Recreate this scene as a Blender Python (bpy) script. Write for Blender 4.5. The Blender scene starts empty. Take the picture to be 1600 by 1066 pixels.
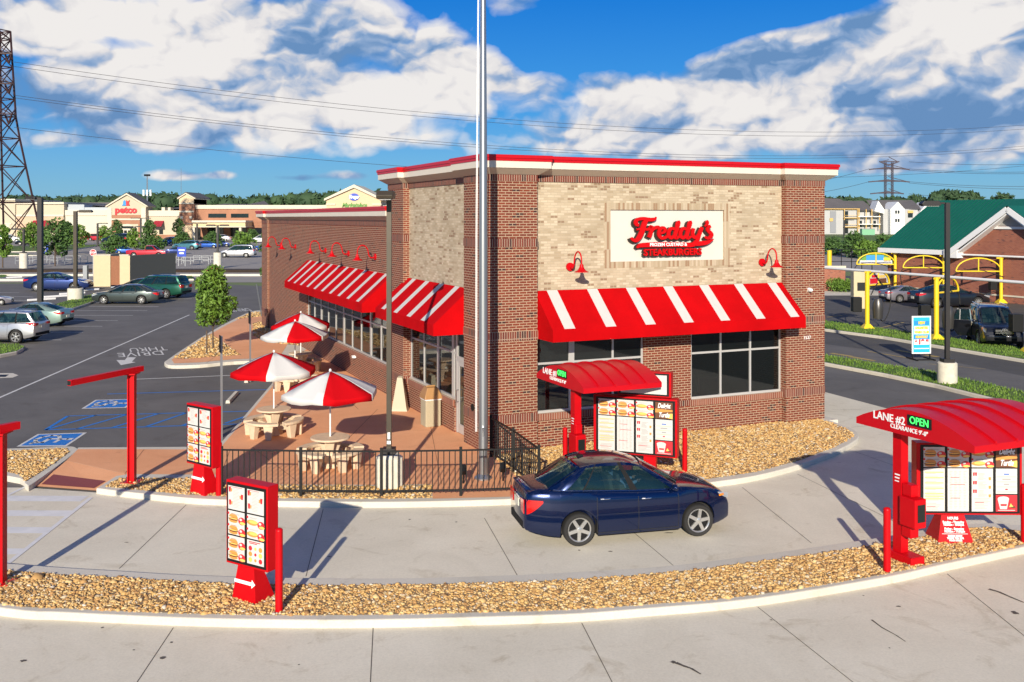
import bpy, bmesh, math, random
import numpy as np
from mathutils import Vector, Matrix
R = math.radians
sc = bpy.context.scene
COL = sc.collection
rnd = random.Random(7)
rng = np.random.default_rng(11)

# ------------------------------------------------------------------ camera
CAMZ = 6.4; F = 1516.0; HY = 341.3
cam = bpy.data.cameras.new('camera'); camo = bpy.data.objects.new('camera', cam); COL.objects.link(camo)
camo.location = (0, 0, CAMZ); camo.rotation_euler = (R(90), 0, 0)
cam.sensor_width = 36; cam.lens = 36 * F / 1600; cam.shift_y = -(533 - HY) / 1600
cam.clip_start = 0.3; cam.clip_end = 6000
sc.camera = camo
sc.view_settings.view_transform = 'Standard'; sc.view_settings.look = 'None'
sc.view_settings.exposure = 0.36; sc.view_settings.gamma = 1
sc.render.resolution_x = 1024; sc.render.resolution_y = 682

# ------------------------------------------------------------------ sun
SUN_EL = 20.0; SUN_AZ = 84.8      # elevation, direction the light travels (degrees from +X)
sd = Vector((math.cos(R(SUN_AZ)) * math.cos(R(SUN_EL)), math.sin(R(SUN_AZ)) * math.cos(R(SUN_EL)), -math.sin(R(SUN_EL))))
sl = bpy.data.lights.new('sun', 'SUN'); sl.energy = 5.0; sl.angle = R(0.5); sl.color = (1.0, 0.91, 0.76)
so = bpy.data.objects.new('sun', sl); COL.objects.link(so); so.rotation_euler = sd.to_track_quat('-Z', 'Y').to_euler()
so.location = (-30, -60, 60)

# ------------------------------------------------------------------ sky with cumulus
def build_world():
    w = bpy.data.worlds.new('World'); sc.world = w; w.use_nodes = True
    nt = w.node_tree; N = nt.nodes; N.clear()
    def nd(t, **k):
        n = N.new(t)
        for a, b in k.items(): setattr(n, a, b)
        return n
    def put(sock, v):
        if hasattr(v, 'is_output') or isinstance(v, bpy.types.NodeSocket): nt.links.new(v, sock)
        else: sock.default_value = v
    def M(op, a, b=None, c=None, clamp=False):
        n = nd('ShaderNodeMath', operation=op); n.use_clamp = clamp
        put(n.inputs[0], a)
        if b is not None: put(n.inputs[1], b)
        if c is not None: put(n.inputs[2], c)
        return n.outputs[0]
    sky = nd('ShaderNodeTexSky', sky_type='NISHITA'); sky.sun_disc = False
    sky.sun_elevation = R(SUN_EL); sky.sun_rotation = R(180 - (SUN_AZ - 90)); sky.air_density = 1.0; sky.dust_density = 0.3; sky.ozone_density = 3.0
    tc = nd('ShaderNodeTexCoord'); sep = nd('ShaderNodeSeparateXYZ'); nt.links.new(tc.outputs['Generated'], sep.inputs[0])
    x, y, z = sep.outputs
    az = M('ARCTAN2', x, y); el = M('ARCSINE', z)
    cx = nd('ShaderNodeCombineXYZ'); put(cx.inputs[0], az); put(cx.inputs[1], M('MULTIPLY', el, 1.5)); 
    def noise(vec, scale, detail, rough=0.55, dist=0.0):
        n = nd('ShaderNodeTexNoise', noise_dimensions='2D'); put(n.inputs['Vector'], vec); n.inputs['Scale'].default_value = scale
        n.inputs['Detail'].default_value = detail; n.inputs['Roughness'].default_value = rough; n.inputs['Distortion'].default_value = dist
        return n.outputs['Fac']
    # broad places of the cloud banks, in sky direction (azimuth, elevation in radians)
    def pa(px): return math.atan((px - 800) / F)
    def pe(py): return math.atan((HY - py) / F)
    blobs = []
    for px, py, rx, ry, s in CLOUDS:
        blobs.append((pa(px), pe(py), rx / F, ry / F, s))
    acc = None
    for a, e, ra, re, s in blobs:
        dx = M('MULTIPLY', M('SUBTRACT', az, a), 1 / ra); dy = M('MULTIPLY', M('SUBTRACT', el, e), 1 / re)
        q = M('ADD', M('MULTIPLY', dx, dx), M('MULTIPLY', dy, dy))
        g = M('MULTIPLY', M('EXPONENT', M('MULTIPLY', q, -1.0)), s)
        acc = g if acc is None else M('ADD', acc, g)
    mask = M('ADD', acc, M('MULTIPLY', M('MULTIPLY', M('SUBTRACT', el, 0.27), 3.0, clamp=True), 0.06))
    # warp the direction a little so that the puffs are irregular
    wn = nd('ShaderNodeTexNoise', noise_dimensions='2D'); nt.links.new(cx.outputs[0], wn.inputs['Vector']); wn.inputs['Scale'].default_value = 14; wn.inputs['Detail'].default_value = 4
    wv = nd('ShaderNodeVectorMath', operation='MULTIPLY_ADD'); nt.links.new(wn.outputs['Color'], wv.inputs[0]); wv.inputs[1].default_value = (.05, .05, 0); nt.links.new(cx.outputs[0], wv.inputs[2])
    def dens(off, fine=True):
        v = nd('ShaderNodeVectorMath', operation='ADD'); nt.links.new(wv.outputs[0], v.inputs[0]); v.inputs[1].default_value = off
        big = noise(v.outputs[0], 5.5, 9 if fine else 3, 0.52)
        acc = M('MULTIPLY', big, .8)
        for sc_, am in ((11, .20), (25, .13), (56, .065)) if fine else ((11, .20),):
            vo = nd('ShaderNodeTexVoronoi', voronoi_dimensions='2D'); vo.feature = 'SMOOTH_F1'; vo.inputs['Scale'].default_value = sc_; vo.inputs['Smoothness'].default_value = .35
            nt.links.new(v.outputs[0], vo.inputs['Vector'])
            dd = M('MULTIPLY', vo.outputs['Distance'], vo.outputs['Distance'])
            acc = M('ADD', acc, M('MULTIPLY', M('SUBTRACT', .45, dd), am))
        return acc
    d0 = dens((0, 0, 0)); d1 = dens((-0.004, 0.009, 0)); d2 = dens((-0.01, 0.045, 0), False)
    base = M('ADD', d0, mask)
    alpha = M('MULTIPLY', M('SUBTRACT', base, THR), 6.5, clamp=True)
    thick = M('MULTIPLY', M('SUBTRACT', base, THR), 1.4, clamp=True)
    body = noise(cx.outputs[0], 4.2, 4, 0.5)
    # light falls on the tops and the sun side: less cloud above = brighter
    lit = M('ADD', M('MULTIPLY', M('SUBTRACT', d0, d1), 4.8), M('MULTIPLY', M('SUBTRACT', d0, d2), 2.4))
    lit = M('ADD', lit, M('MULTIPLY', M('SUBTRACT', body, 0.5), 2.8))
    lit = M('ADD', lit, 0.53)
    # bellies hang low in the sky: greyer toward the horizon
    lit = M('SUBTRACT', lit, M('MULTIPLY', M('SUBTRACT', 0.15, el, clamp=True), 2.2), clamp=True)
    ramp = nd('ShaderNodeValToRGB'); put(ramp.inputs[0], lit)
    cr = ramp.color_ramp; cr.elements[0].position = 0.0; cr.elements[0].color = (0.15, 0.30, 0.56, 1)
    cr.elements[1].position = 1.0; cr.elements[1].color = (0.93, 0.90, 0.88, 1)
    e = cr.elements.new(0.30); e.color = (0.30, 0.44, 0.68, 1)
    e = cr.elements.new(0.55); e.color = (0.58, 0.63, 0.74, 1); e = cr.elements.new(0.75); e.color = (0.82, 0.80, 0.81, 1)
    # clear sky: the Nishita sky deepened
    hs = nd('ShaderNodeHueSaturation'); nt.links.new(sky.outputs[0], hs.inputs['Color']); hs.inputs['Saturation'].default_value = 1.5; hs.inputs['Value'].default_value = 1.0; hs.inputs['Hue'].default_value = 0.505
    tint = nd('ShaderNodeMix', data_type='RGBA', blend_type='MULTIPLY'); tint.inputs[0].default_value = 1.0
    nt.links.new(hs.outputs[0], tint.inputs[6]); tint.inputs[7].default_value = SKYTINT
    hz = nd('ShaderNodeValToRGB'); put(hz.inputs[0], M('MULTIPLY', el, 1.6, clamp=True))
    hz.color_ramp.elements[0].color = (.28, .50, .74, 1); hz.color_ramp.elements[1].color = (.003, .05, .24, 1); e_ = hz.color_ramp.elements.new(.18); e_.color = (.06, .30, .72, 1); e_ = hz.color_ramp.elements.new(.40); e_.color = (.004, .17, .64, 1)
    hzs = nd('ShaderNodeMix', data_type='RGBA', blend_type='MULTIPLY'); hzs.inputs[0].default_value = 1.0; nt.links.new(hz.outputs[0], hzs.inputs[6]); hzs.inputs[7].default_value = (7, 7, 7, 1)
    clr = nd('ShaderNodeMix', data_type='RGBA'); clr.inputs[0].default_value = .8; nt.links.new(tint.outputs[2], clr.inputs[6]); nt.links.new(hzs.outputs[2], clr.inputs[7])
    sc10 = nd('ShaderNodeMix', data_type='RGBA', blend_type='MULTIPLY'); sc10.inputs[0].default_value = 1.0
    nt.links.new(ramp.outputs[0], sc10.inputs[6]); sc10.inputs[7].default_value = (CLOUDGAIN,) * 3 + (1,)
    mix = nd('ShaderNodeMix', data_type='RGBA'); put(mix.inputs[0], alpha)
    nt.links.new(clr.outputs[2], mix.inputs[6]); nt.links.new(sc10.outputs[2], mix.inputs[7])
    bg = nd('ShaderNodeBackground'); nt.links.new(mix.outputs[2], bg.inputs[0]); bg.inputs[1].default_value = 0.10
    out = nd('ShaderNodeOutputWorld'); nt.links.new(bg.outputs[0], out.inputs[0])
    w.cycles.sampling_method = 'MANUAL'; w.cycles.sample_map_resolution = 512
CLOUDGAIN = 7.3; THR = 0.575
SKYTINT = (0.35, 0.85, 1.25, 1)
CLOUDS = [  # px, py, radius x, radius y, strength
    (60, 60, 150, 70, .26), (330, 45, 150, 60, .20), (250, 140, 220, 75, .30), (100, 190, 170, 60, .24), (350, 190, 150, 45, .16),
    (620, 130, 160, 75, .34), (470, 60, 100, 60, .20), (760, 100, 80, 60, .16), (570, 195, 90, 34, .14), (880, 130, 120, 42, .26), (560, 20, 90, 50, .16),
    (1060, 150, 110, 42, .30), (1200, 110, 150, 60, .40), (1340, 90, 120, 65, .30), (1500, 90, 130, 120, .42), (1600, 30, 120, 80, .26), (1300, 195, 220, 48, .34), (880, 215, 90, 34, .30), (1080, 210, 90, 36, .28), (1500, 205, 180, 48, .28),
    (275, 279, 55, 9, .34), (1375, 266, 60, 10, .30), (455, 280, 50, 8, .30), (345, 276, 20, 6, .25), (120, 232, 90, 14, .20), (550, 275, 40, 8, .26), (1520, 245, 130, 14, .22), (960, 232, 90, 12, .2),
    (1020, 45, 170, 50, -.62), (850, 62, 60, 28, -.30), (1240, 22, 110, 34, -.50), (180, 88, 90, 16, -.30), (50, 120, 80, 14, -.22), (400, 120, 50, 18, -.16), (690, 190, 60, 20, -.14), (300, 322, 500, 36, -.30), (1400, 330, 300, 40, -.30), (820, 8, 70, 26, .30), (520, 262, 200, 20, -.14), (755, 150, 40, 16, -.1)]
build_world()

# ------------------------------------------------------------------ object helpers
def tag(o, label=None, cat=None, group=None, kind=None):
    if label: o['label'] = label
    if cat: o['category'] = cat
    if group: o['group'] = group
    if kind: o['kind'] = kind
    return o
def thing(name, label, cat, loc=(0, 0, 0), rz=0, group=None):
    o = bpy.data.objects.new(name, None); COL.objects.link(o); o.location = loc; o.rotation_euler = (0, 0, rz)
    o.empty_display_size = 0.3
    return tag(o, label, cat, group)
def kids(o): return [c for c in bpy.data.objects if c.parent == o]
def dup(root, loc, rz, label=None, group=None, scale=None, mats=None):
    def cp(o, par):
        c = o.copy(); COL.objects.link(c)
        if par is not None: c.parent = par
        for k in KIDS.get(o.name, []): cp(k, c)
        return c
    r = cp(root, None); r.location = loc; r.rotation_euler = (0, 0, rz)
    if scale: r.scale = (scale,) * 3
    if label: r['label'] = label
    if group: r['group'] = group
    return r
KIDS = {}
class MB:
    def __init__(s): s.v = []; s.f = []; s.m = []; s.mats = []; s.cur = 0
    def mat(s, m):
        if m not in s.mats: s.mats.append(m)
        s.cur = s.mats.index(m); return s
    def add(s, vs, fs):
        s.st = getattr(s, 'st', []) + [(len(s.v), len(s.f))]; b = len(s.v); s.v += [tuple(p) for p in vs]
        for f in fs: s.f.append(tuple(b + i for i in f)); s.m.append(s.cur)
        return s
    def box(s, x0, x1, y0, y1, z0, z1):
        vs = [(x0, y0, z0), (x1, y0, z0), (x1, y1, z0), (x0, y1, z0), (x0, y0, z1), (x1, y0, z1), (x1, y1, z1), (x0, y1, z1)]
        return s.add(vs, [(0, 3, 2, 1), (4, 5, 6, 7), (0, 1, 5, 4), (1, 2, 6, 5), (2, 3, 7, 6), (3, 0, 4, 7)])
    def obox(s, c, ax, ay, az):
        c = Vector(c); ax = Vector(ax) / 2; ay = Vector(ay) / 2; az = Vector(az) / 2
        vs = [c - ax - ay - az, c + ax - ay - az, c + ax + ay - az, c - ax + ay - az, c - ax - ay + az, c + ax - ay + az, c + ax + ay + az, c - ax + ay + az]
        return s.add(vs, [(0, 3, 2, 1), (4, 5, 6, 7), (0, 1, 5, 4), (1, 2, 6, 5), (2, 3, 7, 6), (3, 0, 4, 7)])
    def bar(s, a, b, w, h=None):
        a = Vector(a); b = Vector(b); d = b - a; h = h or w
        if d.length < 1e-6: return s
        u = d.normalized(); up = Vector((0, 0, 1)) if abs(u.z) < .95 else Vector((0, 1, 0))
        side = u.cross(up).normalized(); up2 = side.cross(u).normalized()
        return s.obox((a + b) / 2, d, side * w, up2 * h)
    def tube(s, pts, r, n=8, cap=True):
        pts = [Vector(p) for p in pts]; rs = r if isinstance(r, (list, tuple)) else [r] * len(pts)
        vs = []; prev = None
        for i, p in enumerate(pts):
            t = (pts[min(i + 1, len(pts) - 1)] - pts[max(i - 1, 0)]).normalized()
            if prev is None:
                a = Vector((0, 0, 1)) if abs(t.z) < .9 else Vector((1, 0, 0)); nx = t.cross(a).normalized()
            else: nx = (prev - t * prev.dot(t)).normalized()
            prev = nx; ny = t.cross(nx)
            for k in range(n):
                q = 2 * math.pi * k / n; vs.append(p + (nx * math.cos(q) + ny * math.sin(q)) * rs[i])
        fs = []
        for i in range(len(pts) - 1):
            for k in range(n): fs.append((i * n + k, i * n + (k + 1) % n, (i + 1) * n + (k + 1) % n, (i + 1) * n + k))
        if cap: fs.append(tuple(range(n))[::-1]); fs.append(tuple((len(pts) - 1) * n + k for k in range(n)))
        return s.add(vs, fs)
    def cyl(s, c, r, z0, z1, n=20, r1=None):
        return s.tube([(c[0], c[1], z0), (c[0], c[1], z1)], [r, r if r1 is None else r1], n)
    def lathe(s, prof, n=24, c=(0, 0, 0), axis='z'):
        vs = []
        for (r, h) in prof:
            for k in range(n):
                q = 2 * math.pi * k / n; a, b = r * math.cos(q), r * math.sin(q)
                vs.append((c[0] + a, c[1] + b, c[2] + h) if axis == 'z' else (c[0] + a, c[1] + h, c[2] + b))
        fs = []
        for i in range(len(prof) - 1):
            for k in range(n): fs.append((i * n + k, i * n + (k + 1) % n, (i + 1) * n + (k + 1) % n, (i + 1) * n + k))
        return s.add(vs, fs)
    def prism(s, poly, z0, z1):
        n = len(poly); vs = [(p[0], p[1], z0) for p in poly] + [(p[0], p[1], z1) for p in poly]
        fs = [tuple(range(n))[::-1], tuple(range(n, 2 * n))] + [(i, (i + 1) % n, n + (i + 1) % n, n + i) for i in range(n)]
        return s.add(vs, fs)
    def ext(s, poly, o, u, v, w, t):
        """polygon (a,b) -> o + a*u + b*v, extruded by w*t"""
        o = Vector(o); u = Vector(u); v = Vector(v); w = Vector(w); n = len(poly)
        P = [o + u * p[0] + v * p[1] for p in poly]; vs = P + [p + w * t for p in P]
        fs = [tuple(range(n))[::-1], tuple(range(n, 2 * n))] + [(i, (i + 1) % n, n + (i + 1) % n, n + i) for i in range(n)]
        return s.add(vs, fs)
    def ell(s, c, r, nu=14, nv=8):
        vs = []; fs = []
        for j in range(nv + 1):
            ph = math.pi * j / nv
            for k in range(nu):
                q = 2 * math.pi * k / nu
                vs.append((c[0] + r[0] * math.sin(ph) * math.cos(q), c[1] + r[1] * math.sin(ph) * math.sin(q), c[2] - r[2] * math.cos(ph)))
        for j in range(nv):
            for k in range(nu): fs.append((j * nu + k, j * nu + (k + 1) % nu, (j + 1) * nu + (k + 1) % nu, (j + 1) * nu + k))
        return s.add(vs, fs)
    def each(s, name, m=None, parent=None, **k):
        st = s.st + [(len(s.v), len(s.f))]; o = None
        for (v0, f0), (v1, f1) in zip(st, st[1:]):
            q = MB(); q.v = s.v[v0:v1]; q.f = [tuple(i - v0 for i in f) for f in s.f[f0:f1]]; q.m = [0] * len(q.f); o = q.build(name, m, parent, **k)
        return o
    def build(s, name, m=None, parent=None, smooth=None, bevel=None):
        me = bpy.data.meshes.new(name); me.from_pydata(s.v, [], s.f)
        for q in (s.mats if s.mats else [m]): me.materials.append(q)
        if s.mats: me.polygons.foreach_set('material_index', s.m)
        bm = bmesh.new(); bm.from_mesh(me); bmesh.ops.recalc_face_normals(bm, faces=bm.faces); bm.to_mesh(me); bm.free()
        if smooth is not None:
            me.polygons.foreach_set('use_smooth', [True] * len(me.polygons)); me.set_sharp_from_angle(angle=R(smooth))
        o = bpy.data.objects.new(name, me); COL.objects.link(o)
        if parent is not None: o.parent = parent; KIDS.setdefault(parent.name, []).append(o)
        if bevel:
            b = o.modifiers.new('bevel', 'BEVEL'); b.width = bevel; b.segments = 2; b.limit_method = 'ANGLE'; b.angle_limit = R(40)
        return o
def fastmesh(name, verts, faces_n, mat, parent=None, smooth=False, mi=None):
    """verts: (N,3) array; faces_n: (M,k) int array (all same size)"""
    me = bpy.data.meshes.new(name); k = faces_n.shape[1]
    me.vertices.add(len(verts)); me.vertices.foreach_set('co', np.asarray(verts, np.float32).ravel())
    me.loops.add(faces_n.size); me.loops.foreach_set('vertex_index', faces_n.astype(np.int32).ravel())
    me.polygons.add(len(faces_n)); me.polygons.foreach_set('loop_start', np.arange(0, faces_n.size, k, dtype=np.int32))
    me.polygons.foreach_set('loop_total', np.full(len(faces_n), k, np.int32))
    mats = mat if isinstance(mat, list) else [mat]
    for q in mats: me.materials.append(q)
    if mi is not None: me.polygons.foreach_set('material_index', mi.astype(np.int32))
    if smooth: me.polygons.foreach_set('use_smooth', [True] * len(faces_n))
    me.update(calc_edges=True); me.validate()
    o = bpy.data.objects.new(name, me); COL.objects.link(o)
    if parent is not None: o.parent = parent; KIDS.setdefault(parent.name, []).append(o)
    return o
def text(name, s, size, mtx, mat, parent=None, ext=0.004, sx=1.0, shear=0.0, bold=0.0, align='CENTER', spacing=1.0):
    c = bpy.data.curves.new(name, 'FONT'); c.body = s; c.size = size; c.extrude = ext; c.shear = shear; c.offset = bold
    c.align_x = align; c.align_y = 'CENTER'; c.resolution_u = 3; c.space_character = spacing
    t = bpy.data.objects.new(name, c); COL.objects.link(t)
    bpy.context.view_layer.update()
    me = bpy.data.meshes.new_from_object(t.evaluated_get(bpy.context.evaluated_depsgraph_get()))
    me.transform(Matrix.Diagonal((sx, 1, 1, 1))); me.transform(mtx)
    bpy.data.objects.remove(t); me.materials.clear(); me.materials.append(mat); me.name = name
    o = bpy.data.objects.new(name, me); COL.objects.link(o)
    if parent is not None: o.parent = parent; KIDS.setdefault(parent.name, []).append(o)
    return o
def frame(o, u, v):
    """matrix putting text x along u, y along v, facing u x v"""
    u = Vector(u).normalized(); v = Vector(v).normalized(); w = u.cross(v)
    m = Matrix((u, v, w)).transposed().to_4x4(); m.translation = Vector(o); return m

# ------------------------------------------------------------------ place helpers (photo pixel -> place on the ground)
LANE = -0.13
def at(px, py, z=0.0):
    Y = F * (CAMZ - z) / (py - HY); return ((px - 800) / F * Y, Y, z)
def fx(px, Y): return (px - 800) / F * Y
def fz(py, Y): return CAMZ - (py - HY) / F * Y
YAW = 0.425; BC = Vector((-.665, 26.2, 0)); D1 = Vector((math.cos(YAW), math.sin(YAW), 0)); D2 = Vector((-math.sin(YAW), math.cos(YAW), 0))
def bl(s, t, z=0): return BC + D1 * s + D2 * t + Vector((0, 0, z))
def tol(p):
    q = Vector((p[0], p[1], 0)) - BC; return (q.dot(D1), q.dot(D2))

# ------------------------------------------------------------------ materials
def mat(name, col, rough=0.6, metal=0.0, var=0.0, vscale=3.0, bump=0.0, bscale=40.0, coat=0.0, spec=0.5, emit=0, alpha=None, col2=None, sharp=False):
    m = bpy.data.materials.new(name); m.use_nodes = True; nt = m.node_tree; b = nt.nodes['Principled BSDF']
    c4 = tuple(col) + (1,)
    b.inputs['Base Color'].default_value = c4; b.inputs['Roughness'].default_value = rough; b.inputs['Metallic'].default_value = metal
    b.inputs['Coat Weight'].default_value = coat; b.inputs['Specular IOR Level'].default_value = spec
    if coat: b.inputs['Coat Roughness'].default_value = 0.04
    if emit: b.inputs['Emission Color'].default_value = c4; b.inputs['Emission Strength'].default_value = emit
    tc = None
    if var or bump or col2:
        tc = nt.nodes.new('ShaderNodeTexCoord')
    if var or col2:
        n = nt.nodes.new('ShaderNodeTexNoise'); n.inputs['Scale'].default_value = vscale; n.inputs['Detail'].default_value = 8; n.inputs['Roughness'].default_value = .62
        nt.links.new(tc.outputs['Object'], n.inputs['Vector'])
        r = nt.nodes.new('ShaderNodeValToRGB'); a, e = (.44, .56) if sharp else (.3, .7)
        r.color_ramp.elements[0].position = a; r.color_ramp.elements[1].position = e
        c2 = col2 if col2 else tuple(min(1, x * (1 + var)) for x in col); c1 = col if col2 else tuple(x * (1 - var) for x in col)
        r.color_ramp.elements[0].color = tuple(c1) + (1,); r.color_ramp.elements[1].color = tuple(c2) + (1,)
        nt.links.new(n.outputs['Fac'], r.inputs[0]); nt.links.new(r.outputs[0], b.inputs['Base Color'])
    if bump:
        n = nt.nodes.new('ShaderNodeTexNoise'); n.inputs['Scale'].default_value = bscale; n.inputs['Detail'].default_value = 6
        nt.links.new(tc.outputs['Object'], n.inputs['Vector'])
        bp = nt.nodes.new('ShaderNodeBump'); bp.inputs['Strength'].default_value = bump; bp.inputs['Distance'].default_value = 0.02
        nt.links.new(n.outputs['Fac'], bp.inputs['Height']); nt.links.new(bp.outputs[0], b.inputs['Normal'])
    return m
def brick(name, c1, c2, mortar, bw=0.213, rh=0.072, ms=0.012, offset=.5, dark=None, darkamt=.1, rough=.85, cloud=0.12, zoff=0.0, spread=1.0):
    m = bpy.data.materials.new(name); m.use_nodes = True; nt = m.node_tree; b = nt.nodes['Principled BSDF']; N = nt.nodes; L = nt.links
    tc = N.new('ShaderNodeTexCoord'); sp = N.new('ShaderNodeSeparateXYZ'); sn = N.new('ShaderNodeSeparateXYZ')
    L.new(tc.outputs['Object'], sp.inputs[0]); L.new(tc.outputs['Normal'], sn.inputs[0])
    def mt(op, a, b2=None):
        n = N.new('ShaderNodeMath'); n.operation = op
        for i, q in enumerate((a, b2)):
            if q is None: continue
            if isinstance(q, (int, float)): n.inputs[i].default_value = q
            else: L.new(q, n.inputs[i])
        return n.outputs[0]
    ax = mt('ABSOLUTE', sn.outputs[0]); ay = mt('ABSOLUTE', sn.outputs[1])
    u = mt('ADD', mt('MULTIPLY', sp.outputs[0], mt('GREATER_THAN', ay, .5)), mt('MULTIPLY', sp.outputs[1], mt('GREATER_THAN', ax, .5)))
    cb = N.new('ShaderNodeCombineXYZ'); L.new(u, cb.inputs[0]); L.new(mt('ADD', sp.outputs[2], zoff), cb.inputs[1])
    t = N.new('ShaderNodeTexBrick'); L.new(cb.outputs[0], t.inputs['Vector'])
    t.offset = offset; t.inputs['Scale'].default_value = 1; t.inputs['Brick Width'].default_value = bw; t.inputs['Row Height'].default_value = rh
    t.inputs['Mortar Size'].default_value = ms / 2; t.inputs['Mortar Smooth'].default_value = 0.1
    t.inputs['Color1'].default_value = tuple(c1) + (1,); t.inputs['Color2'].default_value = tuple(c2) + (1,); t.inputs['Mortar'].default_value = tuple(mortar) + (1,)
    out = t.outputs['Color']
    if dark:
        # some bricks fired darker: cell noise per brick
        wn = N.new('ShaderNodeTexWhiteNoise'); wn.noise_dimensions = '2D'
        row = mt('FLOOR', mt('DIVIDE', mt('ADD', sp.outputs[2], zoff), rh)); sh = mt('MULTIPLY', mt('MODULO', row, 2.0), offset)
        colm = mt('FLOOR', mt('ADD', mt('DIVIDE', u, bw), sh))
        c2n = N.new('ShaderNodeCombineXYZ'); L.new(colm, c2n.inputs[0]); L.new(row, c2n.inputs[1]); L.new(c2n.outputs[0], wn.inputs['Vector'])
        fac = mt('MULTIPLY', mt('LESS_THAN', wn.outputs['Value'], darkamt), mt('SUBTRACT', 1.0, t.outputs['Fac']))
        mx = N.new('ShaderNodeMix'); mx.data_type = 'RGBA'; L.new(fac, mx.inputs[0]); L.new(out, mx.inputs[6]); mx.inputs[7].default_value = tuple(dark) + (1,)
        out = mx.outputs[2]
    n = N.new('ShaderNodeTexNoise'); n.inputs['Scale'].default_value = 1.3; n.inputs['Detail'].default_value = 6; L.new(tc.outputs['Object'], n.inputs['Vector'])
    mr = N.new('ShaderNodeMapRange'); mr.inputs['To Min'].default_value = 1 - cloud; mr.inputs['To Max'].default_value = 1 + cloud; L.new(n.outputs['Fac'], mr.inputs[0])
    mm = N.new('ShaderNodeMix'); mm.data_type = 'RGBA'; mm.blend_type = 'MULTIPLY'; mm.inputs[0].default_value = 1
    L.new(out, mm.inputs[6]); L.new(mr.outputs[0], mm.inputs[7]); L.new(mm.outputs[2], b.inputs['Base Color'])
    b.inputs['Roughness'].default_value = rough
    bp = N.new('ShaderNodeBump'); bp.inputs['Strength'].default_value = .5; bp.inputs['Distance'].default_value = 0.008; bp.invert = True
    L.new(t.outputs['Fac'], bp.inputs['Height']); L.new(bp.outputs[0], b.inputs['Normal'])
    return m
def glassmat(name, tint, trans=0.5, rough=0.03):
    m = bpy.data.materials.new(name); m.use_nodes = True; nt = m.node_tree; nt.nodes.clear(); N = nt.nodes
    o = N.new('ShaderNodeOutputMaterial'); g = N.new('ShaderNodeBsdfPrincipled'); g.inputs['Base Color'].default_value = tuple(tint) + (1,); g.inputs['Roughness'].default_value = rough
    g.inputs['Specular IOR Level'].default_value = .8; g.inputs['Coat Weight'].default_value = .6; g.inputs['Coat Roughness'].default_value = .02
    t = N.new('ShaderNodeBsdfTransparent'); t.inputs[0].default_value = (.55, .72, .72, 1)
    mx = N.new('ShaderNodeMixShader'); mx.inputs[0].default_value = trans
    nt.links.new(g.outputs[0], mx.inputs[1]); nt.links.new(t.outputs[0], mx.inputs[2]); nt.links.new(mx.outputs[0], o.inputs[0])
    return m
M = {}
M['brick'] = brick('red_brick', (.20, .038, .015), (.135, .023, .010), (.40, .285, .19), dark=(.045, .016, .014), darkamt=.035, ms=.020)
M['soldier'] = brick('soldier_brick', (.19, .04, .022), (.12, .024, .015), (.36, .26, .19), bw=.072, rh=.8, offset=0, ms=.02, zoff=.1, dark=(.05, .02, .018), darkamt=.12)
M['sillbrick'] = brick('sill_brick', (.28, .09, .05), (.21, .06, .035), (.42, .32, .24), bw=.075, rh=.8, offset=0, ms=.016, zoff=.1)
M['cream'] = brick('cream_brick', (.55, .46, .33), (.38, .295, .19), (.42, .34, .24), dark=(.27, .18, .11), darkamt=.06, ms=.014, cloud=.20)
M['creamsoldier'] = brick('cream_soldier', (.50, .41, .29), (.37, .285, .18), (.40, .32, .23), bw=.075, rh=.8, offset=0, zoff=.1, ms=.01, dark=(.3, .19, .11), darkamt=.2)
M['farbrick'] = brick('wash_brick', (.33, .10, .055), (.24, .06, .035), (.42, .28, .2), ms=.012, dark=(.1, .03, .03), darkamt=.03)
M['red'] = mat('red_paint', (.50, .002, .006), .42, var=.06, spec=.2)
M['redcan'] = mat('red_canopy_metal', (.50, .003, .009), .36, var=.04, spec=.3)
M['awnred'] = mat('awning_red', (.46, .0010, .003), .8, spec=.08, var=.14, vscale=.9, bump=.05, bscale=90)
M['awnwhite'] = mat('awning_white', (.56, .54, .51), .65, var=.04)
M['capred'] = mat('coping_red', (.50, .002, .006), .35)
M['fascia'] = mat('fascia_white', (.66, .60, .50), .6, var=.03)
M['soffit'] = mat('soffit_tan', (.50, .43, .33), .7, var=.04)
M['alu'] = mat('aluminium_frame', (.55, .54, .52), .35, metal=.3)
M['glass'] = glassmat('window_glass', (.008, .010, .010), .35)
M['carglass'] = glassmat('car_glass', (.01, .03, .035), .5)
M['farglass'] = mat('dark_glass', (.012, .016, .02), .05, spec=.8)
M['inwall'] = mat('interior_wall', (.06, .055, .05), .8)
M['infloor'] = mat('interior_floor', (.10, .08, .07), .6)
M['sign'] = mat('sign_board_cream', (.62, .575, .51), .6, var=.02)
M['logored'] = mat('logo_red', (.55, .001, .002), .45, spec=.3)
M['logoblack'] = mat('logo_return', (.025, .018, .012), .5)
M['white'] = mat('white_paint', (.80, .79, .77), .5)
M['whitetxt'] = mat('white_lettering', (.85, .85, .84), .5)
M['black'] = mat('black_paint', (.010, .010, .010), .5, spec=.25)
M['rubber'] = mat('rubber', (.018, .017, .016), .8)
M['chrome'] = mat('chrome', (.75, .75, .76), .12, metal=1)
M['alloy'] = mat('alloy', (.62, .61, .58), .28, metal=.75)
M['pole'] = mat('bronze_pole', (.065, .052, .036), .4, metal=.3, var=.1)
M['poledark'] = mat('dark_pole', (.02, .017, .016), .45)
M['steel'] = mat('galvanized', (.36, .37, .38), .38, metal=.8)
M['conc'] = None
M['pebble'] = mat('pebble_concrete', (.42, .36, .24), .9, var=.25, vscale=60, bump=.6, bscale=90)
M['precast'] = mat('precast_tan', (.62, .48, .33), .8, var=.12, vscale=6, bump=.15, bscale=60)
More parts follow.
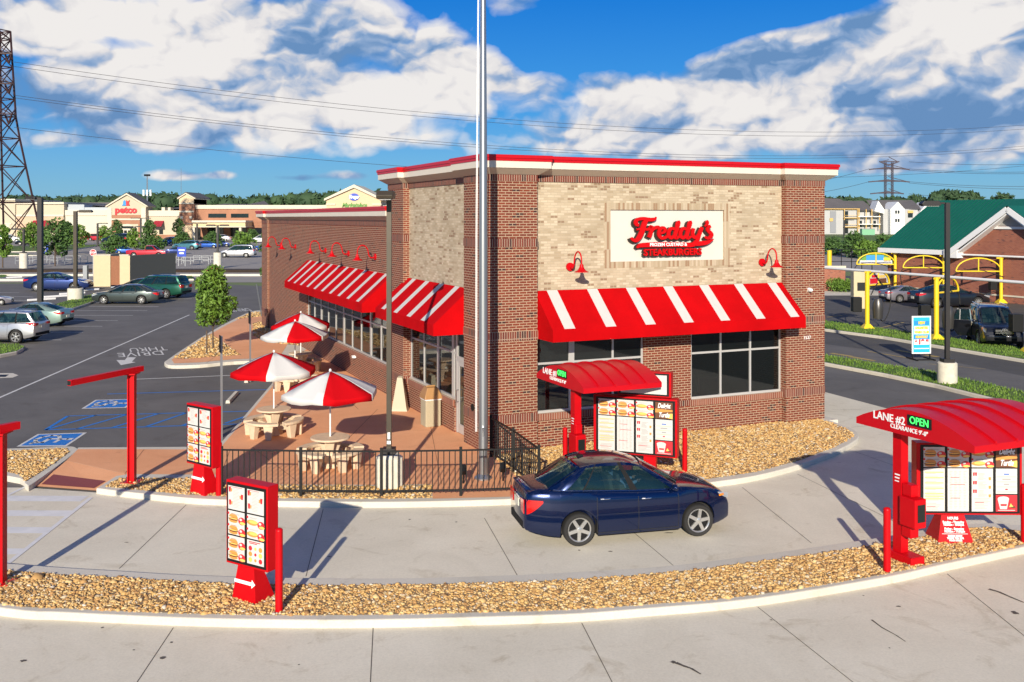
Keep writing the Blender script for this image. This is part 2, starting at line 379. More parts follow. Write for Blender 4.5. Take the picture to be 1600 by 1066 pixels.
M['fluted'] = mat('pedestal_concrete', (.60, .56, .46), .85, var=.14, vscale=5, bump=.2)
M['yellow'] = mat('yellow_steel', (.80, .55, .02), .4, var=.04)
M['lamp_lens'] = mat('lamp_lens', (.5, .5, .47), .3)
M['led'] = mat('led_green', (.05, 1.0, .12), .5, emit=1.6)
M['ledback'] = mat('led_back', (.01, .012, .01), .4)
M['bark'] = mat('bark', (.10, .07, .05), .9, var=.25, vscale=12, bump=.4)
M['leaf1'] = mat('foliage_bright', (.05, .12, .014), .65, col2=(.165, .28, .03), vscale=1.7)
M['leaf2'] = mat('foliage_mid', (.03, .075, .016), .7, col2=(.085, .17, .03), vscale=.9)
M['leaf3'] = mat('foliage_far', (.018, .045, .020), .8, col2=(.05, .10, .035), vscale=.06)
M['crape'] = mat('blossom_pink', (.6, .09, .12), .7)
M['tan'] = mat('enclosure_tan', (.56, .46, .28), .7, var=.05)
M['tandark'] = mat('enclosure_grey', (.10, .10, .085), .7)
M['gate'] = mat('wood_gate', (.26, .10, .045), .7, var=.15, vscale=8)
M['greenroof'] = mat('green_metal_roof', (.004, .105, .070), .42, var=.06, vscale=.4)
M['umbw'] = mat('umbrella_white', (.66, .65, .62), .75, bump=.1, bscale=8)
M['umbr'] = mat('umbrella_red', (.55, .002, .006), .8, spec=.1, bump=.1, bscale=8)
M['lidbrown'] = mat('bin_lid_brown', (.36, .19, .07), .5)
M['paper'] = mat('menu_paper', (.58, .57, .54), .45)
M['papertxt'] = mat('menu_print_grey', (.33, .32, .31), .5)
M['papergold'] = mat('menu_print_gold', (.62, .47, .18), .5)
M['paperred'] = mat('menu_print_red', (.60, .02, .03), .5)
M['bun'] = mat('menu_bun', (.62, .27, .06), .5)
M['bun2'] = mat('menu_patty', (.14, .05, .02), .5)
M['fries'] = mat('menu_fries', (.85, .52, .12), .5)
M['blueprint'] = mat('menu_blue', (.05, .15, .5), .5)
M['skin'] = mat('skin', (.45, .24, .16), .5)
M['shirt'] = mat('shirt_blue', (.32, .45, .72), .8)
M['hair'] = mat('hair_brown', (.05, .03, .02), .7)
M['seat'] = mat('car_seat', (.11, .11, .10), .8)
M['taillight'] = mat('tail_light', (.55, .006, .006), .12, coat=.6)
M['headlight'] = mat('head_light', (.34, .36, .38), .08, coat=.8)
M['amber'] = mat('amber_lens', (.8, .25, .02), .15, coat=.5)
M['plate'] = mat('number_plate', (.65, .62, .52), .5)
M['trim'] = mat('black_trim', (.012, .012, .013), .7, spec=.15)
def paint(name, col, metal=.35, rough=.3): return mat(name, col, rough, metal=metal, coat=1.0)
# ================================================================== GROUND
def concrete(name, a, b, stain=.2):
    m = bpy.data.materials.new(name); m.use_nodes = True; nt = m.node_tree; bs = nt.nodes['Principled BSDF']; N = nt.nodes; L = nt.links
    tc = N.new('ShaderNodeTexCoord')
    def nz(s, d, r=.6, dist=0):
        n = N.new('ShaderNodeTexNoise'); n.inputs['Scale'].default_value = s; n.inputs['Detail'].default_value = d; n.inputs['Roughness'].default_value = r; n.inputs['Distortion'].default_value = dist
        L.new(tc.outputs['Object'], n.inputs['Vector']); return n.outputs['Fac']
    r = N.new('ShaderNodeValToRGB'); r.color_ramp.elements[0].position = .3; r.color_ramp.elements[1].position = .7
    r.color_ramp.elements[0].color = tuple(a) + (1,); r.color_ramp.elements[1].color = tuple(b) + (1,); L.new(nz(.35, 9, .65, .8), r.inputs[0])
    r2 = N.new('ShaderNodeValToRGB'); r2.color_ramp.elements[0].position = .56; r2.color_ramp.elements[1].position = .72
    r2.color_ramp.elements[0].color = (1, 1, 1, 1); r2.color_ramp.elements[1].color = (1 - stain, 1 - stain * 1.15, 1 - stain * 1.4, 1); L.new(nz(.8, 6, .7, 1.5), r2.inputs[0])
    r3 = N.new('ShaderNodeValToRGB'); r3.color_ramp.elements[0].position = .25; r3.color_ramp.elements[1].position = .75
    r3.color_ramp.elements[0].color = (.9, .9, .9, 1); r3.color_ramp.elements[1].color = (1.06, 1.06, 1.06, 1); L.new(nz(28, 4), r3.inputs[0])
    prev = r.outputs[0]
    for q in (r2, r3):
        x = N.new('ShaderNodeMix'); x.data_type = 'RGBA'; x.blend_type = 'MULTIPLY'; x.inputs[0].default_value = 1
        L.new(prev, x.inputs[6]); L.new(q.outputs[0], x.inputs[7]); prev = x.outputs[2]
    L.new(prev, bs.inputs['Base Color']); bs.inputs['Roughness'].default_value = .8
    bp = N.new('ShaderNodeBump'); bp.inputs['Strength'].default_value = .25; bp.inputs['Distance'].default_value = .01; L.new(nz(60, 5), bp.inputs['Height']); L.new(bp.outputs[0], bs.inputs['Normal'])
    return m
M['lane'] = concrete('lane_concrete', (.64, .58, .455), (.76, .70, .565), .24)
M['curb'] = concrete('curb_concrete', (.56, .52, .43), (.66, .61, .52), .2)
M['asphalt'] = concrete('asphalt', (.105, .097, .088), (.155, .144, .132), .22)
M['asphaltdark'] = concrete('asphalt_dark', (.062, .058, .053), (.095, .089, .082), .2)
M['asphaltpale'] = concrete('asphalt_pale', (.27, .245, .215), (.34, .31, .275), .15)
M['terra'] = concrete('terracotta_paving', (.74, .33, .15), (.84, .42, .215), .16)
M['dome'] = mat('tactile_paving', (.22, .05, .045), .7, bump=.5, bscale=60)
M['grass'] = mat('grass_ground', (.045, .11, .010), .9, col2=(.14, .20, .03), vscale=.9, bump=.5, bscale=30)
M['dirtgrass'] = mat('field', (.10, .16, .04), .9, col2=(.20, .22, .08), vscale=.05)
M['blade'] = mat('grass_blade', (.055, .15, .010), .7, col2=(.18, .27, .035), vscale=.8)
M['joint'] = mat('joint', (.13, .11, .09), .9)
M['stain'] = mat('oil_stain', (.10, .085, .07), .7, var=.3, vscale=9)
M['gravelbase'] = mat('gravel_base', (.22, .13, .06), .9, col2=(.36, .25, .13), vscale=25, bump=.8, bscale=60)
M['linewhite'] = mat('line_white', (.62, .61, .58), .7, var=.12, vscale=6)
M['linefaint'] = mat('crosswalk_white', (.68, .67, .66), .7, var=.08, vscale=3)
M['lineblue'] = mat('line_blue', (.015, .17, .55), .6, var=.12, vscale=6)
M['lineyel'] = mat('line_yellow', (.42, .30, .10), .8, var=.2, vscale=4)
def P(px, py, z=0.0): return at(px, py, z)
def smooth(pts, n=6, closed=False):
    pts = [Vector(p) for p in pts]; out = []; k = len(pts)
    for i in range(k if closed else k - 1):
        if closed: a, b, c, d = pts[i - 1], pts[i], pts[(i + 1) % k], pts[(i + 2) % k]
        else: a = pts[max(i - 1, 0)]; b = pts[i]; c = pts[i + 1]; d = pts[min(i + 2, k - 1)]
        for j in range(n):
            t = j / n
            out.append(0.5 * ((2 * b) + (c - a) * t + (2 * a - 5 * b + 4 * c - d) * t * t + (3 * b - a - 3 * c + d) * t ** 3))
    if not closed: out.append(pts[-1])
    return out
def sheet(name, poly, z, m, kind='structure'):
    o = MB().add([(p[0], p[1], z) for p in poly], [tuple(range(len(poly)))]).build(name, m)
    if o.data.polygons[0].normal.z < 0: o.data.flip_normals()
    return tag(o, kind=kind)
def slab(name, poly, z0, z1, m, bevel=.03):
    return tag(MB().prism(poly, z0, z1).build(name, m, bevel=bevel), kind='structure')
def strip(mb, a, b, w, z, w2=None):
    a = Vector((a[0], a[1], 0)); b = Vector((b[0], b[1], 0)); d = (b - a).normalized(); s = Vector((-d.y, d.x, 0))
    w2 = w2 or w
    q = [a + s * w / 2, a - s * w / 2, b - s * w2 / 2, b + s * w2 / 2]
    mb.add([(p.x, p.y, z) for p in q], [(0, 1, 2, 3)])
def lot(px, py): return P(px, py, LANE)

sheet('ground', [(-3000, -400), (3000, -400), (3000, 5000), (-3000, 5000)], LANE - .05, M['dirtgrass'])
sheet('parking_lot', [(-140, 4), (14, 4), (14, 70), (-8, 84), (-30, 97.2), (-140, 97.2)], LANE - .012, M['asphalt'])
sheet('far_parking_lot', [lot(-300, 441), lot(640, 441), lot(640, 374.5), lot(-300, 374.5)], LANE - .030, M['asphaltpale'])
sheet('drive_lane', [(-60, 3), (23.8, 3), (21.9, 8.3), (11.8, 36.5), (6, 52), (-2, 40), lot(300, 772)[:2], lot(155, 770)[:2], lot(40, 762)[:2], (-60, 24.0)], LANE, M['lane'])
# side road and car wash lot on the right
sheet('side_road', [(23.8, 3), (70, 3), (70, 60), (50, 110), (9.0, 110), (3, 60), (11.8, 36.5), (21.9, 8.3)], LANE - .004, M['asphaltdark'])
sheet('side_road_lane', [lot(1250, 560)[:2], lot(1290, 573)[:2], lot(1460, 606)[:2], lot(1600, 641)[:2], lot(1900, 720)[:2], lot(1640, 705)[:2], lot(1500, 668)[:2], lot(1392, 640)[:2], lot(1290, 613)[:2]], LANE + .002, M['asphalt'])
sheet('side_road_lane.001', [lot(1250, 536)[:2], lot(1290, 538)[:2], lot(1460, 560)[:2], lot(1600, 588)[:2], lot(1900, 650)[:2], lot(1900, 705)[:2], lot(1600, 617)[:2], lot(1460, 584)[:2], lot(1290, 557)[:2], lot(1250, 552)[:2]], LANE + .002, M['asphalt'])
# --- raised restaurant apron
front = smooth([P(150, 763), P(209, 770), P(291, 778), P(351, 781), P(431, 783), P(505, 784), P(600, 784.5), P(700, 783), P(799, 780), P(900, 775), P(1000, 767), P(1060, 760), P(1109, 754), P(1180, 743.5), P(1250, 725.5), P(1310, 703), P(1334, 690), P(1342, 681), P(1334, 671), P(1312, 662), P(1297, 657)], 5)
isl = smooth([P(413, 484.5), P(390, 487.5), P(355, 504), P(320, 523.5), P(285, 546), P(263, 561), P(257, 566.5), P(268, 571), P(312, 570), P(366, 565), P(434, 563)], 4)
back = [bl(12.0, -.3), bl(12.0, 36.5), bl(.0, 36.5)]
left = [P(440, 582), P(426, 597.5), P(378, 654), P(343, 693.6), P(336, 697.5), P(284, 698), P(122, 699), P(104, 720), P(197, 741), P(181, 743.5)]
slab('apron_curb', front + back + isl + left, LANE - .04, 0.0, M['curb'])
ter = [P(122, 702), P(288, 702.5), P(338, 701.5), P(347, 697), P(381, 657), P(429, 600), P(445, 583), P(452, 563), bl(.6, 24), bl(.6, .6), P(768, 713), P(800, 738), P(836, 773), P(799, 776.5), P(676, 779.5), P(675, 757), P(600, 758), P(352, 757), P(346, 742), P(197, 741), P(104, 720)]
sheet('patio_paving', ter, .006, M['terra'])
ipath = [P(272, 568), P(312, 566.5), P(366, 561.5), P(436, 559), P(448, 540), bl(.6, 29), bl(.6, 35.5), P(412, 487), P(392, 490), P(356, 507), P(322, 526), P(288, 548), P(268, 562)]
sheet('path_paving', ipath, .0065, M['terra'])
# ramp down to the lane
rp = [P(104, 720), P(197, 741), P(152, 767, LANE + .014), P(55, 760, LANE + .014)]
o = MB().add([(p[0], p[1], p[2] + .004) for p in rp], [(0, 1, 2, 3)]).build('ramp_paving', M['terra']); tag(o, kind='structure')
def lerp3(a, b, t): return Vector(a) * (1 - t) + Vector(b) * t
def bil(q, u, v): return lerp3(lerp3(q[0], q[1], u), lerp3(q[3], q[2], u), v)
o = MB().add([bil(rp, .06, .55) + Vector((0, 0, .012)), bil(rp, .9, .5) + Vector((0, 0, .012)), bil(rp, .9, .9) + Vector((0, 0, .012)), bil(rp, .06, .93) + Vector((0, 0, .012))], [(0, 1, 2, 3)]).build('tactile_paving', M['dome']); tag(o, kind='structure')
bed1 = smooth([P(-220, 704), P(8, 701), P(100, 697.5), P(119, 700), P(116, 708), P(52, 755), P(40, 756), P(8, 743), P(-220, 720)], 4)
slab('bed_curb', bed1, LANE - .04, 0.0, M['curb'])
# --- kerbed gravel island between the two lanes
far_e = [P(1690, 826), P(1650, 819), P(1590, 820), P(1540, 817), P(1464, 824), P(1370, 840), P(1225, 861), P(1050, 883), P(900, 893), P(800, 898), P(620, 903), P(440, 902), P(300, 898), P(177, 891), P(16, 880), P(-300, 850)]
near_e = [P(-300, 905), P(0, 950), P(100, 957), P(272, 965), P(430, 968.5), P(585, 968.5), P(800, 963), P(905, 959), P(1010, 951), P(1180, 935.5), P(1380, 903), P(1475, 882), P(1600, 855), P(1680, 837), P(1697, 831)]
slab('island_curb', smooth(near_e, 4) + smooth(far_e, 4), LANE - .04, 0.0, M['curb'])
g_far = [P(1640, 830.5), P(1590, 830.5), P(1540, 824.5), P(1467, 834.7), P(1365, 852.7), P(1225, 872.7), P(1050, 894.7), P(800, 910.7), P(440, 914.7), P(177, 902.7), P(8, 891.7), P(-300, 861.7)]
g_near = [P(-300, 898), P(0, 944), P(100, 951), P(272, 958.5), P(430, 961.5), P(585, 961), P(800, 956), P(905, 952), P(1010, 945), P(1180, 930), P(1380, 898), P(1475, 877), P(1600, 851), P(1645, 838)]
BEDS = [('island_gravel', smooth(g_near, 3) + smooth(g_far, 3), 1050, .043),
        ('bed_gravel', smooth([P(-200, 707), P(8, 705), P(96, 701), P(106, 704), P(104, 710), P(48, 748), P(36, 749), P(8, 737), P(-200, 716)], 3), 700, .045),
        ('corner_gravel', [P(164, 760.5), P(187, 747.5), P(292, 748), P(347, 747.5), P(351, 759), P(600, 760), P(674, 759), P(675, 778), P(600, 779.5), P(505, 779), P(431, 778), P(351, 776), P(291, 773), P(209, 765)], 700, .045),
        ('building_gravel', [P(771, 714), P(838, 770), P(900, 769), P(1000, 761), P(1060, 754), P(1107, 748.5), P(1180, 738), P(1248, 720), P(1306, 698), P(1328, 686), P(1334, 680), P(1324, 671), P(1305, 663.5), P(1292, 659), bl(11.4, .2), bl(.3, .2)], 620, .046),
        ('planter_gravel', smooth([P(272, 560), P(322, 526), P(333, 524.5), P(372, 552), P(374, 555), P(340, 557), P(290, 561)], 2), 90, .09),
        ('planter_gravel.001', [P(368, 499), P(392, 488.6), P(413, 487), bl(.3, 34), P(413, 494), P(385, 497)], 60, .09),
        ('planter_gravel.002', [P(394.5, 505), P(416, 502), bl(.3, 28), bl(.3, 24.5), P(428, 536), P(413, 534), P(396, 524)], 90, .09)]
def inpoly(x, y, poly):
    ins = np.zeros(len(x), bool); n = len(poly)
    for i in range(n):
        x1, y1 = poly[i][0], poly[i][1]; x2, y2 = poly[(i + 1) % n][0], poly[(i + 1) % n][1]
        c = ((y1 > y) != (y2 > y)); xx = (x2 - x1) * (y - y1) / ((y2 - y1) if y2 != y1 else 1e-9) + x1
        ins ^= c & (x < xx)
    return ins
ico = bmesh.new(); bmesh.ops.create_icosphere(ico, subdivisions=1, radius=1.0)
ICV = np.array([v.co[:] for v in ico.verts]); ICF = np.array([[v.index for v in f.verts] for f in ico.faces]); ico.free()
def stone_mat():
    m = bpy.data.materials.new('river_stone'); m.use_nodes = True; nt = m.node_tree; b = nt.nodes['Principled BSDF']
    at_ = nt.nodes.new('ShaderNodeAttribute'); at_.attribute_name = 'tone'; r = nt.nodes.new('ShaderNodeValToRGB')
    cr = r.color_ramp; cr.elements[0].position = 0; cr.elements[0].color = (.20, .105, .04, 1); cr.elements[1].position = 1; cr.elements[1].color = (.80, .70, .54, 1)
    for p, c in ((.25, (.42, .225, .08)), (.55, (.60, .37, .125)), (.8, (.66, .48, .23)), (.93, (.50, .44, .36))):
        e = cr.elements.new(p); e.color = c + (1,)
    nt.links.new(at_.outputs['Fac'], r.inputs[0]); nt.links.new(r.outputs[0], b.inputs['Base Color']); b.inputs['Roughness'].default_value = .7
    return m
M['stone'] = stone_mat()
def gravel(name, poly, dens, size):
    xs = np.array([p[0] for p in poly]); ys = np.array([p[1] for p in poly])
    area = abs(0.5 * np.sum(xs * np.roll(ys, -1) - ys * np.roll(xs, -1)))
    bx = (xs.max() - xs.min()) * (ys.max() - ys.min()); n = int(dens * bx)
    x = rng.uniform(xs.min(), xs.max(), n); y = rng.uniform(ys.min(), ys.max(), n)
    # leave out what the frame cannot show
    k = inpoly(x, y, poly) & (np.abs(x) < y * .60 + .6); x = x[k]; y = y[k]; n = len(x)
    r = size * rng.lognormal(0, .38, n) * .5
    sc3 = np.stack([r * rng.uniform(.8, 1.35, n), r * rng.uniform(.7, 1.1, n), r * rng.uniform(.45, .85, n)], 1)
    V = ICV[None] * (1 + rng.uniform(-.22, .22, (n, 12, 1))) * sc3[:, None]
    a = rng.uniform(0, 2 * np.pi, n); t = rng.normal(0, .35, n)
    ct, st = np.cos(t)[:, None], np.sin(t)[:, None]; V = np.stack([V[:, :, 0], V[:, :, 1] * ct - V[:, :, 2] * st, V[:, :, 1] * st + V[:, :, 2] * ct], 2)
    ca, sa = np.cos(a)[:, None], np.sin(a)[:, None]; V = np.stack([V[:, :, 0] * ca - V[:, :, 1] * sa, V[:, :, 0] * sa + V[:, :, 1] * ca, V[:, :, 2]], 2)
    V += np.stack([x, y, -.008 + rng.uniform(0, .030, n)], 1)[:, None]
    Fc = (ICF[None] + 12 * np.arange(n)[:, None, None]).reshape(-1, 3)
    o = fastmesh(name, V.reshape(-1, 3), Fc, M['stone']); 
    tone = np.repeat(np.clip(rng.beta(2.2, 1.9, n), 0, 1), 12).astype(np.float32)
    aatr = o.data.attributes.new('tone', 'FLOAT', 'POINT'); aatr.data.foreach_set('value', tone)
    return tag(o, kind='stuff')
for nm, poly, dn, sz in BEDS:
    sheet(nm.split('.')[0] + '_bed' + nm[len(nm.split('.')[0]):], poly, .009, M['gravelbase'])
    gravel(nm, poly, dn, sz)
# --- expansion joints, oil stains
jm = MB()
for a, b in [((271, 981), (205, 1080)), ((583, 981), (578, 1080)), ((909, 974), (966, 1085)), ((1184, 949), (1350, 1080)), ((1480, 897), (1660, 1042)),
             ((291, 789), (186, 889)), ((505, 796), (478, 901)), ((757, 810), (808, 899)), ((985, 828), (1052, 884)), ((1160, 762), (1268, 849)), ((1246, 741), (1420, 826)), ((1336, 706), (1600, 800)), ((1330, 668), (1420, 660)), ((1300, 640), (1346, 640))]:
    strip(jm, lot(*a), lot(*b), .014, LANE + .004)
for poly in (smooth(far_e, 4),):
    pass
tag(jm.build('pavement_joints', M['joint']), kind='structure')
jt = MB()
for a, b in [((505, 725), (590, 640)), ((360, 702), (345, 742)), ((560, 590), (425, 603)), ((690, 757), (660, 600)), ((480, 640), (540, 560)), ((395, 700), (470, 757)), ((195, 741), (225, 703)), ((470, 560), (560, 640)), ((322, 568), (336, 558))]:
    strip(jt, P(*a), P(*b), .012, .011)
tag(jt.build('patio_joints', mat('patio_joint', (.20, .075, .035), .9)), kind='structure')
st = MB(); rs = random.Random(3)
def blot(cx, cy, rx, ry, ang=0, n=14):
    x0, y0, _ = lot(cx, cy); pts = []
    for k in range(n):
        q = 2 * math.pi * k / n; r = rs.uniform(.6, 1.1); a = rx * r * math.cos(q); b = ry * r * math.sin(q)
        pts.append((x0 + a * math.cos(ang) - b * math.sin(ang), y0 + a * math.sin(ang) + b * math.cos(ang), LANE + .005))
    st.add(pts, [tuple(range(n))])
def streak(pts, w):
    for a, b in zip(pts, pts[1:]): strip(st, lot(*a), lot(*b), w, LANE + .005, w * .6); w *= .8
streak([(1056, 1036), (1068, 1041), (1080, 1045), (1095, 1054)], .07); streak([(1362, 969), (1378, 981), (1400, 993), (1415, 1003)], .035)
streak([(1545, 921), (1560, 925), (1578, 933), (1600, 942)], .08)
for c in ((1052, 1035, .05, .05), (1586, 958, .06, .08), (1404, 948, .04, .03), (255, 1028, .05, .05), (36, 1033, .05, .04), (160, 981, .03, .03), (268, 1004, .03, .03), (209, 1016, .02, .02), (1205, 969, .02, .02), (1390, 1013, .02, .02), (467, 1039, .02, .02), (1349, 931, .02, .02), (1045, 833, .13, .03), (515, 870, .05, .02), (905, 860, .03, .03), (954, 862, .05, .03), (198, 848, .05, .02), (640, 812, .04, .03), (713, 816, .04, .03)):
    blot(*c)
tag(st.build('oil_stains', M['stain']), kind='structure')
for (a, b, w) in (((780, 880), (1330, 832), .0),): pass
# --- markings of the left lot
LW = MB()
for a, b in [((-60, 647), (296, 492)), ((213, 592.4), (420, 584)), ((102, 492.8), (208, 492.8)), ((120, 485.3), (230, 485.3)), ((139, 478.6), (248, 479.3)), ((107, 501), (184, 501)), ((100, 509.7), (160, 509.7)), ((80, 519), (130, 519)), ((40, 531), (96, 531)), ((-20, 545), (-60, 545)),
             ((30, 457.5), (-30, 457)), ((0, 463), (52, 464)), ((-20, 469), (45, 470)), ((110, 455), (60, 449)), ((150, 473), (255, 473)), ((276, 455), (300, 455)), ((270, 461), (300, 461)), ((360, 484.6), (376, 485)), ((342, 487), (352, 486.5)), ((278, 467), (300, 467))]:
    strip(LW, lot(*a), lot(*b), .11 if a[1] > 480 else .16, LANE - .006)
# arrow
ar = [(182, 562.6), (189, 570.5), (212, 566), (206, 565), (212.5, 558.5), (199, 558), (195, 562.5)]
LW.add([lot(*p)[:2] + (LANE - .005,) for p in ar], [tuple(range(len(ar)))])
o = LW.build('lot_markings', M['linewhite']); tag(o, kind='structure')
def gtext(s, px, py, wpx, hm, m):
    c = lot(px, py); w = wpx / F * c[1]
    mt = frame((c[0], c[1], LANE - .006), -D1, -D2); t = text('lane_lettering', s, 1, Matrix.Identity(4), m, None, 0)
    bx = [v.co.x for v in t.data.vertices]; by = [v.co.y for v in t.data.vertices]
    t.data.transform(Matrix.Diagonal((w / (max(bx) - min(bx)), hm / (max(by) - min(by)), 1, 1))); t.data.transform(mt)
    return tag(t, kind='structure')
gtext('DRIVE', 220, 552.5, 66, 1.5, M['linewhite']); gtext('THRU', 231, 545.3, 54, 1.5, M['linewhite']); gtext('DRIVE', 375, 484, 30, 2.2, M['linewhite'])
BL = MB()
for a, b in [((71, 671.5), (106, 649.8)), ((106, 649.8), (415, 641.5)), ((71, 671.5), (415, 661)), ((71, 671.5), (150, 648.5)), ((120, 670), (200, 647)), ((175, 668), (248, 646)), ((228, 666.5), (292, 644.5)), ((285, 664.5), (345, 643.5)), ((167.5, 615.5), (420, 608.5)), ((352, 661), (410, 641.5))]:
    strip(BL, lot(*a), lot(*b), .11, LANE - .006)
tag(BL.build('accessible_bay_lines', M['lineblue']), kind='structure')
def isa(q):
    q = [Vector(lot(*p)) for p in q]
    def at2(u, v, dz=0): p = bil(q, u, v); return (p.x, p.y, LANE - .007 + dz)
    mb = MB(); mb.mat(M['linewhite']); mb.add([at2(0, 0), at2(1, 0), at2(1, 1), at2(0, 1)], [(0, 1, 2, 3)])
    mb.mat(M['lineblue']); mb.add([at2(.06, .07, .004), at2(.94, .07, .004), at2(.94, .93, .004), at2(.06, .93, .004)], [(0, 1, 2, 3)])
    mb.mat(M['linewhite'])
    def stroke(pts, w=.045):
        for a, b in zip(pts, pts[1:]):
            d = Vector((b[0] - a[0], b[1] - a[1])); 
            if d.length < 1e-6: continue
            d.normalize(); s = Vector((-d.y, d.x)) * w; e = d * w * .6
            mb.add([at2(a[0] - e.x + s.x, a[1] - e.y + s.y, .008), at2(a[0] - e.x - s.x, a[1] - e.y - s.y, .008), at2(b[0] + e.x - s.x, b[1] + e.y - s.y, .008), at2(b[0] + e.x + s.x, b[1] + e.y + s.y, .008)], [(0, 1, 2, 3)])
    # seated figure lies with its head to the right
    stroke([(.83, .5), (.87, .5)], .07); stroke([(.80, .5), (.42, .56)]); stroke([(.66, .52), (.64, .28)], .035); stroke([(.42, .56), (.40, .28), (.20, .26)]); stroke([(.2, .26), (.2, .18)], .035)
    stroke([(.60, .62), (.52, .78), (.36, .82), (.22, .72), (.16, .52), (.22, .36), (.30, .3)], .04)
    tag(mb.build('accessible_bay_symbol'), kind='structure')
isa([(25.6, 697.6), (104, 697), (136, 675.5), (59, 678)]); isa([(127, 638.5), (197, 637), (215, 623), (149, 624.7)])
CW = MB()
for a, b, w in [((12, 881), (142, 778), .10), ((-40, 779), (132, 779.5), .45), ((-60, 802), (110, 802.5), .42), ((-60, 828), (78, 829), .40), ((-80, 862), (32, 862), .34), ((42, 760), (-20, 790), .09)]:
    strip(CW, lot(*a), lot(*b), w, LANE + (.008 if w < .2 else .004))
tag(CW.build('crosswalk_markings', M['linefaint']), kind='structure')
YL = MB()
for a, b, w in [((1298, 552), (1330, 557), .3), ((1328, 557.5), (1366, 564), .3), ((1355, 549), (1420, 560), .12), ((1400, 547), (1432, 553), .3), ((1446, 555), (1466, 558), .3), ((1370, 514), (1412, 504), .12), ((1292, 496), (1316, 493), .12), ((1490, 527), (1520, 519), .12), ((1452, 569), (1540, 577), .06), ((1320, 470), (1360, 471), .12)]:
    strip(YL, lot(*a), lot(*b), w, LANE + .008)
tag(YL.build('road_markings', M['lineyel']), kind='structure')
# --- grass strips with kerbs
def kerbed(name, top, bot, kerbside='bot', grass=True, dens=90):
    tp = [lot(*p) for p in top]; bt = [lot(*p) for p in bot]; poly = tp + bt[::-1]
    slab(name + '_kerb', poly, LANE - .04, LANE + .14, M['curb'])
    c = Vector((sum(p[0] for p in poly) / len(poly), sum(p[1] for p in poly) / len(poly), 0))
    def inset(A, B, w):
        out = []
        for p, q in zip(A, B):
            d = Vector((q[0] - p[0], q[1] - p[1], 0)); out.append(Vector((p[0], p[1], 0)) + d.normalized() * w)
        return out
    g = inset(tp, bt, .12) + inset(bt, tp, .16)[::-1]
    sheet(name + '_turf', g, LANE + .146, M['grass'])
    xs = np.array([p[0] for p in g]); ys = np.array([p[1] for p in g]); n = int(dens * (xs.max() - xs.min()) * (ys.max() - ys.min()))
    x = rng.uniform(xs.min(), xs.max(), n); y = rng.uniform(ys.min(), ys.max(), n); k = inpoly(x, y, g); x = x[k]; y = y[k]; n = len(x)
    if n == 0: return
    a = rng.uniform(0, 6.28, n); h = rng.uniform(.05, .12, n); w = .022; lx = rng.normal(0, .03, n); ly = rng.normal(0, .03, n)
    V = np.stack([np.stack([x - w * np.cos(a), y - w * np.sin(a), 0 * x + LANE + .146], 1), np.stack([x + w * np.cos(a), y + w * np.sin(a), 0 * x + LANE + .146], 1), np.stack([x + lx, y + ly, LANE + .146 + h], 1)], 1)
    o = fastmesh(name + '_grass', V.reshape(-1, 3), np.arange(3 * n).reshape(-1, 3), M['blade']); tag(o, kind='stuff')
kerbed('verge', [(1240, 552), (1290, 558.7), (1380, 573), (1460, 585.5), (1600, 618), (1800, 668)], [(1240, 561), (1290, 572), (1380, 589), (1460, 606), (1600, 641), (1800, 696)])
kerbed('median', [(1240, 500), (1290, 505), (1380, 517), (1460, 528), (1600, 549), (1800, 582)], [(1240, 510), (1290, 518), (1380, 530), (1460, 543.5), (1600, 567), (1800, 605)])
kerbed('lot_island', [(68, 489), (80, 480), (120, 468), (160, 459)], [(92, 493), (104, 488), (137, 477), (176, 463)], dens=30)
kerbed('corner_island', [(-60, 543), (0, 540.5), (28, 541.5), (36, 546)], [(-60, 566), (0, 559), (26, 554), (37, 548)], dens=60)
kerbed('back_island', [(-60, 425), (0, 430), (10, 432)], [(-60, 434), (0, 436.5), (12, 434.5)], dens=8)
kerbed('exit_island', [(272, 433), (300, 433)], [(270, 438), (303, 438)], dens=8)
kerbed('far_island', [(-100, 385), (40, 385.5), (110, 384.5), (150, 383)], [(-100, 394), (30, 394), (100, 393), (150, 385.5)], dens=.6)
kerbed('far_island.001', [(-200, 397), (20, 397)], [(-200, 401), (60, 400)], dens=.6)
kb = MB()
for a, b in [((-60, 431), (412, 431)), ((-60, 439), (90, 438.5)), ((150, 462), (200, 453))]:
    pa_, pb_ = lot(*a), lot(*b); kb.bar((pa_[0], pa_[1], LANE + .05), (pb_[0], pb_[1], LANE + .05), .5, .3)
tag(kb.build('back_kerb', M['curb']), kind='structure')
db = MB()
pa_, pb_ = lot(-60, 424), lot(416, 424.5); db.bar((pa_[0], pa_[1], LANE + .1), (pb_[0], pb_[1], LANE + .1), 3.0, .35)
tag(db.build('planting_strip', mat('mulch', (.035, .022, .015), .95, var=.3, vscale=3)), kind='structure')
sheet('wash_lot_apron', [lot(1240, 462), lot(1385, 462), lot(1395, 455), lot(1290, 448), lot(1240, 446)], LANE + .003, M['curb'])
sheet('far_road', [lot(1240, 424), lot(1400, 424), lot(1400, 392), lot(1240, 392)], LANE - .02, M['asphaltpale'])
# drain in the lot
dr = MB().mat(M['curb']); q = [lot(-30, 583), lot(20, 583), lot(29, 586.5), lot(20, 590), lot(-30, 592)]
dr.add([(p[0], p[1], LANE - .004) for p in q], [tuple(range(5))]); dr.mat(M['black']); q = [lot(-30, 585.5), lot(14, 585.5), lot(8, 589), lot(-30, 589)]
dr.add([(p[0], p[1], LANE + .001) for p in q], [tuple(range(4))]); tag(dr.build('storm_drain'), 'storm drain inlet with pale concrete collar in the asphalt at far left', 'storm drain')
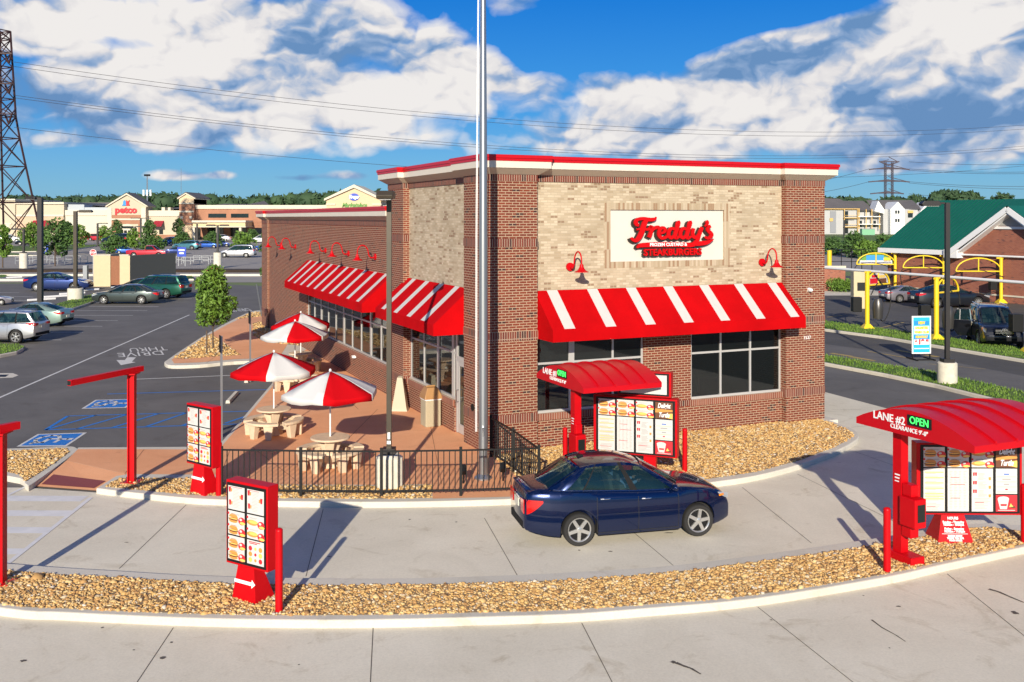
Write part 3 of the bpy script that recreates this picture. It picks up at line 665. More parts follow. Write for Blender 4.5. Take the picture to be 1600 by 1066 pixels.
# ================================================================== RESTAURANT BUILDING
B = thing('restaurant_building', 'red brick burger restaurant with cream panels and red and white striped awnings', 'restaurant', BC, YAW)
UX, UY, UZ = Vector((1, 0, 0)), Vector((0, 1, 0)), Vector((0, 0, 1))
RW = .2          # recess of the bays behind the piers
T_END = 34.8; S_END = 11.7; TD = 9.05
def wallx(mb, y0, y1, s0, s1, z0, z1, holes):
    """wall along s between y0..y1 thick with rectangular openings (s0,s1,z0,z1)"""
    xs = sorted({s0, s1, *[h[0] for h in holes], *[h[1] for h in holes]})
    for a, b in zip(xs, xs[1:]):
        zs = [(z0, z1)]
        for h in holes:
            if h[0] <= a + 1e-6 and h[1] >= b - 1e-6:
                nz = []
                for p, q in zs:
                    if h[2] > p: nz.append((p, min(q, h[2])))
                    if h[3] < q: nz.append((max(p, h[3]), q))
                zs = nz
        for p, q in zs:
            if q - p > 1e-4: mb(a, b, y0, y1, p, q)
wall = MB()
# piers
for (a, b, c, d) in ((0, 1.5, 0, 1.73), (S_END - 1.55, S_END, 0, 1.7), (0, 1.5, 7.33, TD)):
    wall.box(a, b, c, d, -.05, 7.42)
# bays below the cream panels
HF = [(1.5, 5.07, .95, 3.28), (6.73, 10.15, .95, 3.28)]
wallx(wall.box, RW, RW + .25, 1.5, S_END - 1.55, -.05, 4.3, HF)
HL = [(1.73, 3.0, 0.0, 3.28), (3.0, 7.3, .97, 3.28)]
def ybox(a, b, y0, y1, z0, z1): wall.box(y0, y1, a, b, z0, z1)
wallx(ybox, RW, RW + .25, 1.73, 7.33, -.05, 4.3, HL)
HW = [(9.45, 23.1, 1.05, 3.3)]
wallx(ybox, RW, RW + .25, TD, T_END - 1.8, -.05, 6.12, HW)
wall.box(.08, 1.5, T_END - 1.8, T_END, -.05, 6.12)
wall.box(1.5, S_END, T_END - .3, T_END, -.05, 6.12)
wall.box(S_END - .3, S_END, 1.7, T_END - .3, -.05, 6.12)
wall.box(S_END - .3, S_END, 1.7, TD, 6.12, 7.42); wall.box(1.5, S_END - .3, TD - .25, TD, 6.0, 7.42)
wall.build('wall', M['brick'], B)
cp = MB(); cp.box(1.5, S_END - 1.55, RW + .02, RW + .27, 4.3, 4.96)
HS = (3.95, 7.95, 5.14, 6.65)
wallx(cp.box, RW + .02, RW + .27, 1.5, S_END - 1.55, 4.96, 7.42, [(HS[0] - .2, HS[1] + .2, HS[2] - .18, HS[3] + .2)])
cp.box(RW + .02, RW + .27, 1.73, 7.33, 4.3, 7.42)
cp.build('cream_brick_panel', M['cream'], B)
cs = MB(); wallx(cs.box, RW + .012, RW + .27, HS[0] - .2, HS[1] + .2, HS[2] - .18, HS[3] + .2, [HS]); cs.each('panel_border', M['creamsoldier'], B)
MB().box(HS[0], HS[1], RW + .075, RW + .25, HS[2], HS[3]).build('sign_panel', M['sign'], B)
# soldier courses
sd_ = MB(); e = .014
for z0, z1 in ((.80, 1.04), (3.05, 3.30), (5.62, 5.84)):
    sd_.box(-e, 1.5 + e, -e, 1.73 + e, z0, z1); sd_.box(S_END - 1.55 - e, S_END + e, -e, 1.7 + e, z0, z1); sd_.box(-e, 1.0, 7.33 - e, TD + e, z0, z1)
def ring(mb, e, z0, z1):
    for (a, b, c, d) in ((-e, 1.5, -e, 1.73), (1.5, S_END - 1.55, RW - e, RW + .3), (S_END - 1.55, S_END + e, -e, 1.7), (RW - e, RW + .3, 1.73, 7.33), (-e, 1.5, 7.33, TD + e)):
        mb.box(a, b, c, d, z0, z1)
ring(sd_, .014, 7.42, 7.62)
sd_.box(RW - e, RW + .3, TD, T_END - 1.8, 6.12, 6.36); sd_.box(.08 - e, 1.5, T_END - 1.8, T_END + e, 6.12, 6.36)
for a, b in ((.80, 1.02),): sd_.box(.08 - e, .5, T_END - 1.8 - e, T_END + e, a + .1, b + .1)
sd_.box(5.07, 6.73, RW - e, RW + .1, .78, .95)
sd_.each('soldier_course', M['soldier'], B)
sb = MB(); sb.box(1.5, 5.07, RW - .05, RW + .2, .76, .948); sb.box(6.73, 10.15, RW - .05, RW + .2, .76, .948)
sb.box(RW - .05, RW + .2, 3.0, 7.33, .78, .968); sb.box(RW - .05, RW + .2, TD, 23.4, .86, 1.048); sb.each('window_sill', M['sillbrick'], B)
# cornice profiles swept round the outline (outline walked clockwise seen from above, outside is on its left)
def offs(poly, d):
    n = len(poly); out = []
    for i in range(n):
        p0, p1, p2 = Vector(poly[i - 1]), Vector(poly[i]), Vector(poly[(i + 1) % n])
        a = (p1 - p0).normalized(); b = (p2 - p1).normalized()
        na = Vector((a.y, -a.x)); nb = Vector((b.y, -b.x)); out.append(p1 + na * d + nb * d if abs(a.dot(b)) < .5 else p1 + na * d)
    return out
def sweep(poly, prof, closed=True):
    mb = MB(); rings = [[(p.x, p.y, z) for p in offs(poly, d)] for d, z in prof]; n = len(poly); vs = [v for r in rings for v in r]; fs = []
    for i in range(len(prof) - 1):
        for k in range(n if closed else n - 1): fs.append((i * n + k, i * n + (k + 1) % n, (i + 1) * n + (k + 1) % n, (i + 1) * n + k))
    return mb.add(vs, fs)
tow = [(0, 0), (1.5, 0), (1.5, RW), (S_END - 1.55, RW), (S_END - 1.55, 0), (S_END, 0), (S_END, TD), (0, TD), (0, 7.33), (RW, 7.33), (RW, 1.73), (0, 1.73)]
def cornice(poly, z, tag_=''):
    sweep(poly, [(.0, z), (.03, z), (.27, z + .16), (.27, z + .17), (0, z + .17)]).build('soffit', M['soffit'], B)
    sweep(poly, [(0, z + .165), (.29, z + .165), (.29, z + .355), (0, z + .355)]).build('fascia', M['fascia'], B)
    sweep(poly, [(0, z + .35), (.31, z + .35), (.31, z + .42), (.335, z + .425), (.335, z + .505), (.30, z + .52), (-.35, z + .53), (-.35, z + .3)]).build('coping', M['capred'], B)
cornice(tow, 7.60)
low = [(S_END, TD + .34), (S_END, T_END), (.08, T_END), (.08, T_END - 1.8), (RW, T_END - 1.8), (RW, TD + .34)]
cornice(low, 6.32)
MB().prism([(.3, .3), (S_END - .3, .3), (S_END - .3, TD - .3), (.3, TD - .3)], 7.3, 7.5).build('roof', M['asphaltpale'], B)
MB().prism([(.5, TD), (S_END - .35, TD), (S_END - .35, T_END - .35), (.5, T_END - .35)], 6.1, 6.35).build('low_roof', M['asphaltpale'], B)
# interior seen dimly through the glass
MB().box(.46, S_END - .31, .46, T_END - .31, 0.0, .03).build('interior_floor', M['infloor'], B)
inn = MB(); inn.box(4.2, 4.35, 3.0, T_END - .4, .03, 3.4); inn.box(4.35, S_END - .31, 5.5, 5.65, .03, 3.4); inn.box(.47, S_END - .31, .47, T_END - .4, 3.4, 3.5); inn.build('interior_wall', M['inwall'], B)
# windows
def window(a, b, z0, z1, muls, trans, face='x', thick=(), d=RW):
    """frame with mullions at muls and a transom bar; glass as its own mesh"""
    f = MB(); g = MB(); y0, y1 = d + .06, d + .14; w = .05
    def bx(mb, p, q, r, s_, t, u):
        if face == 'x': mb.box(p, q, r, s_, t, u)
        else: mb.box(r, s_, p, q, t, u)
    bx(f, a, b, y0 - .02, y1, z0, z0 + .07); bx(f, a, b, y0, y1, z1 - .06, z1)
    bx(f, a, a + .06, y0, y1, z0 + .07, z1 - .06); bx(f, b - .06, b, y0, y1, z0 + .07, z1 - .06)
    xs = [a + .06]
    for m_ in muls:
        ww = .09 if m_ in thick else .03
        bx(f, m_ - ww, m_ + ww, y0 - .004, y1, z0 + .07, z1 - .06); xs += [m_ - ww, m_ + ww]
    xs.append(b - .06)
    for i in range(0, len(xs), 2): bx(f, xs[i], xs[i + 1], y0, y1, trans - .03, trans + .03)
    o = f.build('window', M['alu'], B)
    for i in range(0, len(xs), 2):
        bx(g, xs[i] + .001, xs[i + 1] - .001, y0 + .03, y0 + .036, z0 + .071, trans - .031); bx(g, xs[i] + .001, xs[i + 1] - .001, y0 + .03, y0 + .036, trans + .031, z1 - .061)
    g.build('glass', M['glass'], o)
window(1.52, 5.07, .95, 3.28, [2.70, 4.05], 2.33, 'x', (2.70,)); window(6.73, 10.15, .95, 3.28, [7.85, 8.97], 2.33)
window(3.0, 7.3, .97, 3.28, [3.28, 4.6, 5.95], 2.36, 'y', (4.6, 3.28))
ms = [9.45 + (23.1 - 9.45) * i / 10 for i in range(1, 10)]
window(9.45, 23.1, 1.05, 3.3, ms, 2.38, 'y', (ms[1], ms[4], ms[7]))
# door by the corner pier
dr = MB(); y0, y1 = RW + .05, RW + .13
dr.box(y0, y1, 1.75, 2.0, .02, 3.25); dr.box(y0, y1, 2.88, 3.0, .02, 3.25); dr.box(y0, y1, 2.0, 2.88, 2.15, 2.3); dr.box(y0, y1, 2.0, 2.88, 3.15, 3.25)
d_o = dr.build('door_frame', M['alu'], B)
dd = MB(); dd.box(y0 + .01, y1 - .01, 2.01, 2.13, .03, 2.14); dd.box(y0 + .01, y1 - .01, 2.76, 2.87, .03, 2.14); dd.box(y0 + .01, y1 - .01, 2.13, 2.76, .03, .30); dd.box(y0 + .01, y1 - .01, 2.13, 2.76, 2.02, 2.14)
do = dd.build('door', M['alu'], B); MB().box(y0 + .03, y0 + .036, 2.131, 2.759, .301, 2.019).build('glass', M['glass'], do)
MB().box(y0 + .03, y0 + .036, 2.001, 2.879, 2.301, 3.149).build('door_transom', M['glass'], B)
MB().tube([(RW + .05, 2.80, .95), (RW - .03, 2.80, .95), (RW - .03, 2.80, 1.3), (RW + .05, 2.80, 1.3)], .016, 8).build('handle', M['chrome'], do)
# awnings
def awning(a, b, face, n, first, pitch, sw, zt=4.38, out=.92, zb=3.07, zv=3.39, lab='', shade_d=RW):
    """wedge awning from a to b along the wall"""
    def p3(l, o_, z): return (l, o_, z) if face == 'x' else (o_, l, z)
    root = MB(); yo = -out; yw = shade_d - .002
    P_ = [(yw, zt), (yo, zv), (yo, zb), (yw, zb)]
    cells = [a]
    for i in range(n): c = first + pitch * i; cells += [c - sw / 2, c + sw / 2]
    cells.append(b)
    root.mat(M['awnred']); root.add([p3(l, y, z) for l in (a, b) for y, z in P_], [(0, 1, 2, 3), (4, 5, 6, 7), (1, 2, 6, 5), (2, 3, 7, 6)])
    for i, (l0, l1) in enumerate(zip(cells, cells[1:])):
        root.mat(M['awnwhite'] if i % 2 else M['awnred'])
        ly = yw + (yo - yw) * .975; lz = zt + (zv - zt) * .975
        root.add([p3(l0, yw, zt), p3(l1, yw, zt), p3(l1, ly, lz), p3(l0, ly, lz)], [(0, 1, 2, 3)])
        root.mat(M['awnred']); root.add([p3(l0, ly, lz), p3(l1, ly, lz), p3(l1, yo, zv), p3(l0, yo, zv)], [(0, 1, 2, 3)])
    return root.build('awning', None, B)
a_ = awning(1.515, 10.14, 'x', 7, 2.05, 1.283, .33); a_['label'] = 'wide red and white striped awning across the front windows'
a_ = awning(1.75, 7.5, 'y', 4, 2.75, 1.33, .37); a_['label'] = 'short red and white striped awning over the side door'
a_ = awning(9.2, 22.9, 'y', 10, 9.9, 1.36, .36); a_['label'] = 'long red and white striped awning over the side window band'
# wall fixtures
MB().box(11.0, 11.1, -.03, 0, 4.08, 4.2).ell((11.05, -.09, 4.13), (.07, .09, .06), 10, 6).build('security_camera', M['white'], B)
MB().box(RW - .16, RW - .02, 14.0, 14.15, .78, .88).build('wall_outlet', M['white'], B)
MB().tube([(-.02, 1.0, 1.12), (-.045, 1.0, 1.12)], .1, 16).build('door_push_button', M['black'], B)
text('house_number', '1537', .15, frame((10.98, -.012, 2.62), UX, UZ), M['whitetxt'], B, .008)
# gooseneck lamps: each one a thing on the wall
def gooseneck():
    r = thing('gooseneck_lamp', 'x', 'lamp', (0, 0, 0))
    MB().tube([(0, 0, 0), (0, -.05, 0)], .12, 16).build('wall_plate', M['red'], r)
    pts = []
    for i in range(15):
        t = i / 14
        q = -.6 + t * 3.9
        pts.append((0, -.42 - .27 * math.cos(math.pi - 0 + 0) * 0 + 0, 0))
    path = [(0, -.04, 0), (0, -.14, -.04), (0, -.24, .02), (0, -.28, .14), (0, -.31, .28), (0, -.40, .40), (0, -.52, .44), (0, -.64, .38), (0, -.70, .25), (0, -.71, .10)]
    MB().tube(smooth(path, 3), .022, 8).build('arm', M['red'], r, smooth=60)
    MB().lathe([(0.0, .14), (.05, .13), (.06, .06), (.075, .02), (.12, -.04), (.20, -.08), (.20, -.09), (.12, -.05), (.0, -.0)], 20, (0, -.71, -.03)).build('shade', M['red'], r, smooth=50)
    return r
g0 = gooseneck(); first = True
labs = [((2.61, RW), 'x', 'red gooseneck lamp on the cream brick left of the big sign'), ((9.36, RW), 'x', 'red gooseneck lamp on the cream brick right of the big sign'),
        ((RW, 11.3), 'y', 'red gooseneck lamp on the side wall, nearest to the tall tower'), ((RW, 15.2), 'y', 'red gooseneck lamp on the side wall, second from the tower'),
        ((RW, 19.2), 'y', 'red gooseneck lamp on the side wall, third from the tower'), ((RW, 25.7), 'y', 'red gooseneck lamp on the side wall just past the long awning'), ((RW, 29.5), 'y', 'red gooseneck lamp near the far end of the side wall')]
GL = []
for (s_, t_), f_, lb in labs:
    p = bl(s_, t_ if f_ == 'x' else t_, 5.03 if f_ == 'x' else 4.95)
    rz = YAW if f_ == 'x' else YAW - math.pi / 2
    GL.append((p, rz, lb))
for i, (p, rz, lb) in enumerate(GL):
    o = dup(g0, p, rz, lb, 'red gooseneck wall lamps')
for c in KIDS[g0.name]: bpy.data.objects.remove(c)
bpy.data.objects.remove(g0)
# ---------------------------------------------------------------- big wall sign
SG = thing('wall_sign', 'red script restaurant sign with swoosh on the cream board', 'sign', bl(HS[0], RW + .075, HS[2]), YAW)
# strokes traced in board units: 0..1600 x 0..762 (see board); board spans x 110..1455, y 70..665
SX = 4.0 / 1345; SZ = 1.51 / 610
def sp(x, y):  # the board is seen slightly askew
    xx = (x - 110) * SX; top = 62 + (x - 110) * 0.0; bot = 685 - (x - 110) * .022
    return (xx, 1.51 * (1 - (y - 68) / (bot - 68)))
def ribbon(mb, pts, w, y, dy, n=5):
    """variable width stroke, extruded; pts in board units, w list"""
    P_ = smooth([Vector((p[0], p[1], ww)) for p, ww in zip(pts, w)], n)
    L_, R_ = [], []
    for i, p in enumerate(P_):
        a = P_[max(i - 1, 0)]; b = P_[min(i + 1, len(P_) - 1)]; d = Vector((b.x - a.x, b.y - a.y)); d.normalize(); s = Vector((-d.y, d.x)) * p.z / 2
        L_.append(sp(p.x + s.x, p.y + s.y)); R_.append(sp(p.x - s.x, p.y - s.y))
    n_ = len(P_); vs = []
    for yy in (y, y + dy): vs += [(q[0], yy, q[1]) for q in L_] + [(q[0], yy, q[1]) for q in R_]
    fs = []
    for i in range(n_ - 1):
        fs += [(i, i + 1, n_ + i + 1, n_ + i), (2 * n_ + i, 3 * n_ + i, 3 * n_ + i + 1, 2 * n_ + i + 1), (i, 2 * n_ + i, 2 * n_ + i + 1, i + 1), (n_ + i, n_ + i + 1, 3 * n_ + i + 1, 3 * n_ + i)]
    fs += [(0, n_, 3 * n_, 2 * n_), (n_ - 1, 3 * n_ - 1, 4 * n_ - 1, 2 * n_ - 1)]
    mb.add(vs, fs)
ST = [
 ([(620, 152), (600, 178), (540, 183), (470, 172), (410, 180), (385, 205), (392, 240), (420, 250)], [10, 40, 52, 46, 40, 44, 50, 36]),            # F bar
 ([(520, 190), (490, 215), (470, 270), (450, 340), (420, 400), (385, 430), (350, 420), (335, 395)], [30, 60, 66, 64, 60, 50, 40, 30]),                # F stem
 ([(395, 300), (450, 292), (520, 300), (545, 285)], [26, 30, 34, 40]),                                                                              # F cross
 ([(545, 285), (562, 262), (560, 330), (535, 395)], [26, 40, 46, 50]), ([(560, 330), (590, 290), (640, 272), (655, 300)], [28, 40, 44, 40]),        # r
 ([(660, 350), (710, 330), (722, 295), (690, 278), (658, 310), (652, 365), (680, 400), (730, 392), (765, 365)], [24, 34, 40, 40, 44, 46, 46, 38, 26]),    # e
 ([(835, 300), (800, 285), (768, 320), (765, 375), (795, 400), (830, 370)], [38, 40, 46, 46, 42, 36]), ([(900, 210), (878, 225), (862, 290), (842, 360), (850, 400), (895, 380)], [40, 58, 52, 48, 46, 24]),  # d
 ([(975, 300), (940, 285), (908, 320), (905, 375), (935, 400), (970, 370)], [38, 40, 46, 46, 42, 36]), ([(1040, 210), (1018, 225), (1002, 290), (982, 360), (990, 400), (1035, 380)], [40, 58, 52, 48, 46, 24]), # d
 ([(1062, 285), (1050, 340), (1060, 385), (1095, 390), (1130, 350)], [44, 46, 46, 42, 34]), ([(1165, 272), (1140, 330), (1118, 400), (1085, 450), (1040, 480), (900, 478), (700, 478), (520, 482), (430, 490), (395, 520)], [44, 50, 48, 50, 62, 66, 66, 64, 52, 14]), # y + swoosh
 ([(1215, 200), (1228, 215), (1222, 240), (1195, 262)], [44, 44, 32, 12]),                                                                         # apostrophe
 ([(1268, 258), (1238, 275), (1232, 305), (1262, 335), (1280, 362), (1262, 390), (1225, 402), (1200, 385)], [44, 40, 44, 52, 52, 46, 38, 30]),            # s
 ([(1085, 470), (1150, 462), (1230, 450), (1305, 412)], [58, 62, 52, 10])]                                                                     # tail
mb = MB(); bk = MB(); ol = MB()
for i, (pts, w) in enumerate(ST):
    ribbon(mb, pts, [q * .86 for q in w], -.135 - i * .0012, .05)
    ribbon(bk, [(x - 14, y + 12) for x, y in pts], [q * .86 + 12 for q in w], -.078 - i * .0012, .05)
bk.build('script_return', M['logoblack'], SG); mb.build('script_lettering', M['logored'], SG)
text('small_lettering', 'FROZEN CUSTARD &', .13, frame((sp(755, 478)[0], -.162, sp(755, 478)[1]), UX, UZ), M['whitetxt'], SG, .004, sx=1.05, bold=.004)
for nm, m_, yy, dx, dz, bd in (('block_lettering', M['logored'], -.13, 0, 0, .008), ('block_return', M['logoblack'], -.075, -.03, -.03, .012)):
    c = sp(815, 570); text(nm, 'STEAKBURGERS', .27, frame((c[0] + dx, yy, c[1] + dz), UX, UZ), m_, SG, .03, sx=1.02, bold=bd, spacing=1.06)

# ================================================================== FLAGPOLE, FENCE
fp = thing('flagpole', 'tall silver flagpole standing on the patio in front of the brick corner', 'flagpole', P(755, 748))
MB().tube([(0, 0, .0), (0, 0, 4), (0, 0, 9), (0, 0, 13.5)], [.115, .11, .09, .055], 20).build('pole', M['steel'], fp, smooth=60)
MB().lathe([(.22, 0), (.22, .04), (.15, .09), (.117, .12)], 24).build('base_collar', M['steel'], fp, smooth=30)
MB().ell((0, 0, 13.58), (.1, .1, .1)).build('ball', M['chrome'], fp)
MB().tube([(-.16, .02, 1.15), (-.155, .02, 6), (-.10, .02, 13.4)], .011, 6).tube([(-.19, .0, 1.15), (-.18, .0, 6), (-.12, .0, 13.4)], .008, 6).build('halyard', M['white'], fp)
MB().box(-.02, .02, -.2, -.1, 1.1, 1.3).build('cleat', M['chrome'], fp)
def fence(pts, lab, posts, pick=.129):
    f = thing('metal_fence', lab, 'fence', pts[0])
    o = Vector(pts[0]); H_ = 1.05
    rail = MB(); pk = MB(); po = []
    for a, b in zip(pts, pts[1:]):
        a = Vector(a) - o; b = Vector(b) - o; a.z = b.z = 0; d = (b - a); L_ = d.length; u = d.normalized()
        rail.bar(a + UZ * H_, b + UZ * H_, .04, .035); rail.bar(a + UZ * .14, b + UZ * .14, .035, .03)
        n = int(L_ / pick)
        for i in range(1, n): q = a + u * (L_ * i / n); pk.box(q.x - .011, q.x + .011, q.y - .011, q.y + .011, .10, H_ - .01)
    rail.build('rail', M['black'], f); pk.build('pickets', M['black'], f)
    for p in posts:
        q = Vector(p) - o; MB().box(q.x - .032, q.x + .032, q.y - .032, q.y + .032, -.06, 1.13).build('post', M['black'], f)
    return f
F0 = [P(346, 774), P(470, 776), P(596, 777), P(720, 775), P(842, 771)]
fence(F0, 'black metal picket fence along the patio front beside the drive lane', F0)
F1 = [P(839, 769.5), P(802, 738), P(767, 714)]
fence(F1, 'short black metal picket fence running back to the brick corner', F1[1:])
# small black floodlights on the ground by the fence
for px, py, lb in ((724, 756, 'small black ground spotlight behind the fence left of the flagpole'), (786, 752, 'small black ground spotlight right of the flagpole')):
    r = thing('ground_spotlight', lb, 'spotlight', P(px, py), 0, 'spotlights aimed at the flag')
    MB().tube([(0, 0, 0), (0, 0, .28)], .02, 8).build('stake', M['black'], r)
    MB().tube([(0, -.1, .28), (0, .04, .42)], [.09, .07], 12).build('lamp_head', M['black'], r)
# ================================================================== LIGHT POLES
def lightpole(lab, loc, h, heads, ped=(.33, .78), w=.12, fluted=False, mp='pole', rz=0, group='parking lot light poles', hl=.55, armz=0.0):
    r = thing('light_pole', lab, 'light pole', loc, rz, group)
    if ped:
        pm = M['fluted']
        b = MB()
        if fluted:
            n = 44; poly = []
            for k in range(n):
                q = 2 * math.pi * k / n; rr = ped[0] * (1 if (k // 2) % 2 else .93); poly.append((rr * math.cos(q), rr * math.sin(q)))
            b.prism(poly, 0, ped[1] - .08); b.lathe([(ped[0] * .95, ped[1] - .08), (ped[0] * .7, ped[1]), (0, ped[1])], 24)
        else: b.lathe([(ped[0], 0), (ped[0], ped[1] - .04), (ped[0] - .04, ped[1]), (0, ped[1])], 28)
        b.build('concrete_base', pm, r, smooth=30)
    z0 = ped[1] if ped else 0
    MB().box(-w * 1.3, w * 1.3, -w * 1.3, w * 1.3, z0, z0 + .14).build('base_cover', M[mp if mp != 'pole' else 'poledark'], r)
    MB().box(-w / 2, w / 2, -w / 2, w / 2, z0 + .14, h).build('pole', M[mp], r)
    for (dx, dy, dz) in heads:
        u = Vector((dx, dy, 0)).normalized(); v = Vector((-u.y, u.x, 0)); a0 = .32
        hb = MB(); hb.bar(Vector((0, 0, h + dz)) + u * w / 2, Vector((0, 0, h + dz)) + u * (a0 + .02), .06, .08)
        hb.ext([(a0, -.10), (a0 + hl, -.10), (a0 + hl + .03, -.02), (a0 + hl - .08, .09), (a0 + .06, .09), (a0 - .02, -.02)], Vector((0, 0, h + dz)) - v * .19, u, UZ, v, .38)
        ho = hb.build('lamp_head', M[mp], r, bevel=.015)
        MB().obox(Vector((0, 0, h + dz - .112)) + u * (a0 + hl / 2), u * (hl - .1), v * .28, (0, 0, .02)).build('lens', M['lamp_lens'], ho)
    return r
r = lightpole('bronze light pole on a fluted concrete base behind the patio fence', P(608, 760), 6.9, [(0, -1, .05), ], (.33, .78), .115, True)
MB().box(-.045, .045, -.066, -.058, 1.02, 1.10).box(-.03, .03, -.066, -.058, 1.14, 1.30).each('sticker', M['white'], r)
lightpole('dark square light pole on a round concrete base on the right grass verge', P(1480, 598, LANE + .14), 7.0 - .0, [(-1, 0, -.02)], (.37, .80), .16, False, 'poledark', hl=.7)
lightpole('grey light pole on a round concrete base beside the grey sedan', lot(118, 470), 7.1, [(1, 0, 0)], (.60, 1.0), .26, False, 'pole', hl=1.0)
lightpole('thick black light pole behind the teal sedan', lot(63, 485), 8.0, [(-1, .2, 0)], None, .32, False, 'poledark', hl=.8)
for i, (px, py, top, hd, wh, lb) in enumerate([(37, 420, 358, [(-1, 0, 0)], 1, 'black light pole with pale base at the far left kerb'), (340, 419, 352, [(1, 0, 0), (-1, 0, 0)], 1, 'black light pole with tall white base left of the silver minivan'),
        (141, 371, 345, [(1, 0, 0), (-1, 0, 0)], 0, 'distant twin headed light pole before the blank pale wall'), (152.5, 385, 349, [(1, 0, 0)], 0, 'distant light pole beside the red hatchback'), (211, 390, 354, [(1, 0, 0)], 0, 'distant light pole in front of the pet store door'),
        (308, 378, 349, [(1, 0, 0), (-1, 0, 0)], 0, 'distant twin headed light pole below the small brick tower'), (372, 374, 345, [(1, 0, 0), (-1, 0, 0)], 0, 'distant twin headed light pole before the store portico'), (220, 380, 341, [(1, 0, 0), (-1, 0, 0)], 0, 'distant twin headed light pole left of the maroon awning'), (1319, 372, 344, [(1, 0, 0)], 0, 'thin dark light pole before the unfinished apartments')]):
    g = lot(px, py); h = fz(top, g[1]) - LANE; k = g[1] / 100
    lightpole(lb, g, h, hd, (.42 * k, 1.6 * k) if wh else None, .11 * k + .10, False, 'poledark', hl=.9 * k, group='distant light poles')

for i, (a, b, z, lb) in enumerate(((9.55, 1.3, 2.35, 'red pendant lamp inside behind the right front window'), (8.2, 3.2, 2.5, 'red pendant lamp deeper inside the restaurant'))):
    t = thing('pendant_lamp', lb, 'lamp', bl(a, b, z), 0, 'red pendant lamps inside'); MB().lathe([(.03, .28), (.05, .16), (.30, 0), (.30, -.01), (.04, .14)], 20).build('shade', M['red'], t, smooth=40); MB().cyl((0, 0), .01, .28, 3.4 - z, 6).build('cable', M['black'], t)
for i, (a, b, lb) in enumerate(((7.4, 2.0, 'red booth seat inside behind the right front window, left one'), (9.2, 2.2, 'red booth seat inside behind the right front window, right one'), (3.0, 2.0, 'red booth seat inside behind the left front window'))):
    t = thing('booth_seat', lb, 'booth', bl(a, b, .03), YAW, 'booth seats inside'); MB().box(-.6, .6, -.25, .25, 0, .45).build('seat', M['red'], t, bevel=.03); MB().box(-.6, .6, .25, .36, 0, 1.1).build('backrest', M['red'], t, bevel=.03)
# ================================================================== MENU BOARDS, CANOPIES, BOLLARDS
def burger(mb, cx, cy, w, h, y, kind=0):
    def e(cx, cy, rx, ry, m, yy, a0=0, a1=2 * math.pi, n=12):
        mb.mat(m); pts = [(cx + rx * math.cos(a0 + (a1 - a0) * k / n), yy, cy + ry * math.sin(a0 + (a1 - a0) * k / n)) for k in range(n)]
        mb.add(pts, [tuple(range(n))])
    x = cx - w * .16
    if kind == 2:
        e(x, cy, w * .30, h * .20, M['bun'], y); e(x + w * .05, cy + h * .05, w * .24, h * .12, M['fries'], y - .0008)
    else:
        e(x, cy + h * .02, w * .25, h * .34, M['bun'], y, 0, math.pi); e(x, cy - h * .16, w * .24, h * .14, M['bun'], y - .0004)
        e(x, cy - h * .03, w * .27, h * .11, M['bun2'], y - .0008); e(x, cy + .0, w * .24, h * .045, M['fries'], y - .0012)
    e(cx + w * .30, cy - h * .08, w * .19, h * .28, M['paperred'], y - .0016); e(cx + w * .25, cy + h * .02, w * .07, h * .09, M['paper'], y - .002)
    e(cx + w * .34, cy - h * .22, w * .15, h * .1, M['fries'], y - .0022)
    e(cx - w * .42, cy + h * .34, w * .045, h * .09, M['paperred'], y - .0016)
def lines(mb, x0, x1, z0, z1, n, m, y, fill=.4, r=None, th=None):
    r = r or rs; mb.mat(m); p = (z1 - z0) / n
    for i in range(n):
        z = z1 - p * (i + .5); a = x0 + (x1 - x0) * (r.uniform(0, .08)); b = x0 + (x1 - x0) * r.uniform(.55, 1); t = (th or p * fill) / 2
        mb.add([(a, y, z - t), (b, y, z - t), (b, y, z + t), (a, y, z + t)], [(0, 1, 2, 3)])
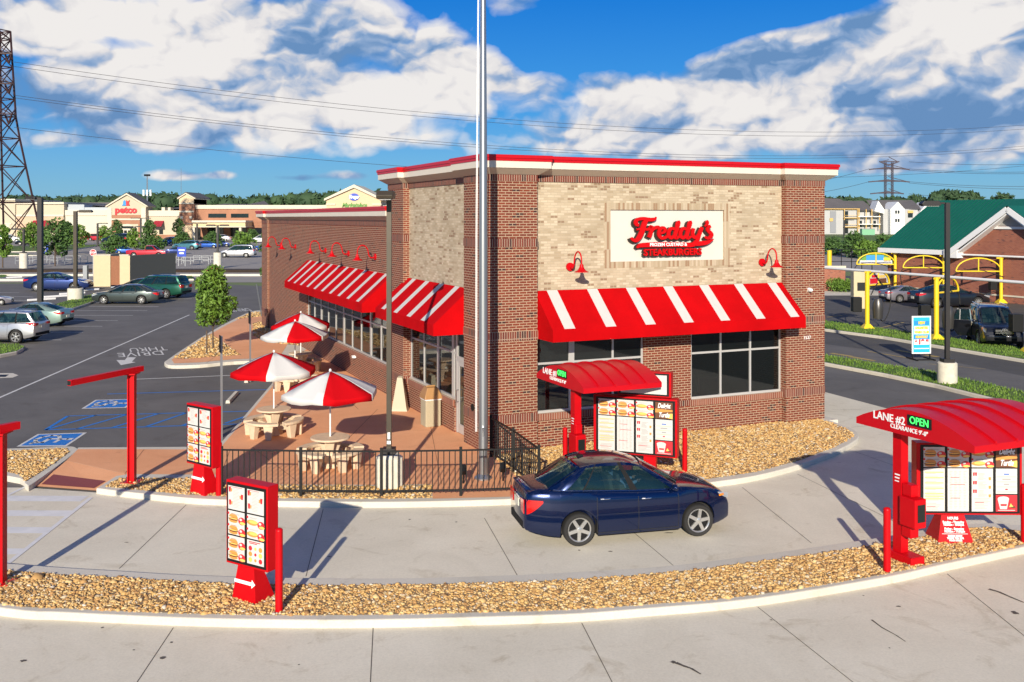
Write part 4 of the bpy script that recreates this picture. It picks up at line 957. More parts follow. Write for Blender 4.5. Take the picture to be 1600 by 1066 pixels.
def panel(parent, x0, x1, z0, z1, y, kind):
    mb = MB().mat(M['paper']); w = x1 - x0; h = z1 - z0
    if kind in ('cup',): mb.mat(M['paperred'])
    if kind == 'promo': mb.mat(M['bun2'])
    mb.add([(x0, y, z0), (x1, y, z0), (x1, y, z1), (x0, y, z1)], [(0, 1, 2, 3)]); cx = (x0 + x1) / 2
    y -= .002
    if kind.startswith('burger'):
        k2 = 2 if kind.endswith('2') else 0
        for i in range(2):
            c = z1 - h * (.29 + .49 * i); burger(mb, cx, c - h * .03, w * 1.12, h * .60, y, k2 if (i or k2 and kind == 'burger2') else 0)
            lines(mb, x0 + w * .14, x0 + w * .8, c + h * .13, c + h * .20, 2, M['papertxt'], y - .003)
    elif kind == 'list':
        n = 11; mb.mat(M['papergold'])
        for i in range(n):
            z = z1 - h * (.09 + .062 * i)
            if i % 2 == 0 or i > 7: mb.mat(M['papergold']); mb.add([(x0 + w * .06, y, z - h * .014), (x1 - w * .06, y, z - h * .014), (x1 - w * .06, y, z + h * .012), (x0 + w * .06, y, z + h * .012)], [(0, 1, 2, 3)])
            lines(mb, x0 + w * .08, x1 - w * .1, z - h * .04, z - h * .02, 1, M['papertxt'], y - .001, th=h * .010)
        lines(mb, x0 + w * .1, x1 - w * .1, z0 + h * .03, z0 + h * .2, 5, M['papertxt'], y - .001, th=h * .010); lines(mb, x0 + w * .1, x1 - w * .1, z0 + h * .1, z0 + h * .12, 1, M['paperred'], y - .0015, th=h * .01)
    elif kind == 'table':
        for c in range(4): lines(mb, x0 + w * (.08 + .22 * c), x0 + w * (.24 + .22 * c), z0 + h * .06, z1 - h * .05, 24, M['papertxt'], y - .001, th=h * .010)
        for f_ in (.78, .62, .3): lines(mb, x0 + w * .1, x1 - w * .1, z0 + h * f_, z0 + h * (f_ + .02), 1, M['paperred'], y - .002, th=h * .012)
    elif kind == 'drinks':
        for i in range(3):
            z = z1 - h * (.12 + .2 * i); mb.mat(M['paperred'])
            for xx in (x0 + w * .10, x0 + w * .20): mb.add([(xx - w * .035, y, z - h * .05), (xx + w * .035, y, z - h * .05), (xx + w * .045, y, z + h * .03), (xx - w * .045, y, z + h * .03)], [(0, 1, 2, 3)])
            z -= h * .10; mb.mat(M['bun']); mb.add([(x1 - w * .2, y, z - h * .05), (x1 - w * .1, y, z - h * .05), (x1 - w * .09, y, z + h * .02), (x1 - w * .21, y, z + h * .02)], [(0, 1, 2, 3)])
            lines(mb, x0 + w * .3, x1 - w * .28, z - h * .05, z + h * .12, 6, M['papertxt'], y - .001, th=h * .010)
        lines(mb, x0 + w * .1, x1 - w * .1, z0 + h * .05, z0 + h * .32, 8, M['papertxt'], y - .001, th=h * .010); lines(mb, x0 + w * .1, x1 - w * .1, z0 + h * .2, z0 + h * .22, 1, M['paperred'], y - .002, th=h * .012)
    elif kind == 'shake':
        for i, (a, b) in enumerate(((.1, .85), (.85, .6), (.12, .3))):
            xx = x0 + w * a; zz = z0 + h * b; mb.mat(M['paperred']); mb.add([(xx - w * .05, y, zz - h * .12), (xx + w * .05, y, zz - h * .12), (xx + w * .07, y, zz + h * .1), (xx - w * .07, y, zz + h * .1)], [(0, 1, 2, 3)])
            mb.mat(M['bun']); mb.add([(xx + w * (.07 if a < .5 else -.14), y, zz - h * .1), (xx + w * (.14 if a < .5 else -.07), y, zz - h * .1), (xx + w * (.15 if a < .5 else -.06), y, zz + h * .04), (xx + w * (.07 if a < .5 else -.15), y, zz + h * .04)], [(0, 1, 2, 3)])
        lines(mb, x0 + w * .28, x1 - w * .25, z0 + h * .08, z1 - h * .08, 14, M['papertxt'], y - .001, th=h * .012)
        lines(mb, x0 + w * .1, x1 - w * .1, z1 - h * .06, z1 - h * .03, 1, M['paperred'], y - .001, th=h * .018)
    elif kind == 'grid':
        lines(mb, x0 + w * .08, x1 - w * .08, z1 - h * .16, z1 - h * .04, 2, M['paperred'], y, th=h * .035)
        for i in range(3):
            for j in range(3):
                xx = x0 + w * (.2 + .3 * i); zz = z1 - h * (.34 + .24 * j); rr = w * (.11 if i != 1 else .07); m_ = [M['paperred'], M['bun'], M['fries']][(i * 2 + j) % 3]
                mb.mat(m_); mb.add([(xx + rr * math.cos(q * .785), y - .0005, zz + rr * math.sin(q * .785)) for q in range(8)], [tuple(range(8))])
    elif kind == 'pay':
        for i, (m_, ww) in enumerate(((M['blueprint'], .25), (M['papertxt'], .4), (M['papertxt'], .25), (M['paperred'], .12))):
            z = z1 - h * (.22 + .2 * i); mb.mat(m_); mb.add([(cx - w * ww / 2, y, z - h * .025), (cx + w * ww / 2, y, z - h * .025), (cx + w * ww / 2, y, z + h * .025), (cx - w * ww / 2, y, z + h * .025)], [(0, 1, 2, 3)])
            mb.mat(M['papergold']); mb.add([(x0 + w * .05, y, z - h * .11), (x1 - w * .05, y, z - h * .11), (x1 - w * .05, y, z - h * .095), (x0 + w * .05, y, z - h * .095)], [(0, 1, 2, 3)])
    elif kind == 'cup':
        mb.mat(M['paper']); mb.add([(x0 + w * .2, y, z0 + h * .15), (x0 + w * .52, y, z0 + h * .15), (x0 + w * .62, y, z1 - h * .22), (x0 + w * .08, y, z1 - h * .22)], [(0, 1, 2, 3)])
        mb.add([(x0 + w * (.35 + .27 * math.cos(q * .524)), y - .0005, z1 - h * .22 + h * .14 * math.sin(q * .524)) for q in range(12)], [tuple(range(12))])
        mb.mat(M['bun2']); mb.add([(x0 + w * .72, y, z0 + h * .2), (x0 + w * .95, y, z0 + h * .2), (x0 + w * .88, y, z0 + h * .36), (x0 + w * .68, y, z0 + h * .34)], [(0, 1, 2, 3)])
        mb.mat(M['fries']); mb.add([(x0 + w * .62, y - .001, z0 + h * .28), (x0 + w * .82, y - .001, z0 + h * .3), (x0 + w * .70, y - .001, z0 + h * .5)], [(0, 1, 2)])
        mb.mat(M['paperred']); mb.add([(x0 + w * .23, y - .001, z0 + h * .34), (x0 + w * .5, y - .001, z0 + h * .34), (x0 + w * .52, y - .001, z0 + h * .46), (x0 + w * .21, y - .001, z0 + h * .46)], [(0, 1, 2, 3)])
        mb.mat(M['paper']); mb.add([(x0 + w * .1, y, z0 + h * .06), (x1 - w * .1, y, z0 + h * .06), (x1 - w * .1, y, z0 + h * .1), (x0 + w * .1, y, z0 + h * .1)], [(0, 1, 2, 3)])
    elif kind == 'promo':
        mb.mat(M['bun']); mb.add([(x0, y, z0 + h * .35), (x1, y, z0 + h * .45), (x1, y, z0 + h * .55), (x0, y, z0 + h * .6)], [(0, 1, 2, 3)])
        mb.mat(M['fries']); mb.add([(x0 + w * .55, y - .0005, z0 + h * .1), (x1, y - .0005, z0), (x1, y - .0005, z0 + h * .35), (x0 + w * .6, y - .0005, z0 + h * .3)], [(0, 1, 2, 3)])
    o = mb.build('menu_panel', None, parent)
    if kind == 'promo':
        for s, f_ in (('Delight', .78), ('Turtle', .22)):
            text('panel_lettering', s, h * .40, frame((cx, y - .004, z0 + h * f_), UX, UZ), M['whitetxt'], o, .001, sx=.62 * w / h * 1.0, shear=.3, bold=.004)
    return o
def dirang(a, b): return math.atan2(b[1] - a[1], b[0] - a[0])
# --- small two column boards (front faces local -Y)
def preboard(lab, pl, pr, zb, H_=1.41, D=.25, arrow_z=.36):
    """pl, pr: ground positions under the left and right front edges"""
    W_ = (Vector(pr) - Vector(pl)).length; r = thing('menu_board', lab, 'menu board', pl, dirang(pl, pr), 'two column drive through menu boards')
    b = MB(); b.box(0, W_, .0, D, zb, zb + H_); b.build('cabinet', M['red'], r, bevel=.012)
    MB().box(.03, W_ - .03, -.012, -.001, zb + .04, zb + H_ - .04).build('frame', M['black'], r)
    fx0, fx1 = .065, W_ - .065; mid = W_ / 2; zz0, zz1 = zb + .075, zb + H_ - .075; hh = (zz1 - zz0)
    kinds = [['shake', 'burger', 'burger'], ['shake', 'burger2', 'grid']]
    for c in range(2):
        x0, x1 = (fx0, mid - .03) if c == 0 else (mid + .03, fx1)
        for k in range(3):
            a = zz1 - hh * (k + 1) / 3 + .012; panel(r, x0, x1, a, zz1 - hh * k / 3 - .012, -.016, kinds[c][k])
    # tapered pedestal
    a0, a1, b0, b1 = .16, W_ * .74, .26, W_ * .66
    p = MB(); vs = [(a0, -.02, 0), (a1, -.02, 0), (a1, .42, 0), (a0, .42, 0), (b0, .02, zb), (b1, .02, zb), (b1, .2, zb), (b0, .2, zb)]
    p.add(vs, [(0, 3, 2, 1), (4, 5, 6, 7), (0, 1, 5, 4), (1, 2, 6, 5), (2, 3, 7, 6), (3, 0, 4, 7)]); po = p.build('pedestal', M['red'], r)
    n = Vector((0, -zb, .04)).normalized(); up = Vector((0, .04, zb)).normalized()
    o_ = Vector(((a0 + a1) / 2, -.02, 0)) + up * (zb * .55) + n * .004
    w2 = (a1 - a0) * .42; ar = [(-w2, -.028), (w2 * .72, -.028), (w2 * .72, -.07), (w2 * 1.08, 0), (w2 * .72, .07), (w2 * .72, .028), (-w2, .028)]
    MB().ext(ar, o_, UX, up, n, .004).build('arrow', M['whitetxt'], po)
    return r
R1 = (-4.02, 15.95); dd_ = Vector((-.855, .518)) * .965
preboard('red menu board with arrow base on the gravel island, nearest the camera', (R1[0] + dd_.x, R1[1] + dd_.y, 0), (R1[0], R1[1], 0), .57)
R2 = (-6.86, 22.2); dd_ = Vector((-.80, .60)) * .98
preboard('red menu board with arrow base between the clearance bar and the patio fence', (R2[0] + dd_.x, R2[1] + dd_.y, 0), (R2[0], R2[1], 0), .66)
# --- big four column boards
def bigboard(lab, pl, pr, zb, H_=1.42, D=.28, ped=True, topper=False):
    W_ = (Vector(pr) - Vector(pl)).length; r = thing('menu_board', lab, 'menu board', pl, dirang(pl, pr), 'four column drive through menu boards')
    MB().box(-.05, W_ + .03, 0, D, zb, zb + H_).build('cabinet', M['red'], r, bevel=.012)
    MB().box(.02, W_ - .02, -.012, -.001, zb + .035, zb + H_ - .035).build('frame', M['black'], r)
    kinds = [['burger', 'list'], ['burger', 'table'], ['burger2', 'drinks'], ['promo', 'pay', 'cup']]
    cw = (W_ - .1) / 4; zt = zb + H_ - .075; zm = zt - .41
    for c in range(4):
        x0 = .05 + cw * c + .028; x1 = .05 + cw * (c + 1) - .028; k = kinds[c]
        panel(r, x0, x1, zm + .012, zt, -.016, k[0])
        if len(k) == 2: panel(r, x0, x1, zb + .075, zm - .012, -.016, k[1])
        else: zc = zb + .075 + .34; panel(r, x0, x1, zc + .01, zm - .012, -.016, k[1]); panel(r, x0, x1, zb + .075, zc - .012, -.016, k[2])
    if topper:
        tx0, tx1 = W_ * .27, W_ * .93
        MB().box(tx0, tx1, .12, .36, zb + H_ + .02, zb + H_ + .62).build('header_cabinet', M['red'], r)
        MB().box(tx0 + .03, tx1 - .05, .10, .118, zb + H_ + .05, zb + H_ + .60).build('header_frame', M['black'], r)
        MB().box(tx0 + .08, tx1 - .10, .09, .099, zb + H_ + .09, zb + H_ + .56).build('header_panel', M['paper'], r)
    if ped:
        vs = [(.32, -.12, 0), (1.02, -.12, 0), (1.02, .5, 0), (.32, .5, 0), (.46, .06, zb), (.9, .06, zb), (.9, .3, zb), (.46, .3, zb)]
        po = MB().add(vs, [(0, 3, 2, 1), (4, 5, 6, 7), (0, 1, 5, 4), (1, 2, 6, 5), (2, 3, 7, 6), (3, 0, 4, 7)]).build('pedestal', M['red'], r)
        up = Vector((0, .18, zb)).normalized(); n = Vector((0, -zb, .18)).normalized(); o_ = Vector((.67, -.12, 0)) + n * .004
        for s, f_, sz in (("HOURS", .90, .07), ('Sunday - Thursday', .76, .062), ('10:30am - 10:00pm', .67, .058), ('Friday - Saturday', .52, .062), ('10:30am - 11:00pm', .43, .058), ('DINING ROOM', .27, .045), ('THANK YOU FOR', .19, .045), ('YOUR ORDER', .11, .045)):
            text('panel_lettering', s, sz, frame(o_ + up * (zb * f_), UX, up), M['whitetxt'], po, .002, sx=.9, bold=.003)
        MB().ext([(-.25, -.004), (.25, -.004), (.25, .004), (-.25, .004)], o_ + up * (zb * .345), UX, up, n, .003).build('rule_line', M['whitetxt'], po)
    else:
        MB().box(W_ * .3, W_ * .45, .05, .22, 0, zb).box(W_ * .6, W_ * .75, .05, .22, 0, zb).each('pedestal', M['red'], r)
    return r
y2 = 19.2
bigboard('large red four column menu board under the lane 2 canopy', (fx(1437, y2) - .0, y2 + .02, 0), (fx(1594, y2), y2 - .02, 0), .53, ped=True)
bigboard('large red four column menu board behind the dark blue car', (2.08, 24.2, 0), (3.97, 23.5, 0), .58, ped=False, topper=True)
# --- lane canopies with post and speaker box
def canopy(lab, near, width, length, z, txt, post_xy, g):
    """near: lower front corner on the ground; runs +s (length) and +t (width) in building axes"""
    r = thing('order_canopy', lab, 'canopy', (near[0], near[1], 0), YAW, 'drive through order canopies')
    n = 14; rise = .36; side = .12
    arc = [(width * k / n, z + side + rise * math.sin(math.pi * k / n) ** .9) for k in range(n + 1)]
    pr = [(0, z)] + arc + [(width, z)]
    sh = MB(); vs = [(s_, y, zz) for s_ in (0, length) for y, zz in pr]; m_ = len(pr)
    sh.add(vs, [(i, i + 1, m_ + i + 1, m_ + i) for i in range(m_ - 1)] + [tuple(range(m_))[::-1], tuple(range(m_, 2 * m_)), (0, m_, 2 * m_ - 1, m_ - 1)])
    sh.build('roof', M['redcan'], r, smooth=35)
    rb = MB()
    for k in range(1, 5):
        x = length * k / 5
        for (a, b), (c, d) in zip(arc, arc[1:]): rb.obox((x, (a + c) / 2, (b + d) / 2 + .012), (.035, 0, 0), (0, c - a, d - b), (0, 0, .06))
    sv = rb; nn = len(arc) - 1
    for k in range(4):
        q = MB(); a0, a1 = sv.st[k * nn], (sv.st + [(len(sv.v), len(sv.f))])[(k + 1) * nn]
        q.v = sv.v[a0[0]:a1[0]]; q.f = [tuple(i - a0[0] for i in f) for f in sv.f[a0[1]:a1[1]]]; q.m = [0] * len(q.f); q.build('standing_seam', M['redcan'], r)
    # lettering on the left end, read from the lane (end faces -s)
    U = Vector((0, -1, 0)); o = lambda a, zz: Vector((-.006, width - a, zz))
    text('lane_lettering', txt, .205, frame(o(width * .305, z + .250), U, UZ), M['whitetxt'], r, .004, sx=1.0, bold=.003)
    b_ = MB().box(-.012, -.001, width - width * .67, width - width * .47, z + .215, z + .405).build('open_display', M['ledback'], r)
    text('open_lettering', 'OPEN', .19, frame(o(width * .57, z + .31) + Vector((-.01, 0, 0)), U, UZ), M['led'], b_, .002, sx=.88)
    text('clearance_lettering', "CLEARANCE 9'-0\"", .115, frame(o(width * .48, z + .12), U, UZ), M['whitetxt'], r, .004, sx=.98, bold=.001)
    px_, py_ = post_xy
    po = MB().box(px_ - .09, px_ + .09, py_ - .10, py_ + .10, -.02, z + .1).build('post', M['red'], r)
    MB().box(px_ - .093, px_ - .0905, py_ - .06, py_ + .05, 1.52, 1.545).box(px_ - .093, px_ - .0905, py_ - .07, py_ + .05, 1.58, 1.605).box(px_ - .093, px_ - .0905, py_ - .05, py_ + .05, 1.46, 1.48).each('post_decal', M['whitetxt'], po)
    return r, (px_, py_)
def orderbox(r, c, zb, sgn=-1, arm=True):
    px_, py_ = c
    fc = MB().box(px_ - .16, px_ + .12, py_ - .50, py_ - .12, .70, 1.24).build('speaker_box', M['red'], r, bevel=.02)
    MB().box(px_ - .10, px_ + .08, py_ - .506, py_ - .501, .82, 1.14).build('screen', M['ledback'], fc)
    MB().box(px_ - .08, px_ + .10, py_ - .34, py_ - .111, 1.24, 1.46).build('sensor_box', M['red'], r, bevel=.015)
    MB().box(px_ - .10, px_ + .10, py_ - .34, py_ - .111, .48, .69).build('lower_box', M['red'], r, bevel=.015)
    MB().box(px_ - .17, px_ + .17, py_ - .42, py_ + .26, .0, .15).build('footing', M['red'], r, bevel=.02)
n2 = (7.82, 16.4); c2, pc2 = canopy('red barrel canopy marked lane 2 on the gravel island at right', n2, 2.72, 2.6, 2.42, 'LANE #2', (0.30, 1.90), None)
orderbox(c2, pc2, 0)
n1 = (1.66, 22.55); c1, pc1 = canopy('red barrel canopy marked lane 1 in front of the restaurant window', n1, 2.50, 2.15, 2.32, 'LANE #1', (0.22, .78), None)
orderbox(c1, (pc1[0], pc1[1] + .2), 0)
# --- bollards
def bollard(lab, p, h, r_=.062):
    r = thing('bollard', lab, 'bollard', p, 0, 'red steel bollards')
    MB().tube([(0, 0, -.03), (0, 0, h - .03)], r_, 18, False).build('post', M['red'], r, smooth=60)
    MB().lathe([(r_ + .001, h - .03), (r_ * .95, h - .01), (r_ * .6, h + .01), (0, h + .015)], 18).build('cap', M['red'], r, smooth=60)
bollard('red bollard beside the menu board on the gravel island', P(436, 956), 1.35); bollard('red bollard beside the menu board near the left fence end', P(342, 774), 1.22, .07)
bollard('red bollard left of the lane 2 order post', P(1386, 893), 1.15, .066); bollard('red bollard at the right edge of the photo beyond the lane 2 menu board', P(1601, 848), 1.15, .07)
bollard('red bollard right of the menu board behind the dark blue car', P(1070, 737), 1.08, .064); bollard('red bollard near the brick wall left of the lane 1 post', P(883, 722), .9, .064)
# --- clearance bars
def clearbar(lab, base, tip, h):
    r = thing('clearance_bar', lab, 'clearance bar', base, 0, 'red clearance bars over the lane')
    MB().box(-.22, .22, -.17, .17, 0, .03).build('base_plate', M['red'], r)
    bt = MB()
    for a in (-.18, .18):
        for b in (-.13, .13): bt.cyl((a, b), .018, .03, .10, 8)
    bt.each('anchor_bolt', M['chrome'], r)
    p = MB(); p.box(-.085, -.06, -.08, .08, .03, h); p.box(.06, .085, -.08, .08, .03, h); p.box(-.06, .06, -.015, .015, .03, h); p.build('post', M['red'], r)
    MB().box(-.13, .13, -.15, .2, h, h + .03).build('top_plate', M['red'], r)
    d = Vector((tip[0] - base[0], tip[1] - base[1], 0)); L_ = d.length; u = d.normalized(); v = Vector((-u.y, u.x, 0))
    zc = h + .095; a = u * -.35 + UZ * zc; b = u * L_ + UZ * zc
    arm = MB().bar(a, b, .11, .13).build('arm', M['red'], r)
    MB().bar(u * L_ + UZ * zc, u * (L_ + .01) + UZ * zc, .09, .10).build('end_cap', M['ledback'], arm)
    side = v if v.x < 0 else -v
    text('arm_lettering', "CLEARANCE 9'-0\"", .115, frame(u * (L_ * .46) + UZ * zc + side * .0565, -u if side.cross(UZ).dot(u) > 0 else u, UZ) if False else frame(u * (L_ * .46) + UZ * zc + side * .0565, UZ.cross(side), UZ), M['whitetxt'], arm, .003)
clearbar('red clearance bar arching over the lane beside the ramp', P(206, 754), (-9.9, 21.7), 2.62)
clearbar('red clearance bar cut off by the left photo edge', P(0, 912), (-9.95, 15.2), 2.62)
# ================================================================== CARS  (+x forward, origin on the ground between the axles)
def interp(pts, x):
    if x <= pts[0][0]: return pts[0][1]
    for (a, b), (c, d) in zip(pts, pts[1:]):
        if x <= c:
            t = (x - a) / (c - a) if c > a else 0; return b + (d - b) * t
    return pts[-1][1]
def sinterp(pts, x):
    if x <= pts[0][0]: return pts[0][1]
    for i, ((a, b), (c, d)) in enumerate(zip(pts, pts[1:])):
        if x <= c:
            t = (x - a) / (c - a); p = pts[max(i - 1, 0)]; q = pts[min(i + 2, len(pts) - 1)]
            m0 = (d - p[1]) / (c - p[0]) if c > p[0] else 0; m1 = (q[1] - b) / (q[0] - a) if q[0] > a else 0
            h = c - a; return (2 * t ** 3 - 3 * t * t + 1) * b + (t ** 3 - 2 * t * t + t) * h * m0 + (-2 * t ** 3 + 3 * t * t) * d + (t ** 3 - t * t) * h * m1
    return pts[-1][1]
SPEC = {
 'sedan': dict(L=4.40, W=1.74, H=1.52, wb=2.53, fo=.84, R=.318, sill=.20,
   top=[(-1.0, .70), (-.985, .93), (-.93, 1.02), (-.62, 1.035), (-.42, 1.03)], cab=(-.44, 2.36), beltz=[(-.44, 1.03), (.4, .99), (2.36, .93)],
   hood=[(2.36, .97), (2.75, .905), (3.10, .80), (3.30, .68), (3.37, .52)],
   base=(-.40, 2.38), roof=(.52, 1.66), pil=[(0.10, 'c'), ], win=((.04, .50), (.53, .93))),
}
def make_car(label, group, spec, paintm, loc, rz, name='parked_car', cat='car', detail=2, scale=1.0, driver=False, extras=None):
    S = spec; W = S['W']; Rr = S['R']; wb = S['wb']; ar = Rr * 1.17; fo = S['fo']; L = S['L']; ro = L - wb - fo
    x0, x1 = -ro, wb + fo; xm = (x0 + x1) / 2
    r = thing(name, label, cat, loc, rz, group)
    if scale != 1: r.scale = (scale,) * 3
    cabA, cabB = S['cab']; sill = S['sill']
    def hw(x):
        e = abs(x - xm) / (L / 2); n = S.get('round', 4.4)
        return W / 2 * (1 - S.get('taper', .28) * e ** n - .02 * e)
    def ztop(x):
        if cabA <= x <= cabB: return sinterp(S['beltz'], x)
        return sinterp(S['rear'], x) if x < cabA else sinterp(S['front'], x)
    def zbot(x):
        z = sill + (.10 * max(0, (x - wb - .25) / (fo - .25)) ** 2 if x > wb + .25 else 0) + (.14 * max(0, (-x - .25) / (ro - .25)) ** 2 if x < -.25 else 0)
        return z
    def arch(x):
        for c in (0, wb):
            if abs(x - c) < ar - 1e-6: return Rr + math.sqrt(ar * ar - (x - c) ** 2)
        return None
    xs = set(np.linspace(x0, x1, 34).tolist()) | {x0 + .02, x0 + .05, x0 + .1, x1 - .02, x1 - .05, x1 - .1}
    for c in (0, wb):
        xs = {x for x in xs if abs(x - c) > ar + .02}
        xs |= {c + ar * math.cos(q) for q in np.linspace(.0, math.pi, 13)[1:-1]}
    xs = {x for x in xs if abs(x - cabA) > .03 and abs(x - cabB) > .03}
    xs = sorted([(x, 0, 0) for x in xs] + [(c + s_ * ar, k, 0) for c in (0, wb) for s_, ks in ((-1, (0, 1)), (1, (1, 0))) for k in ks] + [(cabA, 0, 1), (cabA, 0, 2), (cabB, 0, 2), (cabB, 0, 1)], key=lambda a: a[0])
    # order duplicates
    st = []
    i = 0
    while i < len(xs):
        st.append(xs[i]); i += 1
    def fixdup(st):
        out = []; i = 0
        while i < len(st):
            j = i
            while j < len(st) and abs(st[j][0] - st[i][0]) < 1e-7: j += 1
            g = st[i:j]
            if len(g) == 2:
                x = g[0][0]
                if g[0][2] or g[1][2]:
                    g = [(x, 0, 1), (x, 0, 2)] if x == cabA else [(x, 0, 2), (x, 0, 1)]
                else:
                    c = 0 if abs(x) < ar + .01 else wb
                    g = [(x, 0, 0), (x, 1, 0)] if x < c else [(x, 1, 0), (x, 0, 0)]
            out += g; i = j
        return out
    st = fixdup(st)
    VV = [0, .08, .25, .45, .65, .82, .93, 1.0]
    belt_in = .87
    def side(x, v, zb, zt):
        z = zb + (zt - zb) * v; w = hw(x)
        k = (z - .52) / .5
        prof = 1 - .055 * k * k * (1 if z > .52 else 1.6) - (.03 if v < .05 else 0)
        if v > .9: prof -= .045 * ((v - .9) / .1) ** 2
        return w * prof, z
    mb = MB(); rows = []
    for (x, inarch, cabf) in st:
        zb = arch(x) if arch(x) else zbot(x)
        if inarch: zb = Rr
        zt = ztop(x)
        is_cab = cabf == 2 or (cabf == 0 and cabA < x < cabB)
        if cabf == 1: zt = sinterp(S['rear'], x) if x == cabA else sinterp(S['front'], x)
        row = []
        for v in VV: y, z = side(x, v, zb, zt); row.append((x, y, z))
        ys, zs = row[-1][1], row[-1][2]
        if is_cab:
            fl = S.get('floor', .36); row += [(x, ys - .06, zs - .0), (x, ys - .09, zs - .25), (x, ys - .10, fl), (x, 0, fl)]
        else:
            cr = S.get('crown', .035) * min(1, zs)
            row += [(x, ys * .90, zs + cr * .45), (x, ys * .7, zs + cr * .85), (x, ys * .35, zs + cr * 1.05), (x, 0, zs + cr * 1.1)]
        rows.append(row)
    rows.insert(0, [(p[0] - .035, p[1] * .90, .62 + (p[2] - .62) * .86) for p in rows[0]]); rows.append([(p[0] + .035, p[1] * .90, .52 + (p[2] - .52) * .86) for p in rows[-1]])
    n = len(rows[0]); vs = []; fs = []
    for row in rows: vs += row
    for row in rows: vs += [(p[0], -p[1], p[2]) for p in row]
    K = len(rows); off = K * n
    for i in range(K - 1):
        for j in range(n - 1):
            a, b, c, d = i * n + j, (i + 1) * n + j, (i + 1) * n + j + 1, i * n + j + 1
            fs.append((a, b, c, d)); fs.append((off + d, off + c, off + b, off + a))
    for i in (0, K - 1):
        for j in range(n - 1):
            q = (i * n + j, i * n + j + 1, off + i * n + j + 1, off + i * n + j); fs.append(q if i == 0 else q[::-1])
    body = mb.mat(paintm).add(vs, fs).build('body', None, r, smooth=38)
    # ---- greenhouse
    bA, bB = S['base']; rA, rB = S['roofx']; H = S['H']
    NR = 12
    def lower(u):  # belt rail
        x = bA + (bB - bA) * u; xc = min(max(x, cabA), cabB); y, z = side(xc, 1, zbot(xc), ztop(xc))
        ins = .03 + .10 * max(0, (u - .9) / .1) ** 1.5 + S.get('tailin', .10) * max(0, (.1 - u) / .1) ** 1.5
        return Vector((x, y - ins, z - .004))
    def upper(u):
        x = rA + (rB - rA) * u; yy = W / 2 * S.get('roofw', .70) * (1 - .06 * (2 * u - 1) ** 4 - .03 * u)
        z = H - .055 - S.get('roofdrop', .10) * (abs(2 * u - 1) ** 3) * (1.0 if u > .5 else .7)
        return Vector((x, yy, z))
    def gh(u, v, k=0.0):
        a, b = lower(u), upper(u); p = a.lerp(b, v); p.y += .045 * math.sin(math.pi * v) + k
        return p
    wins = S['win']; us = sorted({0, 1, *[w_ for q in wins for w_ in q]}); v0, v1 = .05, .90
    body2 = MB().mat(paintm); glass_regions = []
    def patch(u0, u1, va, vb, nu=4, nv=3, mbx=None, k=0):
        mbx = mbx or body2
        for sgn in (1, -1):
            P_ = [[gh(u0 + (u1 - u0) * i / nu, va + (vb - va) * j / nv, k) for j in range(nv + 1)] for i in range(nu + 1)]
            vs = [(p.x, p.y * sgn, p.z) for row in P_ for p in row]; fs = []
            for i in range(nu):
                for j in range(nv):
                    q = (i * (nv + 1) + j, (i + 1) * (nv + 1) + j, (i + 1) * (nv + 1) + j + 1, i * (nv + 1) + j + 1); fs.append(q if sgn > 0 else q[::-1])
            mbx.add(vs, fs)
    for a, b in zip(us, us[1:]):
        w_ = [q for q in wins if abs(q[0] - a) < 1e-6 and abs(q[1] - b) < 1e-6]; body2.mat(M['trim'] if (not w_ and .2 < a and b < .8) else paintm)
        if w_:
            patch(a, b, 0, v0, 4, 1); patch(a, b, v1, 1, 4, 1)
            g = MB(); patch(a, b, v0, v1, 5, 3, g, -.004); g.each('window', M['carglass'], r, smooth=50)
        else: patch(a, b, 0, 1, 3, 4)
    body2.mat(paintm)
    nu, nv = 10, 8
    vs = []; fs = []
    for i in range(nu + 1):
        e = upper(i / nu)
        for j in range(nv + 1):
            t = -1 + 2 * j / nv; vs.append((e.x + (.05 * (1 - t * t) if i == nu else (-.04 * (1 - t * t) if i == 0 else 0)), e.y * t, e.z + .055 * (1 - t * t) ** .8 + (.0)))
    for i in range(nu):
        for j in range(nv): a = i * (nv + 1) + j; fs.append((a, a + nv + 1, a + nv + 2, a + 1))
    body2.add(vs, fs)
    def cap(u, bulge, nm):
        a, b = lower(u), upper(u); nv2 = 8; nh = 5
        def pt(t, h, k=0.0):
            p = a.lerp(b, h); yb = a.y + (b.y - a.y) * h
            x = p.x + bulge * (1 - t * t) * (1 if h < 1 else 1) * (1.0 - .6 * h) + (.05 * h * (1 - t * t)) * (1 if bulge > 0 else -1)
            z = p.z + .055 * h * (1 - t * t) ** .8 + .028 * (1 - h) * (1 - t * t)
            return (x + k, yb * t, z)
        g = MB(); T = [-1, -.94, -.6, -.3, 0, .3, .6, .94, 1]; HH = [0, .05, .3, .55, .78, .93, 1]
        gv = [pt(t, h) for h in HH for t in T]; gf = []; bf = []
        for i in range(len(HH) - 1):
            for j in range(len(T) - 1):
                q = (i * 9 + j, i * 9 + j + 1, (i + 1) * 9 + j + 1, (i + 1) * 9 + j)
                (bf if j in (0, 7) or i in (5,) else gf).append(q)
        body2.add(gv, bf); g.add(gv, gf); g.build(nm, M['carglass'], r, smooth=60)
    cap(1, S.get('wsb', .12), 'windscreen'); cap(0, -S.get('rwb', .09), 'rear_window')
    body2.build('cabin_frame', None, r, smooth=40)
    # ---- underbody and wheel wells
    ub = MB(); ub.box(x0 + .40, -ar - .02, -W * .36, W * .36, .24, .40); ub.box(ar + .02, wb - ar - .02, -W * .45, W * .45, .18, .34); ub.box(wb + ar + .02, x1 - .35, -W * .36, W * .36, .24, .40)
